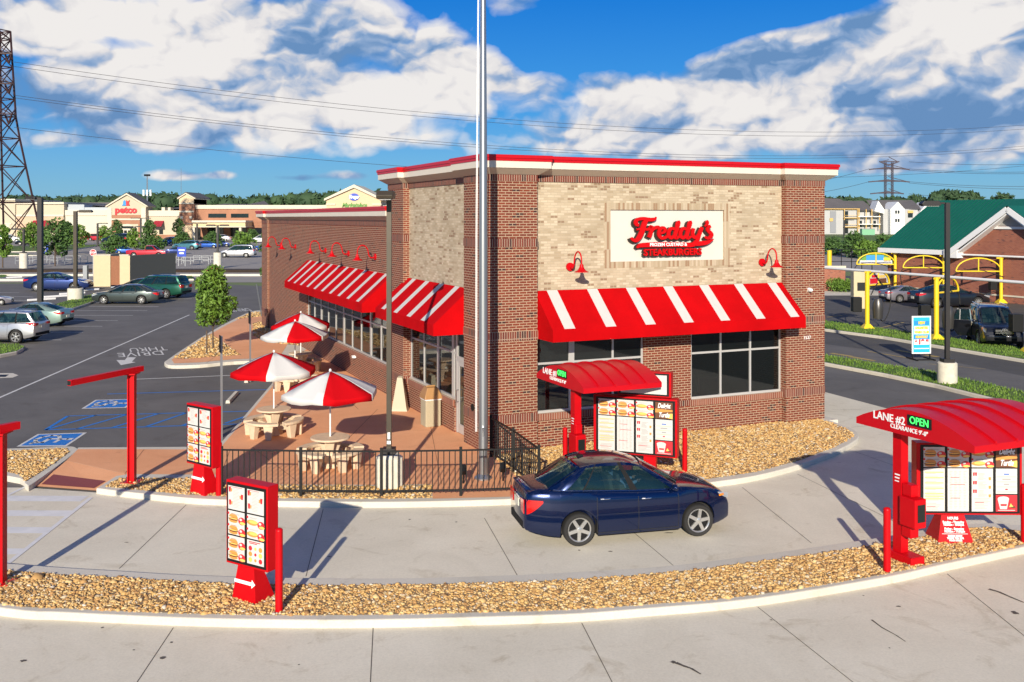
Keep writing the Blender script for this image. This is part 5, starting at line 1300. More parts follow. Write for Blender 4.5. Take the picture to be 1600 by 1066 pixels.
    ub.box(-ar - .02, ar + .02, -W / 2 + .30, W / 2 - .30, .2, .66); ub.box(wb - ar - .02, wb + ar + .02, -W / 2 + .30, W / 2 - .30, .2, .66)
    for c in (0, wb):
        for sg in (1, -1):
            P1 = [(c + (ar + .004) * math.cos(q), Rr + (ar + .004) * math.sin(q)) for q in np.linspace(0, math.pi, 13)]
            vs = [(x, sg * (hw(x) - .03), z) for x, z in P1] + [(x, sg * (W / 2 - .32), z) for x, z in P1]; ub.add(vs, [(i, i + 1, 14 + i, 13 + i) for i in range(12)])
    ub.build('underbody', M['rubber'], r)
    # ---- wheels
    tw = S.get('tw', .205)
    ri = Rr * S.get('rim', .68)
    tm = None
    for c in (0, wb):
        for sg in (1, -1):
            yo = W / 2 - .035
            if tm is None:
                t_ = MB().lathe([(ri, -tw), (Rr * .93, -tw), (Rr * .985, -tw + .02), (Rr, -tw + .05), (Rr, -.05), (Rr * .985, -.02), (Rr * .93, 0), (ri * 1.08, .002), (ri, -.012)], 30, axis='y').build('wheel', M['rubber'], None, smooth=45)
                tm = t_.data
                k = MB(); k.lathe([(ri, -.012), (ri * .97, -.004), (ri * .90, -.018), (ri * .88, -.05)], 30, axis='y')
                ns = S.get('spokes', 5)
                for q_ in range(ns):
                    q = 2 * math.pi * q_ / ns + .3; u = Vector((math.cos(q), 0, math.sin(q))); v = Vector((-u.z, 0, u.x)); a_ = ri * .16; b_ = ri * .92; w0, w1 = ri * .15, ri * (.13 if ns < 7 else .08)
                    vs = [u * a_ - v * w0, u * a_ + v * w0, u * b_ + v * w1, u * b_ - v * w1]; vs = [(p.x, -.016, p.z) for p in vs] + [(p.x, -.055, p.z) for p in vs]
                    k.add(vs, [(0, 1, 2, 3), (7, 6, 5, 4), (0, 4, 5, 1), (1, 5, 6, 2), (2, 6, 7, 3), (3, 7, 4, 0)])
                k.lathe([(0, -.008), (ri * .14, -.010), (ri * .24, -.018), (ri * .26, -.05)], 16, axis='y')
                km = k.build('rim', M['alloy'], None, smooth=40); rim_m = km.data
                d_ = MB().lathe([(0, -.075), (ri * .9, -.075)], 24, axis='y').build('brake_disc', M['trim'], None); dm = d_.data
                for o_ in (t_, km, d_): bpy.data.objects.remove(o_)
            o = bpy.data.objects.new('wheel', tm); COL.objects.link(o); o.parent = r; KIDS.setdefault(r.name, []).append(o)
            o.location = (c, sg * yo, Rr); o.rotation_euler = (0, (c + sg) * .7, 0 if sg > 0 else math.pi)
            o2 = bpy.data.objects.new('rim', rim_m); COL.objects.link(o2); o2.parent = o; KIDS.setdefault(o.name, []).append(o2)
            o3 = bpy.data.objects.new('brake_disc', dm); COL.objects.link(o3); o3.parent = o; KIDS.setdefault(o.name, []).append(o3)
    # ---- surface patches following the side
    def skin(mbx, xa, xb, za, zb_, sg, k=.006, nx=6, nz=3, skew=0, tip=None):
        P_ = []
        for i in range(nx + 1):
            for j in range(nz + 1):
                z = za + (zb_ - za) * j / nz
                if tip: t_ = (i / nx) if tip[0] > 0 else 1 - i / nx; z0_ = za + (tip[1] - za) * t_ ** 1.4; z1_ = zb_ + (tip[2] - zb_) * t_; z = z0_ + (z1_ - z0_) * j / nz
                x = xa + (xb - xa) * i / nx + skew * (j / nz)
                x = min(max(x, x0), x1); zt = ztop(x); zbb = zbot(x); v = (z - zbb) / (zt - zbb); y, _ = side(x, min(v, 1), zbb, zt); P_.append((x, sg * (y + k), z))
        fs = [(i * (nz + 1) + j, (i + 1) * (nz + 1) + j, (i + 1) * (nz + 1) + j + 1, i * (nz + 1) + j + 1) for i in range(nx) for j in range(nz)]
        mbx.add(P_, fs)
    hz = S.get('headz', (.62, .76)); tz = S.get('tailz', (.66, .92)); hl = S.get('headl', .42); tl = S.get('taill', .34)
    for sg in (1, -1):
        h_ = MB(); skin(h_, x1 - hl, x1 + .0, hz[0], hz[1], sg, .008, tip=(-1, hz[1] + .035, hz[1] + .055)); yy = hw(x1) * .93
        pass
        ho = h_.build('headlight', M['headlight'], r, smooth=40)
        if detail > 1: am = MB(); skin(am, x1 - hl + .02, x1 - hl + .16, hz[0] + .08, hz[1] + .01, sg, .013); am.build('indicator', M['amber'], ho)
        t_ = MB(); skin(t_, x0 + .01, x0 + tl, tz[0], tz[1], sg, .008, tip=(1, tz[1] - .05, tz[1] - .01)); yy = hw(x0) * .93
        t_.ext([(yy, tz[0]), (yy * .62, tz[0] + .02), (yy * .55, tz[1] - .02), (yy, tz[1])], (x0 - .024, 0, 0), (0, sg, 0), (0, 0, 1), (-1, 0, 0), .018)
        t_.build('tail_light', M['taillight'], r, smooth=40)
        # mirror
        mx = S.get('mirror', cabB - .30); y_, z_ = side(mx, 1, sill, ztop(mx))
        MB().ell((mx, sg * (y_ + .11), z_ + .07), (.06, .105, .075), 12, 8).box(mx - .02, mx + .03, min(sg * (y_ - .03), sg * (y_ + .06)), max(sg * (y_ - .03), sg * (y_ + .06)), z_ + .01, z_ + .05).build('mirror', paintm, r, smooth=60)
        # door lines and handles
        sm = MB(); dx = S.get('doors', (.42, 1.30, 2.13))
        for x in dx: skin(sm, x - .005, x + .005, sill + .06, ztop(x) - .02, sg, .003, 1, 8)
        skin(sm, dx[0], dx[-1], sill + .055, sill + .065, sg, .003, 8, 1)
        if detail > 1: skin(sm, .72, 1.9, .60, .606, sg, .003, 8, 1)
        sm.build('door_gaps', M['rubber'], r)
        for x in dx[:2]:
            hm = MB(); xx = x + .16; y_, _ = side(xx, .86, sill, ztop(xx)); hm.tube([(xx - .09, sg * (y_ + .012), ztop(xx) - .13), (xx - .03, sg * (y_ + .035), ztop(xx) - .125), (xx + .06, sg * (y_ + .035), ztop(xx) - .125), (xx + .10, sg * (y_ + .01), ztop(xx) - .13)], .014, 8)
            hm.build('door_handle', M['chrome'] if detail > 1 else paintm, r)
        if detail > 1:
            ct = MB()
            U_ = np.linspace(.03, .93, 14)
            ct.tube([(gh(u, .02).x, sg * (gh(u, .02).y + .012), gh(u, .02).z) for u in U_], .008, 6); ct.build('window_trim', M['chrome'], r)
    w_e = hw(x0) * .9
    bt = MB(); bt.box(x0 - .038, x0 + .05, -w_e * .92, w_e * .92, zbot(x0) + .005, zbot(x0) + .15); bt.build('rear_bumper_trim', M['trim'], r)
    pz = S.get('platez', .70)
    MB().box(x0 - .052, x0 - .036, -.16, .16, pz - .07, pz + .08).build('number_plate', M['plate'], r)
    MB().box(x0 - .050, x0 - .030, -.30, .30, pz + .10, pz + .125).build('boot_trim', M['chrome'], r)
    gm = MB(); gz = S.get('grille', (.48, .66)); w_f = hw(x1)
    gm.box(x1 - .03, x1 + .040, -w_f * .5, w_f * .5, gz[0], gz[1]); gm.box(x1 - .03, x1 + .039, -w_f * .75, w_f * .75, zbot(x1) + .04, zbot(x1) + .15)
    go = gm.build('grille', M['trim'], r)
    bars = MB(); nb = S.get('bars', 1)
    for i in range(nb): z = gz[0] + (gz[1] - gz[0]) * (i + 1) / (nb + 1); bars.box(x1 + .040, x1 + .048, -w_f * .48, w_f * .48, z - .012, z + .012)
    bars.each('grille_bar', M['chrome'], go)
    # seats
    for k, (sx, rows_) in enumerate(S.get('seats', ((1.25, (-.36, .36)), (.42, (-.38, 0, .38))))):
        se = MB()
        for y in rows_:
            se.box(sx - .2, sx + .3, y - .22, y + .22, .40, .56); se.obox((sx - .22, y, .82), (.12, 0, 0), (0, .44, 0), (-.14, 0, .56)); se.obox((sx - .32, y, 1.20), (.08, 0, 0), (0, .24, 0), (-.03, 0, .15))
        se.build('seats', M['seat'], r, bevel=.03)
    MB().box(cabB - .42, cabB - .08, -W * .42, W * .42, .55, ztop(cabB) - .02).build('dashboard', M['trim'], r)
    MB().lathe([(.17, 0), (.185, .012), (.17, .024), (.155, .012), (.17, 0)], 20).build('steering_wheel', M['trim'], r).matrix_local = Matrix.Translation((1.62, .36, .92)) @ Matrix.Rotation(R(-62), 4, 'Y')
    if extras: extras(r, dict(x0=x0, x1=x1, hw=hw, side=side, ztop=ztop, zbot=zbot, gh=gh, upper=upper, skin=skin, W=W, sill=sill, paint=paintm, H=H))
    return r
def spec(L, W, H, wb, fo, R_, sill, cab, beltz, rear, front, base, roofx, win, **k):
    d = dict(L=L, W=W, H=H, wb=wb, fo=fo, R=R_, sill=sill, cab=cab, beltz=beltz, rear=rear, front=front, base=base, roofx=roofx, win=win); d.update(k); return d
SONIC = spec(4.32, 1.74, 1.60, 2.53, .76, .325, .19, (-.58, 2.06), [(-.58, 1.09), (.4, 1.045), (1.3, 1.0), (2.06, .98)],
    [(-1.03, .84), (-1.0, 1.0), (-.93, 1.06), (-.80, 1.08), (-.58, 1.09)], [(2.06, 1.0), (2.5, .96), (2.9, .895), (3.15, .80), (3.26, .67), (3.29, .58)],
    (-.58, 2.20), (.10, 1.36), ((.12, .235), (.25, .60), (.655, .925)), roofdrop=.10, roofw=.66, tailz=(.64, .92), taill=.32, headz=(.68, .79), headl=.28, platez=.76, spokes=5, rim=.74, doors=(.36, 1.22, 2.08), crown=.05, taper=.30, round=4.2, rwb=.14, wsb=.16, mirror=1.98)
SEDAN = spec(4.95, 1.84, 1.47, 2.82, .98, .33, .19, (-.72, 2.60), [(-.72, .98), (.6, .95), (2.60, .90)],
    [(-1.15, .74), (-1.12, .90), (-1.05, .955), (-.72, .985)], [(2.60, .925), (3.1, .87), (3.5, .78), (3.72, .66), (3.80, .52)],
    (-.66, 2.68), (.26, 1.66), ((.13, .30), (.33, .61), (.65, .92)), roofw=.66, tailz=(.66, .86), taill=.34, headz=(.58, .72), headl=.5, spokes=7, doors=(.45, 1.40, 2.32), platez=.70)
FASTB = spec(4.75, 1.84, 1.43, 2.78, .93, .33, .19, (-.80, 2.52), [(-.80, 1.02), (.6, .96), (2.52, .90)],
    [(-1.04, .78), (-1.01, .97), (-.95, 1.01), (-.80, 1.03)], [(2.52, .925), (3.0, .87), (3.4, .77), (3.62, .66), (3.70, .52)],
    (-.78, 2.60), (.36, 1.56), ((.20, .33), (.36, .61), (.65, .92)), roofw=.64, roofdrop=.12, tailz=(.76, .92), taill=.40, headz=(.60, .72), headl=.5, spokes=10, doors=(.45, 1.38, 2.28), platez=.62)
SUV = spec(4.55, 1.86, 1.70, 2.70, .90, .355, .26, (-.92, 2.46), [(-.92, 1.10), (.6, 1.06), (2.46, 1.04)],
    [(-.95, .80), (-.94, 1.0), (-.93, 1.08), (-.92, 1.10)], [(2.46, 1.07), (2.9, 1.02), (3.3, .94), (3.5, .82), (3.60, .62)],
    (-.90, 2.56), (-.52, 1.60), ((.04, .26), (.29, .60), (.63, .93)), roofw=.70, roofdrop=.07, tailz=(.92, 1.08), taill=.42, headz=(.76, .92), headl=.45, spokes=6, doors=(.45, 1.33, 2.22), tailin=.06, platez=.86, rwb=.05, taper=.18, rim=.72)
WAGON = spec(4.90, 1.86, 1.74, 2.80, .90, .36, .28, (-1.15, 2.50), [(-1.15, 1.08), (.6, 1.05), (2.50, 1.03)],
    [(-1.20, .80), (-1.18, 1.0), (-1.17, 1.06), (-1.15, 1.08)], [(2.50, 1.06), (3.0, 1.02), (3.4, .95), (3.6, .84), (3.70, .62)],
    (-1.12, 2.60), (-.78, 1.66), ((.04, .30), (.32, .60), (.63, .93)), roofw=.72, roofdrop=.05, tailz=(.80, 1.04), taill=.16, headz=(.74, .90), headl=.40, spokes=6, doors=(.35, 1.30, 2.25), tailin=.04, platez=.86, rwb=.05, taper=.16)
VAN = spec(5.05, 1.96, 1.76, 3.05, .95, .34, .20, (-1.02, 2.90), [(-1.02, 1.08), (.6, 1.02), (2.90, .98)],
    [(-1.05, .80), (-1.04, 1.0), (-1.03, 1.06), (-1.02, 1.08)], [(2.90, 1.00), (3.3, .94), (3.7, .84), (3.92, .70), (4.0, .52)],
    (-1.0, 3.02), (-.74, 1.78), ((.04, .30), (.32, .57), (.60, .93)), roofw=.72, roofdrop=.06, tailz=(.85, 1.15), taill=.12, headz=(.66, .82), headl=.5, spokes=7, doors=(.55, 1.60, 2.70), tailin=.04, rwb=.05, taper=.2)
HATCH = spec(4.30, 1.80, 1.50, 2.62, .86, .32, .19, (-.78, 2.40), [(-.78, 1.02), (.6, .98), (2.40, .92)],
    [(-.82, .80), (-.81, .95), (-.80, 1.0), (-.78, 1.02)], [(2.40, .95), (2.8, .90), (3.2, .80), (3.4, .68), (3.48, .52)],
    (-.76, 2.50), (-.30, 1.50), ((.06, .28), (.31, .60), (.64, .93)), roofw=.68, tailz=(.76, .98), taill=.3, headz=(.62, .76), headl=.45, spokes=6, doors=(.40, 1.28, 2.18), tailin=.06)
PICK = spec(5.75, 1.98, 1.80, 3.65, .95, .37, .34, (1.55, 3.30), [(1.55, 1.10), (3.30, 1.08)],
    [(-1.14, 1.02), (-1.0, 1.06), (1.55, 1.08)], [(3.30, 1.10), (3.8, 1.06), (4.3, .98), (4.52, .86), (4.60, .66)],
    (1.56, 3.40), (1.70, 2.62), ((.05, .88),), roofw=.70, roofdrop=.05, tailz=(.76, 1.0), taill=.1, headz=(.78, .94), headl=.3, spokes=6, doors=(1.7, 3.1), tailin=.03, rwb=.02, taper=.12, seats=((2.3, (-.4, .4)),))
PT = dict(navy=paint('paint_navy', (.002, .012, .062), .6, .2), navy2=paint('paint_blue', (.01, .03, .14), .5), grey=paint('paint_grey_green', (.06, .075, .07), .6), teal=paint('paint_pale_green', (.30, .42, .36), .6),
          silver=paint('paint_silver', (.52, .52, .53), .7), green=paint('paint_green', (.015, .10, .06), .5), red=paint('paint_red', (.45, .01, .02), .3), white=paint('paint_white', (.75, .75, .74), .1),
          black=paint('paint_black', (.012, .014, .02), .4), blue=paint('paint_bright_blue', (.01, .08, .38), .4), pteal=paint('paint_teal', (.10, .28, .32), .6), mauve=paint('paint_mauve', (.30, .28, .31), .6))
# --- the dark blue sedan in the lane, with its driver
def rails(r, d):
    W = d['W']
    for sg in (1, -1):
        m_ = MB(); m_.tube([(x, sg * W * .31, d['H'] + .0) for x in np.linspace(-.3, 1.3, 6)], .02, 8); m_.build('roof_rail', M['chrome'], r)
def spoiler(r, d):
    MB().obox((d['x0'] + .10, 0, 1.07), (.16, 0, .03), (0, 1.16, 0), (0, 0, .02)).build('spoiler', d['paint'], r, bevel=.008)
def at_dir(a, b): return math.atan2(b[1] - a[1], b[0] - a[0])
rw = lot(905, 853.5); fw = lot(1091, 838)
rw = Vector((rw[0], rw[1], 0)); fw = Vector((fw[0], fw[1], 0)); ang = at_dir(rw, fw)
# contact points are those of the near side wheels: shift by half the track to the axle centre
side_v = Vector((-math.sin(ang), math.cos(ang), 0)) * .80
mc = make_car('dark blue four door sedan waiting in the drive through lane', None, SONIC, PT['navy'], (rw.x + side_v.x, rw.y + side_v.y, LANE), ang, 'sedan_car', 'car', 2, (fw - rw).length / 2.53, extras=spoiler)
MB().box(.2, .32, -.04, .04, 1.545, 1.60).build('roof_aerial', M['trim'], mc)
# ---- driver
def person_driver():
    r = thing('person', 'driver in light blue shirt holding the steering wheel of the dark blue sedan', 'person', mc.location, ang)
    r.scale = mc.scale
    V = [(1.12, .36, .60), (1.10, .36, .82), (1.06, .36, 1.02), (1.06, .36, 1.10), (1.07, .36, 1.20),
         (1.10, .54, 1.02), (1.30, .60, .84), (1.60, .50, .92), (1.10, .18, 1.02), (1.30, .12, .84), (1.60, .22, .92),
         (1.20, .46, .58), (1.62, .48, .64), (1.85, .48, .40), (1.20, .26, .58), (1.62, .24, .64), (1.85, .24, .40)]
    E_ = [(0, 1), (1, 2), (2, 3), (3, 4), (2, 5), (5, 6), (6, 7), (2, 8), (8, 9), (9, 10), (0, 11), (11, 12), (12, 13), (0, 14), (14, 15), (15, 16)]
    rad = [.15, .14, .13, .055, .05, .075, .05, .032, .075, .05, .032, .09, .07, .05, .09, .07, .05]
    me = bpy.data.meshes.new('body'); me.from_pydata(V, E_, []); me.materials.append(M['shirt'])
    o = bpy.data.objects.new('body', me); COL.objects.link(o); o.parent = r
    s = o.modifiers.new('skin', 'SKIN'); 
    for i, q in enumerate(rad): me.skin_vertices[0].data[i].radius = (q, q)
    me.skin_vertices[0].data[0].use_root = True
    o.modifiers.new('sub', 'SUBSURF').levels = 2; o.modifiers['sub'].render_levels = 2
    hd = MB().mat(M['skin']); hd.ell((1.09, .36, 1.285), (.095, .075, .115), 16, 12).ell((1.185, .36, 1.275), (.018, .014, .025), 8, 6).ell((1.09, .288, 1.28), (.02, .012, .03), 8, 6).ell((1.09, .432, 1.28), (.02, .012, .03), 8, 6)
    for hy in (.50, .22):
        hd.ell((1.63, hy, .93), (.05, .03, .035), 10, 6)
        for k in range(4): hd.tube([(1.655, hy - .024 + .016 * k, .945), (1.70, hy - .024 + .016 * k, .955 - .003 * k), (1.705, hy - .024 + .016 * k, .92)], [.010, .009, .007], 6)
        hd.tube([(1.62, hy - .03, .95), (1.66, hy - .045, .965)], .011, 6)
    hd.mat(M['black']).ell((1.175, .335, 1.30), (.01, .012, .007), 6, 4).ell((1.175, .385, 1.30), (.01, .012, .007), 6, 4); hd.mat(M['logored']).ell((1.175, .36, 1.225), (.01, .022, .006), 6, 4)
    hd.build('head_and_hands', None, r, smooth=80)
    MB().ell((1.07, .36, 1.32), (.105, .087, .105), 14, 10).ell((1.03, .36, 1.26), (.07, .082, .11), 12, 8).build('hair', M['hair'], r, smooth=80)
person_driver()
# --- parked cars on the left
def park(lb, spc, pt, a, b, near, grp='cars parked on the left lot', k=None, nm='parked_car', cat='car', extras=None, z=LANE):
    """a, b: pixels of rear and front near-side wheel contacts; near=+1 if the near side is the car's left"""
    A = Vector(at(a[0], a[1], z)); B_ = Vector(at(b[0], b[1], z)) if a[1] > 460 else Vector(at(b[0], a[1] + (b[1] - a[1]) * .3, z)); A.z = B_.z = 0; an = at_dir(A, B_); L_ = (B_ - A).length; sc_ = k or L_ / spc['wb']
    s = Vector((-math.sin(an), math.cos(an), 0)) * (-near * (spc['W'] / 2 - .1) * sc_)
    return make_car(lb, grp, spc, pt, (A.x + s.x, A.y + s.y, z), an, nm, cat, 1, sc_, extras=extras)
park('grey green sedan parked facing left below the bin enclosure', SEDAN, PT['grey'], (221, 475.5), (162, 475.5), 1)
park('dark blue sedan parked facing right in front of the bin enclosure', FASTB, PT['navy2'], (57, 455.5), (116, 454.5), -1)
park('silver compact SUV with tail lights toward the entrance, cut off by the left edge', SUV, PT['silver'], (25, 537), (-50, 536), 1, extras=rails)
park('pale green sedan parked behind the silver SUV', FASTB, PT['teal'], (68, 511), (5, 509.5), 1)
park('dark green estate car with roof rails behind the grey green sedan', WAGON, PT['green'], (259, 467), (206, 466), 1, extras=rails)
park('dark grey sedan nose only in view at the far left edge', SEDAN, PT['mauve'], (-42, 478), (2, 477), -1)
park('black hatchback mostly hidden behind the grey green sedan', HATCH, PT['black'], (234, 462), (187, 462), 1)
F_ = 'cars on the far store lot'
park('red hatchback parked before the blank pale store wall', HATCH, PT['red'], (141, 376.5), (161, 376.5), -1, F_)
park('white SUV behind the lattice tower at the far left', WAGON, PT['white'], (3, 379), (26, 378.5), -1, F_)
park('black sedan half hidden behind the trees at far left', SEDAN, PT['black'], (57, 384), (31, 384), 1, F_)
park('black hatchback right of the red hatchback', HATCH, PT['black'], (188, 384.5), (164, 383), 1, F_)
park('red pickup truck behind the bin enclosure', PICK, PT['red'], (209, 402.5), (248, 402.5), -1, F_, nm='pickup_truck', cat='pickup truck')
park('silver minivan driving left past the white based lamp', VAN, PT['silver'], (384.5, 402.5), (350.5, 402.5), 1, F_, nm='minivan', cat='minivan', extras=rails)
park('teal hatchback right of the red pickup truck', HATCH, PT['pteal'], (300, 390.5), (276, 390), 1, F_)
park('dark blue hatchback beside the red pickup truck nose', HATCH, PT['navy2'], (283, 397), (262, 397.5), 1, F_)
park('bright blue car just left of the restaurant wing', HATCH, PT['blue'], (420, 391.5), (401, 391.5), 1, F_)
park('bright blue car below the maroon awning', HATCH, PT['blue'], (268, 384), (250, 383), 1, F_)
park('small blue car left of the red pickup truck', HATCH, PT['blue'], (186, 396.5), (206, 396), -1, F_)
park('white van parked before the store portico right end', VAN, PT['white'], (416, 379.5), (396, 379), 1, F_)
park('mauve hatchback left of the white van', HATCH, PT['mauve'], (398, 376), (382, 376), 1, F_)
park('silver sedan under the portico trees', SEDAN, PT['silver'], (352, 377.5), (331, 377.5), 1, F_)
park('blue sedan right of the small brick tower', SEDAN, PT['blue'], (312, 388), (334, 388), -1, F_)
park('navy sedan left of the white based lamp', SEDAN, PT['navy2'], (334, 386), (354, 386), -1, F_)
# --- cars at the car wash on the right
WG = 'cars at the car wash'
park('silver grey sedan at the vacuum bays, nearest the brick planter', FASTB, PT['mauve'], (1405.5, 473), (1450, 472), -1, WG)
park('black sedan at the vacuum bays in front of the silver grey sedan', FASTB, PT['black'], (1463, 482), (1528, 481), -1, WG)
park('blue vehicle seen above the brick planter wall', SEDAN, PT['blue'], (1286, 398), (1312, 398), -1, WG)
def star_and_door(r, d):
    x1 = d['x1']; m_ = MB()
    m_.tube([(x1 + .06, .14 * math.cos(q), .80 + .14 * math.sin(q)) for q in np.linspace(0, 2 * math.pi, 20)], .014, 6)
    for q in (math.pi / 2, math.pi / 2 + 2.094, math.pi / 2 + 4.189): m_.bar((x1 + .06, 0, .80), (x1 + .06, .13 * math.cos(q), .80 + .13 * math.sin(q)), .02, .02)
    m_.build('star_emblem', M['chrome'], r)
    rails(r, d)
    # open rear door on the car's right side (towards the left in the photo)
    y = -d['W'] / 2 + .02; h = Vector((1.33, y, 0)); q = R(62); u = Vector((-math.cos(q), -math.sin(q), 0)); v = Vector((-u.y, u.x, 0))
    dm = MB(); dm.ext([(0, .32), (.60, .32), (.84, .62), (.86, 1.06), (0, 1.06)], h, u, UZ, v, .07)
    do_ = dm.build('open_door', d['paint'], r, bevel=.02)
    fm = MB()
    for a, b in (((0, 1.06), (.06, 1.60)), ((.06, 1.60), (.62, 1.58)), ((.62, 1.58), (.86, 1.06)), ((.52, 1.06), (.50, 1.59))):
        fm.bar(h + u * a[0] + UZ * a[1] + v * .035, h + u * b[0] + UZ * b[1] + v * .035, .04, .04)
    fm.build('window_frame', M['chrome'], do_)
    MB().ext([(.03, 1.07), (.83, 1.07), (.60, 1.56), (.08, 1.57)], h + v * .03, u, UZ, v, .006).build('door_glass', M['carglass'], do_)
BSUV = dict(SUV); BSUV.update(L=4.75, W=1.95, H=1.82, grille=(.66, .94), bars=3, headz=(.72, .92), spokes=8, fo=.95)
fwc = lot(1530, 541); fdir = Vector((-.26, -.965, 0)).normalized(); an = math.atan2(fdir.y, fdir.x)
fl = Vector((fwc[0], fwc[1], 0)) + fdir * .3; perp = Vector((-fdir.y, fdir.x, 0))
org = fl + perp * .95 - fdir * (BSUV['wb'] + .55)
make_car('black SUV with an open rear door, facing the camera at the vacuum bays', WG, BSUV, PT['black'], (org.x, org.y, LANE), an, 'parked_car', 'car', 2, 1.1, extras=star_and_door)
# ================================================================== PATIO FURNITURE
def picnic(lab, c, rz):
    r = thing('picnic_table', lab, 'picnic table', c, rz, 'round concrete picnic tables on the patio'); r.scale = (.84, .84, 1)
    MB().lathe([(0, .70), (.50, .70), (.60, .73), (.60, .76), (.585, .775), (0, .775)], 32).build('tabletop', M['precast'], r, smooth=40)
    for k in range(3):
        q = 2 * math.pi * k / 3 + .5; u = Vector((math.cos(q), math.sin(q), 0)); v = Vector((-u.y, u.x, 0)); m_ = MB()
        P_ = [(-.10, .0, .15), (.50, 0, .26), (.40, .70, .18), (-.02, .70, .12)]
        for (a, z, w), in [((x,)) for x in ()]: pass
        vs = []
        for (a0, a1, z, w) in ((.02, .30, 0, .16), (.05, .22, .38, .10), (.05, .36, .70, .16)):
            for a, s_ in ((a0, -1), (a1, -1), (a1, 1), (a0, 1)): p = u * a + v * (w * s_) + UZ * z; vs.append(tuple(p))
        fs = [(0, 1, 2, 3), (8, 11, 10, 9)]
        for i in (0, 4):
            for j in range(4): fs.append((i + j, i + (j + 1) % 4, i + 4 + (j + 1) % 4, i + 4 + j))
        m_.add(vs, fs); m_.build('pedestal', M['precast'], r, bevel=.02)
    for k in range(4):
        q0 = 2 * math.pi * k / 4 + .12; q1 = q0 + 1.33; n = 9; pts = []
        ri, ro = .72, 1.04
        Q = [q0 + (q1 - q0) * i / n for i in range(n + 1)]
        poly = [(ri * math.cos(q), ri * math.sin(q)) for q in Q] + [(ro * math.cos(q), ro * math.sin(q)) for q in Q[::-1]]
        b = MB().prism(poly, .40, .475).build('seat', M['precast'], r, bevel=.015)
        m_ = MB(); qm = (q0 + q1) / 2
        for f_ in (-.33, .33):
            q = qm + f_; u = Vector((math.cos(q), math.sin(q), 0)); v = Vector((-u.y, u.x, 0)); vs = []
            for (a0, a1, z, w) in ((.80, .98, 0, .09), (.75, 1.0, .40, .17)):
                for a, s_ in ((a0, -1), (a1, -1), (a1, 1), (a0, 1)): vs.append(tuple(u * a + v * (w * s_) + UZ * z))
            m_.add(vs, [(0, 1, 2, 3), (4, 7, 6, 5)] + [(j, (j + 1) % 4, 4 + (j + 1) % 4, 4 + j) for j in range(4)])
            m_.bar(u * .22 + UZ * .22, u * .80 + UZ * .30, .10, .13)
        m_.build('seat_leg', M['precast'], r, bevel=.015)
def umbrella(lab, c, rz, zt=2.50, rad=1.30, drop=.50, z0=.77):
    r = thing('patio_umbrella', lab, 'umbrella', (c[0], c[1], z0), rz, 'red and white patio umbrellas')
    MB().tube([(0, 0, -.35), (0, 0, zt - z0)], .021, 12).build('pole', M['white'], r)
    n = 6; zt -= z0; cols = ['umbw', 'umbr']
    ring = lambda f_, dz, k: (rad * f_ * math.cos(2 * math.pi * k / n), rad * f_ * math.sin(2 * math.pi * k / n), zt - dz)
    cn = MB()
    for k in range(n):
        cn.mat(M[cols[k % 2]]); vs = []; steps = [(0, 0), (.25, drop * .20), (.5, drop * .44), (.75, drop * .72), (1.0, drop)]
        rows = []
        for f_, dz in steps:
            row = []
            for j in range(5):
                t = j / 4; a = Vector(ring(f_, dz, k)); b = Vector(ring(f_, dz, k + 1)); p = a.lerp(b, t); p.z -= .05 * f_ * math.sin(math.pi * t); row.append(tuple(p))
            rows.append(row)
        for j in range(5):  # valance hangs a little outward
            pass
        val = [(p[0] * 1.012, p[1] * 1.012, p[2] - .14 + .025 * math.sin(j * 1.9 + k)) for j, p in enumerate(rows[-1])]
        rows.append(val); vs = [p for row in rows for p in row]; fs = []
        for i in range(len(rows) - 1):
            for j in range(4): fs.append((i * 5 + j, i * 5 + j + 1, (i + 1) * 5 + j + 1, (i + 1) * 5 + j))
        cn.add(vs, fs)
    o = cn.build('canopy', None, r, smooth=25); md = o.modifiers.new('thick', 'SOLIDIFY'); md.thickness = .004
    rb = MB()
    for k in range(n): rb.tube([(0, 0, zt - .03), (ring(.5, drop * .46, k)), ring(.97, drop * .99, k)], .008, 5); rb.tube([(0, 0, zt - .55), ring(.5, drop * .48, k)], .006, 5)
    rb.build('ribs', M['white'], r); MB().ell((0, 0, zt + .02), (.035, .035, .045), 10, 6).build('finial', M['white'], r)
TB = [((516, 729), 'picnic table nearest the fence under the front umbrella', 'front umbrella with white panel toward the camera, nearest the fence', .15, 2.46, 1.62),
      ((428, 679), 'picnic table second from the fence, near the parking kerb', 'left umbrella with red panel at left over the kerbside table', .5, 2.44, .60),
      ((461, 608), 'picnic table third from the fence, its seats in shade', 'upper umbrella third from the fence with bright red right half', .3, 2.55, 1.57),
      ((470, 580), 'picnic table farthest from the fence beside the brick wall', 'farthest umbrella with pale blue print on its left valance', .9, 2.45, .62)]
for (px, py), l1, l2, rz, zt, ru in TB:
    c = P(px, py); picnic(l1, c, rz); umbrella(l2, c, ru, zt)
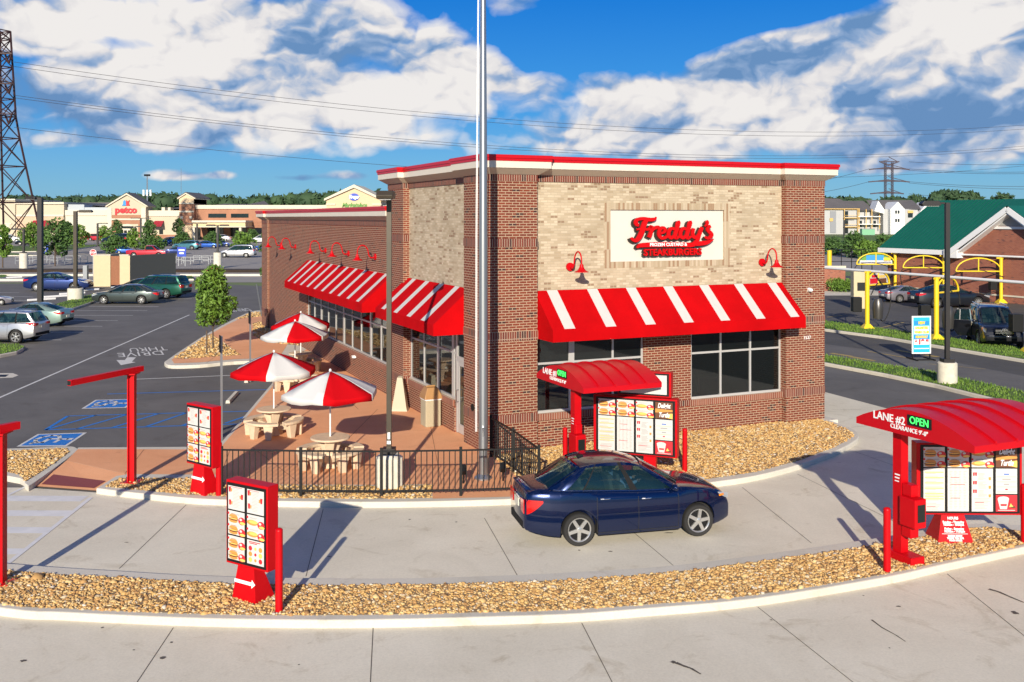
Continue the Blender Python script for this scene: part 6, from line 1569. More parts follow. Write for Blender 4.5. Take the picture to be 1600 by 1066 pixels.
# litter bin, cream wedge, sign posts, wheel stops
t = thing('litter_bin', 'pebbled concrete litter bin with brown domed lid beside the side door', 'litter bin', P(673, 665), YAW)
oc = [(-.25, -.25), (.25, -.25), (.25, .25), (-.25, .25)]
MB().prism(oc, 0, .82).build('bin_body', M['pebble'], t, bevel=.03)
MB().prism([(x * 1.04, y * 1.04) for x, y in oc], .82, .88).build('liner_bag', M['white'], t)
lm = MB(); v1 = [(x * 1.14, y * 1.14, .86) for x, y in oc] + [(x * 1.08, y * 1.08, .96) for x, y in oc] + [(x * .66, y * .66, 1.20) for x, y in oc]
lm.add(v1, [(i + 4 * k, (i + 1) % 4 + 4 * k, (i + 1) % 4 + 4 * (k + 1), i + 4 * (k + 1)) for k in range(2) for i in range(4)] + [tuple(8 + i for i in range(4))]); lm.box(-.15, .15, -.02, .02, 1.19, 1.25); lm.build('lid', M['lidbrown'], t, bevel=.02)
t = thing('marker_wedge', 'tall cream tapered wedge standing by the brick pier', 'floor marker', bl(-.26, 6.85), YAW - .5)
MB().add([(-.28, -.22, 0), (.28, -.22, 0), (.28, .22, 0), (-.28, .22, 0), (-.25, -.19, .07), (.25, -.19, .07), (.25, .19, .07), (-.25, .19, .07), (-.09, -.09, 1.1), (.09, -.09, 1.1), (.07, .09, 1.14), (-.07, .09, 1.14)],
    [(0, 3, 2, 1), (0, 1, 5, 4), (1, 2, 6, 5), (2, 3, 7, 6), (3, 0, 4, 7), (4, 5, 9, 8), (5, 6, 10, 9), (6, 7, 11, 10), (7, 4, 8, 11), (8, 9, 10, 11)]).build('marker_body', mat('cream_plastic', (.46, .41, .29), .5), t, bevel=.01)
for (px, py, top), lb in (((346, 691, 524), 'grey sign post with its sign edge on, nearer the fence'), ((391, 597, 486), 'grey sign post with its sign edge on, behind the left umbrella')):
    g = P(px, py, LANE); h = CAMZ - (top - HY) / F * g[1] - LANE
    t = thing('sign_post', lb, 'sign post', g, YAW, 'accessible parking sign posts')
    MB().box(-.032, .032, -.02, .02, 0, h - .02).build('post', M['steel'], t)
    MB().box(-.045, -.033, -.16, .16, h - .50, h).build('sign_plate', M['trim'], t)
for i, (a, b) in enumerate((((352, 635), (373, 612)), ((384, 599), (397, 586)), ((430, 566), (439, 560)))):
    A = lot(*a); B_ = lot(*b); c = ((A[0] + B_[0]) / 2, (A[1] + B_[1]) / 2, LANE); L_ = 1.9
    t = thing('wheel_stop', ['concrete wheel stop left of the nearer sign post', 'concrete wheel stop by the farther sign post', 'concrete wheel stop at the planter corner'][i], 'wheel stop', c, at_dir(A, B_), 'concrete wheel stops in the accessible bays')
    MB().ext([(-.08, 0), (-.06, .11), (.06, .11), (.08, 0)], (-L_ / 2, 0, 0), UY, UZ, UX, L_).build('block', M['curb'], t, bevel=.01)
ws = [('nearest the black light pole', 65, 469), ('second from the black light pole', 90, 464), ('third from the black light pole', 113, 459.5), ('nearest the bin enclosure', 136, 454), ('behind the navy sedan left side', 18, 434.5), ]
for i, (lb, px, py) in enumerate(ws):
    c = lot(px, py); t = thing('wheel_stop', 'white wheel stop in the back bay row, ' + lb, 'wheel stop', c, .9, 'white wheel stops in the back bay row')
    MB().ext([(-.1, 0), (-.08, .14), (.08, .14), (.1, 0)], (-1.1, 0, 0), UY, UZ, UX, 2.2).build('block', M['white'], t)
# ================================================================== TREES
def leaves(n, pts, size, name, m, parent, flat=.0, mi=None):
    """pts: (n,3) centres; each leaf spray is a folded pair of quads"""
    a = rng.normal(0, 1, (n, 3)); a /= np.linalg.norm(a, axis=1)[:, None]; b = rng.normal(0, 1, (n, 3)); b -= (a * b).sum(1)[:, None] * a; b /= np.linalg.norm(b, axis=1)[:, None]
    s = size * rng.uniform(.6, 1.4, n)[:, None]
    V = np.stack([pts - a * s, pts - b * s * .45, pts + a * s, pts + b * s * .45], 1).reshape(-1, 3)
    return fastmesh(name, V, np.arange(4 * n).reshape(-1, 4), m, parent, mi=mi)
def crownpts(n, lobes):
    w = np.array([l[3] ** 2 for l in lobes]); idx = rng.choice(len(lobes), n, p=w / w.sum()); L = np.array(lobes)
    d = rng.normal(0, 1, (n, 3)); d /= np.linalg.norm(d, axis=1)[:, None]; rr = rng.uniform(.55, 1.08, n) ** .7
    return L[idx, :3] + d * (rr * L[idx, 3])[:, None] * np.array([1, 1, .8])
def tree(lab, loc, H_, cw, n, leaf, m, trunk=.35, lobes=None, name='young_tree', cat='tree', group=None, seed=1, multi=1, bare=.3):
    rr = random.Random(seed); r = thing(name, lab, cat, loc, rr.uniform(0, 6), group)
    tb = MB(); th = H_ * bare
    LB = []
    nl = lobes or 14
    for i in range(nl):
        z = th + (H_ - th) * (i + .6) / nl; f_ = math.sin(math.pi * min(1, .18 + .78 * (z - th) / (H_ - th))) ** .8; q = i * 2.4 + rr.uniform(-.4, .4)
        ra = cw / 2 * f_ * rr.uniform(.35, .75); LB.append((ra * math.cos(q), ra * math.sin(q), z, cw * .5 * (.30 + .20 * rr.random()) * (.6 + .4 * f_)))
    for k in range(multi):
        ox = rr.uniform(-.12, .12) * (multi > 1); tb.tube([(ox, 0, -.05), (ox * 2 + .02, .02, th), (ox * 3, .01, H_ * .6), (ox * 3, 0, H_ * .88)], [trunk / 2 * .5 + .02, trunk / 2 * .4, trunk / 2 * .22, .01], 8)
    for (x, y, z, q) in LB: tb.tube([(0, 0, max(th * .8, z - (H_ * .22))), (x * .5, y * .5, z - H_ * .06), (x, y, z)], [trunk * .13, trunk * .08, .008], 5)
    tb.build('trunk', M['bark'], r, smooth=60)
    leaves(n, crownpts(n, LB), leaf, 'crown', m, r)
    return r
g = P(333, 545)
tree('small bright green street tree in the gravel planter left of the restaurant', g, fz(419, g[1]), 2.1, 4600, .10, M['leaf1'], .12, 30, 'street_tree', seed=4, bare=.33)
st_ = thing('tree_stake', 'short grey stake beside the small street tree', 'stake', P(323, 553)); MB().cyl((0, 0), .035, -.05, 1.1, 8).build('stake', M['bark'], st_)
pt = crownpts(140, [(0, 0, fz(424, g[1]), .28)])
rr_ = thing('flower_cluster', 'cluster of pink blossom seen just above the small street tree', 'flowers', (fx(332, g[1] + 1.2), g[1] + 1.2, 0))
leaves(140, crownpts(140, [(0, 0, fz(423, g[1] + 1.2), .26)]), .07, 'blossom', M['crape'], rr_)
MB().tube([(0, 0, 0), (0.02, 0, fz(426, g[1] + 1.2))], .02, 6).build('stem', M['bark'], rr_)
g = P(404, 470); tree('dense green bush at the far corner of the restaurant wing', (g[0] + .2, g[1] + 4, LANE), 6.2, 2.6, 2600, .12, M['leaf2'], .15, 14, 'tree', seed=9, bare=.12)
# stake sign near the wing corner
g = P(409, 494); t = thing('sign_post', 'thin grey post leaning at the far corner of the planter', 'sign post', g); MB().tube([(0, 0, 0), (-.35, 0, 2.1)], .04, 6).build('post', M['steel'], t)
for i, (px, py, top, w, kind, lb) in enumerate([(4, 418, 352, 30, 0, 'green tree cut off by the left edge'), (86, 416, 346, 58, 1, 'broad green tree behind the black light pole'), (52, 392, 350, 44, 0, 'bright green tree left of the black light pole'), (121, 397, 352, 36, 0, 'round green tree right of the grey light pole'),
       (105, 396, 348, 30, 1, 'dark green tree between the two light poles'), (162, 378, 354, 24, 0, 'small round green tree before the blank pale wall'), (182, 383, 346, 26, 1, 'slim dark green tree left of the pet store door'), (182, 396, 372, 44, 1, 'spreading dark green tree behind the bin enclosure'), (209, 390, 358, 26, 0, 'small green tree in front of the pet store door'),
       (233, 386, 345, 26, 1, 'upright green tree right of the pet store gable'), (240, 395, 372, 42, 1, 'dark green bushy tree above the red pickup truck'), (279, 376, 343, 20, 1, 'thin open tree left of the small brick tower'), (285, 385, 365, 34, 1, 'low dark green tree below the small brick tower'), (332, 386, 364, 34, 1, 'low dark tree before the portico columns'),
       (378, 390, 365, 42, 0, 'round green tree above the silver minivan'), (394, 376, 360, 26, 1, 'low green tree at the right end of the portico'), (1300, 398, 374, 40, 1, 'dark green tree just right of the restaurant corner'), (1335, 402, 366, 48, 1, 'dark green tree behind the coloured vacuum arch'), (1352, 404, 378, 44, 0, 'bright green tree behind the coloured vacuum arch'), (1380, 400, 368, 40, 1, 'green tree left of the green roofed building')]):
    g = lot(px, py); h = (py - top) / F * g[1]; w_ = w / F * g[1]
    tree(lb, g, h, w_, 1500, .02 * w_ + .16, M['leaf1'] if kind == 0 else M['leaf2'], .35, 14, 'parking_lot_tree', group='trees around the lots', seed=20 + i, bare=.30 if h > 5 else .12)
def shrub(lab, loc, rx, ry, h, n, leaf, m, grp):
    r = thing('shrub', lab, 'shrub', loc, 0, grp); rr = random.Random(int(loc[0] * 10)); LB = [(rr.uniform(-rx, rx) * .7, rr.uniform(-ry, ry) * .7, h * rr.uniform(.3, .65), h * .45) for _ in range(8)]
    leaves(n, crownpts(n, LB), leaf, 'foliage', m, r); MB().tube([(0, 0, -.05), (0, 0, h * .6)], .04, 5).build('stem', M['bark'], r)
SH = 'shrubs in the planters'
for px, py, lb in ((1302, 455, 'shrub right against the restaurant corner'), (1318, 456, 'shrub second from the restaurant corner'), (1334, 457, 'shrub left of the first yellow vacuum post')):
    g = lot(px, py); shrub(lb, (g[0], g[1], LANE), 1.1, .8, 1.25, 900, .10, M['leaf1'], SH)
g = P(424, 508); shrub('dark low shrub against the wing wall in the planter', (g[0] + .3, g[1], 0), .5, .5, 1.3, 900, .06, M['leaf2'], SH)
# --- far wood beyond the stores: one mass
def wood(name, spans, Y, n, leaf):
    LB = []; rr = random.Random(5)
    for (p0, p1, y0, y1) in spans:
        p = p0
        while p < p1:
            ztop = fz(y0 + (y1 - y0) * (p - p0) / (p1 - p0) + rr.uniform(-2.5, 3), Y); rad = rr.uniform(4, 8)
            LB.append((fx(p, Y) + 0, Y + rr.uniform(-20, 20), ztop - rad * .8, rad)); LB.append((fx(p, Y), Y + rr.uniform(-10, 10), (ztop - rad) * .55, rad * 1.2)); p += rad / Y * F * rr.uniform(.5, .9)
    o = leaves(n, crownpts(n, LB), leaf, name, M['leaf3'], None); tag(o, kind='stuff')
    core = MB()
    for x, y, z, q in LB: core.ell((x, y, z), (q * .9, q * .9, q * .72), 9, 6)
    tag(core.build(name + '_core', M['leaf3'], None, smooth=80), kind='stuff')
wood('far_wood', [(-60, 600, 306, 303), (180, 300, 305, 301), (470, 600, 301, 297), (1280, 1440, 306, 308)], 520, 26000, 1.5)
wood('far_wood_hill', [(1445, 1465, 303, 297), (1465, 1520, 297, 297), (1515, 1552, 301, 304)], 560, 7000, 1.5)
# ================================================================== FAR STORES (left)
M['stbrick'] = mat('store_brick', (.36, .17, .10), .85, var=.1, vscale=.5)
M['stpale'] = mat('store_stucco', (.52, .45, .33), .85, var=.04, vscale=.2)
M['stcream'] = mat('store_cornice', (.62, .56, .44), .8)
M['stroof'] = mat('store_roof', (.12, .11, .11), .8, var=.1, vscale=.2)
M['maroon'] = mat('maroon_awning', (.32, .012, .03), .7)
M['kblue'] = mat('oval_blue', (.01, .05, .42), .5); M['kgreen'] = mat('market_green', (.10, .28, .04), .5); M['petred'] = mat('pet_red', (.62, .01, .02), .5); M['petblue'] = mat('pet_blue', (.02, .25, .62), .5)
GY = 300.0
def X_(px, Y=GY): return fx(px, Y)
def Z_(py, Y=GY): return fz(py, Y)
def pxbox(mb, x0, x1, y0, y1, d0=0, d1=20, Y=GY):
    """photo rectangle on the plane Y, pushed d0..d1 m back"""
    zb = Z_(y1, Y) if y1 < 900 else LANE - .3
    mb.box(X_(x0, Y), X_(x1, Y), Y + d0, Y + d1, zb, Z_(y0, Y))
def store(lab, cat='store'): return thing('store_building', lab, cat, (0, 0, 0), 0)
s = store('pale big box store front with red awning behind the lattice tower')
m_ = MB(); pxbox(m_, -60, 25, 313, 999, -.5, 30); pxbox(m_, 25, 100, 318, 999, 0, 30); m_.build('wall', M['stpale'], s)
m_ = MB(); pxbox(m_, 26, 100, 335.5, 338.5, -.4, 0); pxbox(m_, 24, 101, 316, 319, -.6, 30); pxbox(m_, -60, 26, 311, 313.5, -1, 30); m_.build('cornice', M['stcream'], s)
m_ = MB(); pxbox(m_, 26.5, 99, 339, 362, -.25, 0); m_.build('brick_band', mat('store_tan_brick', (.58, .40, .27), .85, var=.06, vscale=.4), s)
m_ = MB(); z0, z1 = Z_(353.5), Z_(344.5); m_.add([(X_(53), GY - .3, z1), (X_(79.5), GY - .3, z1), (X_(80.5), GY - 3, z0), (X_(52), GY - 3, z0)], [(0, 1, 2, 3)]); m_.build('awning', M['maroon'], s)
m_ = MB(); pxbox(m_, 11, 17, 350, 365, -.7, -.5); pxbox(m_, 8, 20, 349, 351, -.8, -.5); m_.each('window', M['stcream'], s)
s = store('blank pale store wall between the red awning and the pet store gable')
m_ = MB(); pxbox(m_, 101, 170, 337, 999, .5, 30); m_.build('wall', mat('store_grey_stucco', (.58, .54, .43), .85, var=.03, vscale=.2), s)
m_ = MB(); pxbox(m_, 101, 170, 328.5, 337, .2, 30); m_.build('cornice', M['stcream'], s)
m_ = MB(); pxbox(m_, 101, 127, 319.5, 328.5, 2, 24); pxbox(m_, 125, 170, 324, 328.5, 2.2, 24); m_.each('roof_unit', mat('unit_grey', (.38, .42, .45), .6), s)
m_ = MB(); pxbox(m_, 101.2, 170, 366, 373, .4, .5); m_.build('base_band', M['stbrick'], s)
m_ = MB(); m_.add([(X_(27), GY + 8, Z_(317)), (X_(125), GY + 8, Z_(320)), (X_(170), GY + 8, Z_(325)), (X_(170), GY + 40, Z_(319)), (X_(120), GY + 40, Z_(313)), (X_(27), GY + 40, Z_(313.5))], [(0, 1, 2, 3, 4, 5)]); m_.build('roof', M['stroof'], s)
# pet store
s = store('pet store front with white gable and red pet logo')
def polyY(mb, pts, d0, d1, Y=GY): mb.ext([(X_(a, Y), Z_(b, Y)) for a, b in pts], (0, Y + d0, 0), (1, 0, 0), (0, 0, 1), (0, 1, 0), d1 - d0)
m_ = MB(); polyY(m_, [(172, 375), (172, 323), (201.5, 306), (231, 323), (231, 375)], -1.5, 4); m_.build('wall', M['stpale'], s)
m_ = MB(); polyY(m_, [(169, 324), (201.5, 304.5), (234, 324), (234, 321.6), (201.5, 302), (169, 321.6)], -2, 5); polyY(m_, [(171, 375), (171, 325), (178, 325), (178, 375)], -1.8, -1.5); polyY(m_, [(224, 375), (224, 325), (231, 325), (231, 375)], -1.8, -1.5); pxbox(m_, 178, 224, 341.5, 344, -1.8, -1.5); m_.each('gable_trim', M['stcream'], s)
m_ = MB(); m_.add([(X_(167.5), GY - 2.2, Z_(322.5)), (X_(201.5), GY - 2.2, Z_(301.2)), (X_(201.5), GY + 5, Z_(301.2)), (X_(167.5), GY + 5, Z_(322.5)), (X_(235.5), GY - 2.2, Z_(322.5)), (X_(235.5), GY + 5, Z_(322.5))], [(0, 1, 2, 3), (1, 4, 5, 2)]); m_.build('roof', M['stroof'], s)
m_ = MB(); pxbox(m_, 178, 224, 336, 341.4, -1.62, -1.5); pxbox(m_, 178, 187, 344, 374, -1.62, -1.5); pxbox(m_, 219, 224, 344, 374, -1.62, -1.5); pxbox(m_, 187, 219, 344, 350, -1.62, -1.5); m_.build('brick_band', M['stbrick'], s)
n = 10; m_ = MB(); polyY(m_, [(190, 374), (190, 356)] + [(190 + 25 * k / n, 356 - 6 * math.sin(math.pi * k / n)) for k in range(1, n)] + [(215, 356), (215, 374)], -1.66, -1.5); m_.build('entrance_arch', M['stcream'], s)
m_ = MB(); pxbox(m_, 193, 212, 353.5, 357, -1.72, -1.66)
for k in range(4): pxbox(m_, 191 + k * 6.2, 195.6 + k * 6.2, 360, 370, -1.72, -1.66)
m_.each('window', M['farglass'], s)
text('pet_lettering', 'petco', 2.7, frame((X_(200.2), GY - 1.7, Z_(328.5)), UX, UZ), M['petred'], s, .12, sx=1.08, bold=.12)
m_ = MB().mat(M['petblue']); polyY(m_, [(194, 321.5), (196, 319), (196, 315), (198, 313), (200.5, 316), (200.5, 321.5)], -1.85, -1.6); m_.mat(M['petred']); polyY(m_, [(200.7, 321.5), (200.7, 313), (203, 315), (206, 313), (204.5, 317), (206, 321.5)], -1.85, -1.6); m_.build('pet_emblem', None, s)
s = store('pale store wall with maroon awning right of the pet store')
m_ = MB(); pxbox(m_, 231, 281, 338, 999, .5, 30); m_.build('wall', M['stpale'], s)
m_ = MB(); pxbox(m_, 231, 281, 329, 338, .2, 30); m_.build('cornice', M['stcream'], s)
m_ = MB(); z0, z1 = Z_(354), Z_(345.2); m_.add([(X_(241), GY + .4, z1), (X_(255.5), GY + .4, z1), (X_(256), GY - 2.4, z0), (X_(240.5), GY - 2.4, z0)], [(0, 1, 2, 3)]); m_.build('awning', M['maroon'], s)
m_ = MB(); pxbox(m_, 248, 254, 359, 366, .35, .5); m_.each('window', M['farglass'], s)
m_ = MB(); m_.add([(X_(232), GY + 10, Z_(326)), (X_(281), GY + 10, Z_(325.5)), (X_(281), GY + 45, Z_(316)), (X_(262), GY + 45, Z_(319)), (X_(232), GY + 45, Z_(319))], [(0, 1, 2, 3, 4)]); m_.build('roof', M['stroof'], s)
m_ = MB(); pxbox(m_, 247, 252, 324, 329, 3, 6); pxbox(m_, 257, 261, 324, 329, 3, 6); pxbox(m_, 275, 279, 324, 329, 3, 6); m_.each('roof_unit', M['stcream'], s)
m_ = MB(); pxbox(m_, 231, 281, 367, 374, .35, .5); m_.build('base_band', M['stbrick'], s)
# grocery store
s = store('long brick grocery store with portico and market gable')
m_ = MB(); pxbox(m_, 303, 660, 326, 999, 1, 30); pxbox(m_, 281, 304, 309.5, 999, -.5, 12); m_.build('wall', M['stbrick'], s)
m_ = MB(); pxbox(m_, 303.5, 660, 320.5, 326.5, .6, 30); pxbox(m_, 281, 304, 329.5, 332, -.8, -.5); pxbox(m_, 281, 304, 317, 319, -.8, -.5); polyY(m_, [(279, 311.5), (292, 303.5), (307, 311.5), (307, 309.8), (292, 301.5), (279, 309.8)], -1.2, 13); m_.build('cornice', M['stcream'], s)
m_ = MB(); polyY(m_, [(281.2, 318.5), (281.2, 310.5), (292.5, 304.2), (304, 310.5), (304, 318.5)], -.7, 11.5); pxbox(m_, 283, 304, 352, 372, -.7, -.5); m_.build('stucco_panel', mat('store_tan', (.66, .50, .32), .85), s)
m_ = MB(); polyY(m_, [(278, 310), (292, 301), (308, 310), (308, 309), (292, 300.3), (278, 309)], -1.3, 13.2); m_.add([(X_(360), GY + 14, Z_(320)), (X_(382), GY + 24, Z_(311.8)), (X_(404), GY + 14, Z_(320))], [(0, 1, 2)]); m_.add([(X_(303), GY + 12, Z_(321)), (X_(360), GY + 12, Z_(321)), (X_(360), GY + 32, Z_(317)), (X_(303), GY + 32, Z_(316))], [(0, 1, 2, 3)]); m_.build('roof', M['stroof'], s)
m_ = MB(); pxbox(m_, 324, 352, 334, 340.3, .9, 1); pxbox(m_, 359.5, 387, 334, 340.3, .9, 1); m_.each('clerestory', M['farglass'], s)
m_ = MB(); pxbox(m_, 313, 393, 347.5, 354, -7, 1); m_.build('portico', mat('portico_tan', (.64, .50, .28), .85), s)
m_ = MB(); pxbox(m_, 312, 394, 344.5, 347.5, -7.4, 1); pxbox(m_, 312, 394, 353.8, 355, -7.3, 1)
for x in (314, 350, 385): pxbox(m_, x - 1.6, x + 1.8, 355, 374, -7, -5.8)
m_.each('column_trim', M['stcream'], s)
m_ = MB(); pxbox(m_, 323, 348, 356, 374, .8, 1); pxbox(m_, 359, 384, 356, 374, .8, 1); pxbox(m_, 397, 414, 356, 374, .8, 1); pxbox(m_, 305, 312, 357, 374, .8, 1); m_.each('window', M['farglass'], s)
m_ = MB(); pxbox(m_, 283, 287, 338, 342, -.65, -.5); pxbox(m_, 297, 301, 338, 342, -.65, -.5); m_.each('wall_panel', M['stcream'], s)
m_ = MB(); polyY(m_, [(513, 340), (513, 312), (556, 291), (597, 312), (597, 340)], -3, 16); m_.build('gable_wall', mat('gable_tan', (.62, .47, .30), .85), s)
m_ = MB(); polyY(m_, [(510, 314), (556, 294), (600, 314), (600, 311), (556, 289), (510, 311)], -3.8, 18); pxbox(m_, 512.5, 527, 318.5, 320.5, -3.3, -3); pxbox(m_, 584, 598, 318.5, 320.5, -3.3, -3); m_.each('gable_trim', M['stcream'], s)
m_ = MB(); n = 20; polyY(m_, [(555.8 + 8 * math.cos(2 * math.pi * k / n), 308.3 - 5.6 * math.sin(2 * math.pi * k / n)) for k in range(n)], -3.3, -3); ov = m_.build('oval_sign', M['kblue'], s)
text('oval_lettering', 'Kroger', 1.45, frame((X_(556), GY - 3.32, Z_(308.2)), UX, UZ), M['whitetxt'], ov, .02, sx=.72, shear=.2, bold=.07)
text('market_lettering', 'Marketplace', 1.9, frame((X_(556), GY - 3.2, Z_(321)), UX, UZ), M['kgreen'], s, .1, sx=.80, shear=.4, bold=.06)
# ---------------- stop sign, cart signs, boxes
t = thing('stop_sign', 'red octagonal stop sign behind the bin enclosure', 'stop sign', lot(145.5, 432)); gY = lot(145.5, 432)[1]; zc = fz(395, gY) - LANE
q8 = [(.40 * math.cos(math.pi / 8 + k * math.pi / 4), .40 * math.sin(math.pi / 8 + k * math.pi / 4)) for k in range(8)]
MB().box(-.04, .04, 0, .08, 0, zc).build('post', M['steel'], t); MB().ext([(a * 1.0, b * 1.0) for a, b in q8], (0, -.02, zc), UX, UZ, UY, .02).build('sign_rim', M['whitetxt'], t)
MB().ext([(a * .9, b * .9) for a, b in q8], (0, -.026, zc), UX, UZ, UY, .005).build('sign_face', M['petred'], t); text('sign_lettering', 'STOP', .30, frame((0, -.03, zc), UX, UZ), M['whitetxt'], t, .003, sx=.9, bold=.01)
t = thing('steel_post', 'square grey post left of the bin enclosure', 'post', lot(134, 445)); MB().box(-.2, .2, -.2, .2, 0, 1.9).build('post', M['steel'], t)
for px, py, lb in ((284, 408, 'blue cart return sign right of the red pickup truck'), (69, 402, 'blue cart return sign behind the black light pole')):
    g = lot(px, py + 8); t = thing('cart_return_sign', lb, 'sign', g, 0, 'blue cart return signs'); h = 2.6
    MB().box(-.5, -.42, 0, .08, 0, h).box(.42, .5, 0, .08, 0, h).each('post', M['steel'], t); MB().box(-.6, .6, -.05, 0, h * .5, h).build('sign_face', M['kblue'], t); MB().box(-.4, .4, -.07, -.051, h * .80, h * .88).box(-.3, .3, -.07, -.051, h * .64, h * .72).build('sign_print', M['whitetxt'], t)
# cart corral rails
for px0, px1, py, lb in ((232, 268, 414, 'low steel cart corral rails right of the bin enclosure'), (284, 326, 413, 'low steel cart corral rails left of the white based lamp'), (24, 58, 413, 'low steel cart corral rails left of the slim trees'), (78, 113, 413, 'low steel cart corral rails right of the slim trees')):
    a = lot(px0, py); b = lot(px1, py); t = thing('cart_corral', lb, 'cart corral', a, 0, 'cart corrals'); w_ = b[0] - a[0]; c_ = MB()
    for z in (.5, 1.0): c_.bar((0, 0, z), (w_, 0, z), .06); c_.bar((0, 5, z), (w_, 5, z), .06)
    for k in range(4):
        for y in (0, 5): c_.bar((w_ * k / 3, y, 0), (w_ * k / 3, y, 1.0), .06)
    c_.build('rails', M['steel'], t)
# bin enclosure
g = lot(146, 448); gw = (208 - 146) / F * g[1]
t = thing('bin_enclosure', 'tan walled bin enclosure with brown wooden gate beside the parked sedans', 'bin enclosure', (g[0], g[1], LANE)); Hh = fz(399.5, g[1]) - LANE
w1 = (172.5 - 146) / F * g[1]; w2 = (187 - 146) / F * g[1]; w3 = (203 - 146) / F * g[1]; w4 = (238 - 146) / F * g[1]
MB().box(0, w1, 0, .3, 0, Hh).box(w2, w3, 0, .3, 0, Hh).box(0, .3, .3, 6, 0, Hh).build('front_wall', M['tan'], t)
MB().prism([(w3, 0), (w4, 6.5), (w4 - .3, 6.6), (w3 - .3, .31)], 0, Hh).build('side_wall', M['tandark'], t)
MB().box(w1 + .02, w2 - .02, .08, .16, .15, Hh - .05).build('gate', M['gate'], t)
MB().box(-.06, w1 + .03, -.06, .36, Hh, Hh + .1).box(w2 - .03, w3 - .1, -.06, .36, Hh, Hh + .1).build('wall_cap', M['stcream'], t)
# ---------------- lattice towers, wires, masts
def lattice(lab, base, H_, R0, R1, rot, arms, lw, levels=10, name='transmission_tower', waist=None):
    t = thing(name, lab, 'transmission tower', base, rot)
    mt = mat(name + '_steel', (.045, .018, .018), .6)
    def rad(z):
        if waist and z > waist[0]: return waist[1] + (R1 - waist[1]) * (z - waist[0]) / (H_ - waist[0])
        zz = waist[0] if waist else H_; r1 = waist[1] if waist else R1; return R0 + (r1 - R0) * z / zz
    leg = MB(); br = MB(); zs = [0]
    z = 0
    while z < H_ - .5: z += max(rad(z) * 1.15, H_ / 40); zs.append(min(z, H_))
    C_ = lambda z, k: Vector((rad(z) * math.cos(math.pi / 4 + k * math.pi / 2), rad(z) * math.sin(math.pi / 4 + k * math.pi / 2), z))
    for a, b in zip(zs, zs[1:]):
        for k in range(4):
            leg.bar(C_(a, k), C_(b, k), lw * 1.5); br.bar(C_(a, k), C_(b, (k + 1) % 4), lw * .8); br.bar(C_(a, (k + 1) % 4), C_(b, k), lw * .8); br.bar(C_(b, k), C_(b, (k + 1) % 4), lw)
    leg.build('leg_frame', mt, t); br.build('bracing', mt, t)
    for z, L_ in arms:
        am = MB()
        for sg in (1, -1):
            tip = Vector((0, 0, z)) + Vector((sg * L_, 0, .0)); r_ = rad(z) * .72
            for yy in (-r_, r_): am.bar((sg * r_, yy, z), tip, lw * 1.2); am.bar((sg * r_, yy, z + L_ * .42), tip, lw); am.bar((sg * r_ + sg * (L_ - r_) * .5, yy * .5, z), (sg * r_, yy, z + L_ * .42), lw * .7)
            am.bar(tip, tip + Vector((-sg * .8, 0, -1.9)), lw * 1.4); am.bar(tip + Vector((-sg * 2.0, 0, 0)), tip + Vector((-sg * .9, 0, -1.9)), lw * 1.4)
        am.build('cross_arm', mt, t)
    return t
TY = 205.0; tx = fx(-2, TY)
zz = lambda py: fz(py, TY) - LANE
lattice('dark red steel lattice transmission tower at the far left', (tx, TY, LANE), zz(48), 8.6, 2.2, -.42, [(zz(86), 3.9), (zz(133), 3.9), (zz(180), 3.9)], .20, waist=(zz(190), 3.3))
T2 = 640.0; zz2 = lambda py: fz(py, T2) - LANE
t2 = thing('transmission_tower', 'distant twin mast transmission tower above the apartments at right', 'transmission tower', (fx(1388, T2), T2, LANE)); mt = mat('far_tower_steel', (.05, .035, .05), .6)
lg = MB(); ax_ = MB()
for sx in (-2.0, 2.6):
    for k in range(4):
        c = Vector((sx + (.55 if k in (0, 3) else -.55), .55 if k < 2 else -.55, 0)); lg.bar(c, c + UZ * zz2(253), .22)
    z = 0
    while z < zz2(253) - 1:
        for y in (-.55, .55): ax_.bar((sx - .55, y, z), (sx + .55, y, z + 1.6), .14); ax_.bar((sx + .55, y, z), (sx - .55, y, z + 1.6), .14)
        z += 1.6
for z in range(8, int(zz2(255)), 5): ax_.bar((-2, 0, z), (2.6, 0, z + 2.5), .16); ax_.bar((2.6, 0, z), (-2, 0, z + 2.5), .16)
lg.build('mast', mt, t2); ax_.build('bracing', mt, t2)
for py, a, b in ((252.5, 1374, 1405), (264, 1358, 1421), (283.5, 1357, 1421), (302, 1360, 1412)):
    z = zz2(py); c = MB(); ce = fx(1388, T2)
    for x in (a, b): X = fx(x, T2) - ce; c.bar((.3, 0, z + (.8 if py > 255 else -2.5)), (X, 0, z + (-.4 if py > 255 else 0)), .75); c.bar((.3, 0, z), (X * .8, 0, z), .6); c.bar((.3, 0, z + (3 if x == b else 1.2)), (X * .9, 0, z - .2), .4)
    c.each('cross_arm', mt, t2)
M['wire'] = mat('wire', (.05, .045, .05), .6)
def wire(lb, a, b, sag, r_, grp):
    a = Vector(a); b = Vector(b); pts = [a.lerp(b, k / 24) - UZ * sag * 4 * (k / 24) * (1 - k / 24) for k in range(25)]
    o = MB().tube([p - a for p in pts], r_, 4).build('power_line', M['wire']); o.location = a; tag(o, lb, 'power line', grp)
WL = 'power lines crossing the sky from the left tower'
ords = ['topmost wire', 'second wire from the top', 'third wire from the top', 'fourth wire from the top', 'lowest wire']
for i, (y0, yr) in enumerate(((97, 172), (104, 178), (149, 203), (153, 207), (199, 232))):
    wire(ords[i] + ' of the lines running right from the left lattice tower', (fx(22, TY), TY, fz(y0, TY)), (fx(1750, 330), 330, fz(yr + 10, 330)), 9.5, .045, WL)
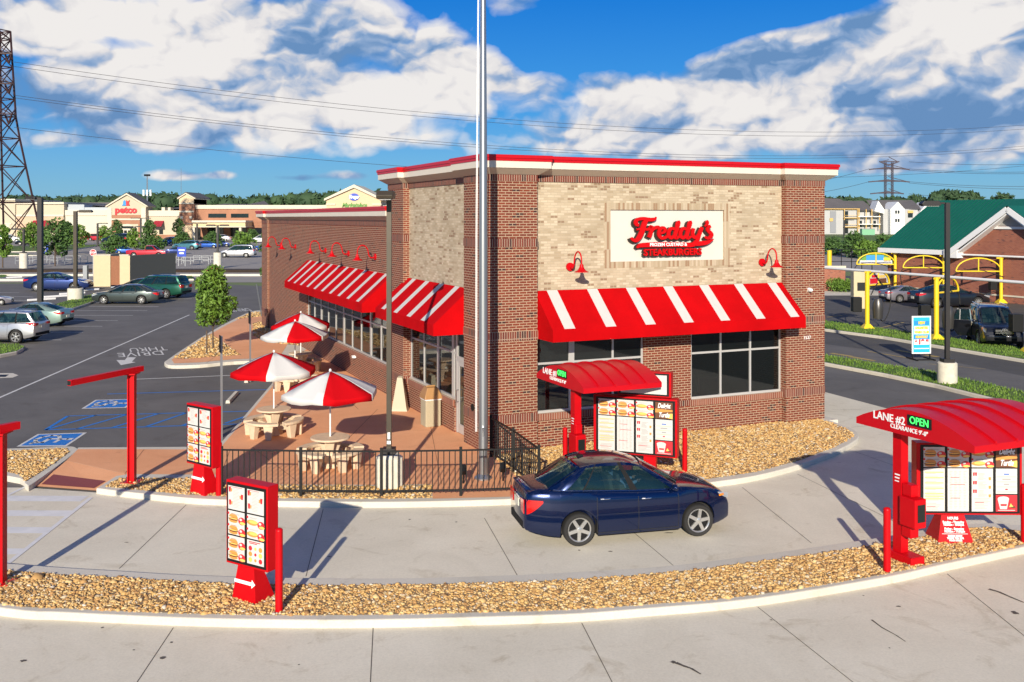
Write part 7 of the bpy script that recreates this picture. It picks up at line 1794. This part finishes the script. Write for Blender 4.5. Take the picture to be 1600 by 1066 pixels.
for i, (y0, yl, yr) in enumerate(((253, 238, 250), (264, 290, 262), (266, 297, 265), (284, 306, 286), (286, 312, 292), (303, 318, 309))):
    nm = ['topmost', 'second', 'third', 'fourth', 'fifth', 'lowest'][i]
    wire(nm + ' wire running right from the distant twin mast tower', (fx(1420, T2), T2, fz(y0, T2)), (fx(1750, T2), T2 - 40, fz(yr - 3, T2)), 4.0, .11, 'power lines at the distant tower')
    if i in (1, 3): wire(('upper' if i == 1 else 'lower') + ' wire running left from the distant twin mast tower', (fx(1358, T2), T2, fz(y0, T2)), (fx(1200, T2), T2 + 40, fz(yl, T2)), 3.0, .11, 'power lines at the distant tower')
for px, py, top, lb, hd in ((230, 374, 272, 'thin steel antenna mast with white panels behind the pet store', 1), (283, 374, 262, 'very thin antenna mast behind the small brick tower', 0)):
    Y = 420; t = thing('antenna_mast', lb, 'antenna mast', (fx(px, Y), Y, LANE)); h = fz(top, Y)
    MB().cyl((0, 0), .45 if hd else .14, 0, h, 8, .25 if hd else .08).build('mast', M['steel'], t)
    if hd:
        MB().box(-1.2, 1.2, -.5, .5, h - .8, h).build('platform', M['trim'], t); z = fz(301, Y)
        m_ = MB(); [m_.box(x - .35, x + .35, -.3, .3, z - 1.3, z + 1.3) for x in (-1.5, 0, 1.5)]; m_.each('antenna_panel', M['white'], t)
# ================================================================== RIGHT SIDE: CAR WASH
def wl(k, d=0, z=0): return Vector((33.6 + .412 * k + .911 * d, 84.8 - .911 * k + .412 * d, LANE + z))
W_ = thing('car_wash_building', 'brick car wash building with dark green metal roof and white gable at right', 'building', wl(0), -math.atan2(.911, .412))
# local frame: +x along the wall toward the camera side (k), +y away from the lot (d)
Wr = W_; Wr.rotation_euler = (0, 0, math.atan2(-.911, .412))
EZ = 3.95
MB().box(-1.0, 24, 0, .3, 0, EZ).box(-1.0, -.7, .3, 12, 0, EZ).build('wall', M['farbrick'], Wr)
gp = [(6.75, EZ), (11.6, EZ + 3.2), (16.45, EZ)]
MB().ext(gp, (0, -.02, 0), UX, UZ, UY, .30).build('gable_wall', M['farbrick'], Wr)
MB().box(-1.0, 24, -.06, 0, .50, .62).build('stone_band', M['stcream'], Wr)
rf = MB(); e = .5; rz_ = EZ + 4.2; d_ = 6.2
rf.add([(-1.6, -e, EZ - .05), (6.2, -e, EZ - .05), (11.6, 5.18, EZ + 3.55), (17.0, -e, EZ - .05), (25, -e, EZ - .05), (25, d_, rz_), (-1.6, d_, rz_), (-1.6, 2 * d_ + e, EZ - .05), (25, 2 * d_ + e, EZ - .05)], [(0, 1, 2, 3, 4, 5, 6), (6, 5, 8, 7)])
# cross gable roof
pk = (11.6, EZ + 3.55); 
for sg in (-1, 1):
    x0 = 11.6 + sg * 5.4; rf.add([(x0, -.7, EZ - .02), (11.6, -.7, pk[1]), (11.6, 5.4, pk[1]), (x0, .1, EZ - .02)], [(0, 1, 2, 3)])
ro_ = rf.build('roof', M['greenroof'], Wr)
sm = MB()
for k in range(0, 60):
    x = -1.4 + k * .45
    if x < 6.1 or 17.1 < x < 25: sm.obox((x, (d_ - e) / 2, (EZ - .05 + rz_) / 2 + .03), (.04, 0, 0), (0, d_ + e, rz_ - EZ + .05), (0, 0, .05))
sm.each('roof_seam', M['greenroof'], Wr)
tr = MB(); tr.box(-1.6, 6.2, -e - .06, -e, EZ - .42, EZ - .02)
for sg in (-1, 1):
    a = Vector((11.6 + sg * 5.5, -.76, EZ - .30)); b = Vector((11.6, -.76, pk[1] - .28)); tr.bar(a, b, .08, .42)
    a2 = Vector((11.6 + sg * 5.2, -.2, EZ - .55)); b2 = Vector((11.6, -.2, pk[1] - .60)); tr.bar(a2, b2, 1.0, .10)
tr.box(5.7, 7.0, -.74, -.02, EZ - .62, EZ + .05); tr.box(16.2, 17.4, -.74, -.02, EZ - .62, EZ + .05); tr.box(9.6, 13.6, -.12, -.02, EZ + 1.75, EZ + 1.95); tr.build('fascia_trim', M['white'], Wr)
MB().ext([(10.0, EZ + 2.0), (11.6, EZ + 3.0), (13.2, EZ + 2.0)], (0, -.06, 0), UX, UZ, UY, .04).build('gable_vent', mat('vent_grey', (.35, .34, .32), .7), Wr)
# yellow vacuum arches
def vacuum(lab, c, h, arch_w, dirx, front, cols=None, grp=None):
    t = thing('vacuum_stand', lab, 'vacuum stand', c, 0, grp)
    MB().tube([(0, 0, .25), (0, 0, h)], .13, 14).build('post', M['yellow'], t, smooth=60)
    MB().add([(-.36, -.36, 0), (.36, -.36, 0), (.36, .36, 0), (-.36, .36, 0), (-.13, -.13, .3), (.13, -.13, .3), (.13, .13, .3), (-.13, .13, .3)], [(0, 1, 5, 4), (1, 2, 6, 5), (2, 3, 7, 6), (3, 0, 4, 7)]).build('foot', M['yellow'], t)
    u = Vector((dirx[0], dirx[1], 0)).normalized()
    ha = arch_w * .30; z0 = h - ha - .05
    f_ = MB(); pts = [u * (arch_w / 2 - arch_w / 2 * math.cos(math.pi * k / 16)) + UZ * (z0 + ha * math.sin(math.pi * k / 16)) for k in range(17)]
    f_.tube(pts, .055, 8); f_.tube([UZ * z0, u * arch_w + UZ * z0], .055, 8); f_.tube([u * arch_w / 2 + UZ * z0, u * arch_w / 2 + UZ * (z0 + ha)], .05, 8); f_.tube([UZ * (h - .05) - u * .2, UZ * (h - .05) + u * .35], .07, 8); f_.build('arch', M['yellow'], t, smooth=60)
    if cols:
        v = Vector((-u.y, u.x, 0)); ip = [u * (arch_w / 2 - arch_w * .44 * math.cos(math.pi * k / 16)) + UZ * (z0 + .05 + ha * .86 * math.sin(math.pi * k / 16)) for k in range(17)]
        g_ = MB().mat(M[cols[0]]); g_.add([tuple(p) for p in ip], [tuple(range(17))])
        for a, b, zl, zh, m2 in cols[1:]:
            for off in (-.012, .012):
                g_.mat(M[m2]); g_.add([tuple(u * arch_w * q + v * off + UZ * (z0 + ha * z)) for q, z in ((a, zl), (b, zl), (b, zh), (a, zh))], [(0, 1, 2, 3)])
        g_.build('sign_infill', None, t)
    # bins and hose
    MB().box(-.88, -.36, -.2, .25, 1.0, 1.85).build('waste_bin', M['black'], t, bevel=.03); 
    MB().lathe([(0, .55), (.26, .6), (.30, 1.1), (.30, 1.5), (.2, 1.75), (0, 1.8)], 16, (.62, 0, 0)).build('vacuum_canister', mat('canister', (.10, .095, .09), .35, metal=.6) if 'canister' not in M else M['canister'], t, smooth=50)
    q = u * arch_w + UZ * z0
    hs = smooth([UZ * 2.0 + Vector((.15, -.2, 0)), q * .5 + UZ * (z0 * .5) + UZ * .1, q - UZ * .1, q - UZ * 1.2 + u * .15, q - UZ * (z0 - .55) - u * .3, q - UZ * (z0 - .35) - u * .9, Vector((.6, 0, 1.2))], 5)
    MB().tube(hs, .035, 6).build('hose', M['rubber'], t, smooth=60)
M['canister'] = mat('canister', (.10, .095, .09), .35, metal=.6)
FG = 'yellow vacuum stands, front row'; RG = 'yellow vacuum stands, back row'
d1_ = (.911, .412)
vacuum('yellow vacuum stand in the front row nearest the restaurant, with small red sign arch', P(1355, 514, LANE + .1), 3.35, 2.6, (.75, .66), 1, ['paper', (.12, .46, .1, .5, 'petred'), (.54, .86, .08, .45, 'bun2'), (.2, .46, .55, .75, 'petred'), (.54, .8, .5, .7, 'fries')], FG)
vacuum('yellow vacuum stand in the front row just left of the dark lamp pole', P(1463, 531, LANE + .1), 3.3, 2.6, (.75, .66), 1, None, FG)
vacuum('yellow vacuum stand in the front row cut off by the right edge', P(1608, 551, LANE + .1), 3.3, 2.6, (.75, .66), 1, None, FG)
def bp(px, k): return Vector((37.8 - .412 * k, 75 + .911 * k, LANE))
vacuum('yellow vacuum stand in the back row with painted beach scene arch', bp(0, 10.6), 3.55, 3.3, (-1, .05), 0, ['kgreen', (.08, .92, .0, .35, 'paper'), (.3, .48, .35, .8, 'petblue'), (.52, .75, .35, .8, 'petblue'), (.12, .3, .25, .6, 'yellow'), (.1, .9, .08, .2, 'kblue')], RG)
vacuum('yellow vacuum stand in the back row behind the dark lamp pole', bp(0, 5.4), 3.5, 3.3, (-1, .05), 0, None, RG)
vacuum('yellow vacuum stand in the back row above the black SUV', bp(0, 0), 3.5, 3.4, (-1, .05), 0, None, RG)
def pipe(lb, a, b):
    a = Vector(a); b = Vector(b); o = MB().tube([(0, 0, 0), b - a], .08, 12).build('vacuum_pipe', M['white'], smooth=60); o.location = a; tag(o, lb, 'pipe', 'white pipes over the vacuum bays')
A_ = Vector(P(1355, 514, LANE)); B_ = Vector(P(1463, 531, LANE)); dn = (B_ - A_).normalized()
pipe('long white pipe on the front row of yellow stands', A_ - dn * 14 + UZ * 3.42, B_ + dn * 18 + UZ * 3.42)
pipe('long white pipe on the back row of yellow stands', bp(0, 11.5) + UZ * 3.6, bp(0, -16) + UZ * 3.6)
# A-frame price sign
g = P(1439, 562, LANE); t = thing('price_sign', 'blue and white price board on black feet standing in the side road', 'sign', g, .10)
MB().box(-.46, .46, -.05, .0, .28, 2.02).build('sign_frame', M['white'], t); f_ = MB().box(-.40, .40, -.058, -.051, .34, 1.96).build('sign_face', mat('board_cyan', (.02, .42, .80), .5), t)
for i, (s_, z, sz, mm) in enumerate((('NEW', 1.70, .17, 'yellow'), ('UNLIMITED', 1.47, .155, 'yellow'), ('WASH CLUB', 1.27, .155, 'yellow'), ('MONTHLY', 1.05, .15, 'yellow'))):
    MB().box(-.36, .36, -.062, -.0585, z - .09, z + .09).build('text_band', M['white'] if i in (1, 2) else M['petblue'], f_); text('sign_lettering', s_, sz, frame((0, -.066, z), UX, UZ), M['yellow'], f_, .002, sx=.80, bold=.012)
MB().box(-.37, .37, -.062, -.0585, .70, .94).build('text_band', M['white'], f_); text('sign_lettering', '19', .30, frame((-.02, -.066, .82), UX, UZ), M['petred'], f_, .002, bold=.02); text('sign_lettering', '$', .15, frame((-.28, -.066, .87), UX, UZ), M['petred'], f_, .002, bold=.01); text('sign_lettering', '95', .14, frame((.27, -.066, .88), UX, UZ), M['petred'], f_, .002, bold=.01)
MB().box(-.36, .36, -.062, -.0585, .50, .54).build('text_band', M['white'], f_)
MB().bar((-.42, -.5, .04), (-.42, .5, .04), .06).bar((.42, -.5, .04), (.42, .5, .04), .06).bar((-.42, -.02, .04), (-.42, -.02, .4), .05).bar((.42, -.02, .04), (.42, -.02, .4), .05).bar((-.42, -.3, .04), (.42, -.3, .04), .05).build('feet', M['black'], t)
# brick planter wall, white rail fence, kiosk at far right
a = lot(1270, 458); b = lot(1327, 456); t = thing('planter_wall', 'low brick planter wall behind the shrubs right of the restaurant', 'planter wall', (a[0], a[1] + 2.5, LANE)); w_ = b[0] - a[0]
MB().box(0, w_, 0, .4, 0, 2.05).build('wall', M['farbrick'], t); MB().box(-.05, w_ + .05, -.06, .46, 2.05, 2.25).build('coping', M['stcream'], t)
t = thing('metal_guard_rail', 'thin metal guard rail above the brick planter wall', 'guard rail', (fx(1305, 95), 95, LANE)); c_ = MB()
for z in (2.3, 2.9, 3.5): c_.bar((-.4, 0, z), (3.6, 0, z), .06)
for k in range(5): c_.bar((-.4 + k, 0, 0), (-.4 + k, 0, 3.5), .06)
c_.build('rails', M['trim'], t); MB().cyl((-.6, -.1), .22, 0, 3.4, 12).build('bollard_sleeve', M['yellow'], t)
t = thing('pay_kiosk', 'tan pay kiosk behind the first yellow vacuum stand', 'kiosk', (fx(1346, 70), 70, LANE)); MB().box(-.55, .55, 0, .7, 0, 2.7).build('cabinet', M['tan'], t, bevel=.03); MB().box(-.3, .3, -.02, -.001, 1.3, 1.9).build('screen', M['ledback'], t)
# apartments far right
AY = 400.0
def apt(lab, x0, x1, parts, roofp, gables=()):
    t = thing('apartment_building', lab, 'apartment building', (0, 0, 0))
    m_ = MB()
    for a, b, top, d in parts: pxbox(m_, a, b, top, 999, d, 18, AY)
    m_.build('wall', M['aptwall'], t)
    r_ = MB()
    for p in roofp: r_.add([(X_(a, AY), AY + d, Z_(b, AY)) for a, b, d in p], [tuple(range(len(p)))])
    r_.build('roof', M['stroof'], t)
    return t
M['aptwall'] = mat('apartment_siding', (.42, .42, .42), .8, var=.05, vscale=.3); M['aptgrey'] = mat('apartment_grey', (.25, .26, .28), .8); M['lumber'] = mat('raw_lumber', (.62, .40, .13), .8)
t = apt('unfinished three storey apartment block just right of the restaurant', 1280, 1341, [(1278, 1341, 327, 0)], [[(1275, 327.5, -1), (1342, 327.5, -1), (1325, 310, 10), (1278, 308, 10)]])
m_ = MB(); pxbox(m_, 1297, 1306, 330, 364, -.3, 0, AY); m_.build('recess_wall', M['aptgrey'], t)
m_ = MB(); pxbox(m_, 1276, 1342, 326, 327.2, -1.2, 0, AY)
for y in (340, 354): pxbox(m_, 1317, 1340, y, y + 1.2, -1.5, 0, AY); pxbox(m_, 1317, 1340, y - 3.5, y - 3, -1.5, -1.3, AY)
for x in (1317, 1338): pxbox(m_, x, x + 1, 327, 366, -1.5, -1.2, AY)
pxbox(m_, 1296, 1301, 341, 346, -.5, -.3, AY); m_.each('framing_member', M['lumber'], t)
m_ = MB(); [pxbox(m_, 1319, 1325, y, y + 9, -.2, 0, AY) for y in (330, 343, 356)]; m_.each('window', M['farglass'], t)
t = apt('pale apartment block with twin gables left of the green roof', 1341, 1432, [(1343, 1366, 328, 4), (1365, 1380, 328, 4), (1380, 1434, 327, 0)], [[(1340, 329, 2), (1372, 329, 2), (1368, 313, 14), (1330, 313, 14)], [(1368, 329, 2), (1440, 327, -1), (1444, 312, 12), (1370, 312, 12)]])
m_ = MB(); polyY(m_, [(1387, 366), (1387, 327), (1398.5, 315.5), (1409, 327), (1409, 366)], -3, 8, AY); polyY(m_, [(1365, 330), (1371, 314), (1380, 327), (1380, 334)], -1, 6, AY); polyY(m_, [(1428, 340), (1446, 316), (1446, 340)], -2, 8, AY); m_.build('gable_wall', M['white'], t)
m_ = MB()
for x in (1394, 1398): [pxbox(m_, x, x + 2.8, y, y + 5, -3.2, -3, AY) for y in (329, 342)]
pxbox(m_, 1418.5, 1426, 332, 340, -.2, 0, AY); pxbox(m_, 1347, 1352, 345, 355, 3.7, 4, AY); pxbox(m_, 1370, 1374, 345, 355, 3.7, 4, AY); m_.each('window', M['farglass'], t)
m_ = MB()
for x in (1344, 1355, 1364, 1376): pxbox(m_, x, x + 1.2, 327, 358, 1.5, 1.8, AY)
pxbox(m_, 1418, 1426.5, 329, 333, -.4, 0, AY); m_.each('framing_member', M['lumber'], t)
m_ = MB()
for y in (338, 350): pxbox(m_, 1343, 1365, y, y + 1.2, 1.2, 4, AY); pxbox(m_, 1366, 1378, y, y + 1.2, 1.2, 4, AY)
m_.each('balcony', M['white'], t)
t = thing('skip_container', 'pale green site container before the apartments', 'container', (X_(1357, 380), 380, LANE)); MB().box(-2.5, 2.5, 0, 2.4, 0, 2.5).build('container_body', mat('container_green', (.18, .42, .25), .6), t); MB().box(-2.5, 2.5, -.05, 0, 2.2, 2.5).build('rim', M['steel'], t)
sheet('site_grass', [(fx(1270, 360), 360), (fx(1440, 360), 360), (fx(1440, 250), 250), (fx(1270, 250), 250)], LANE - .028, M['grass'])
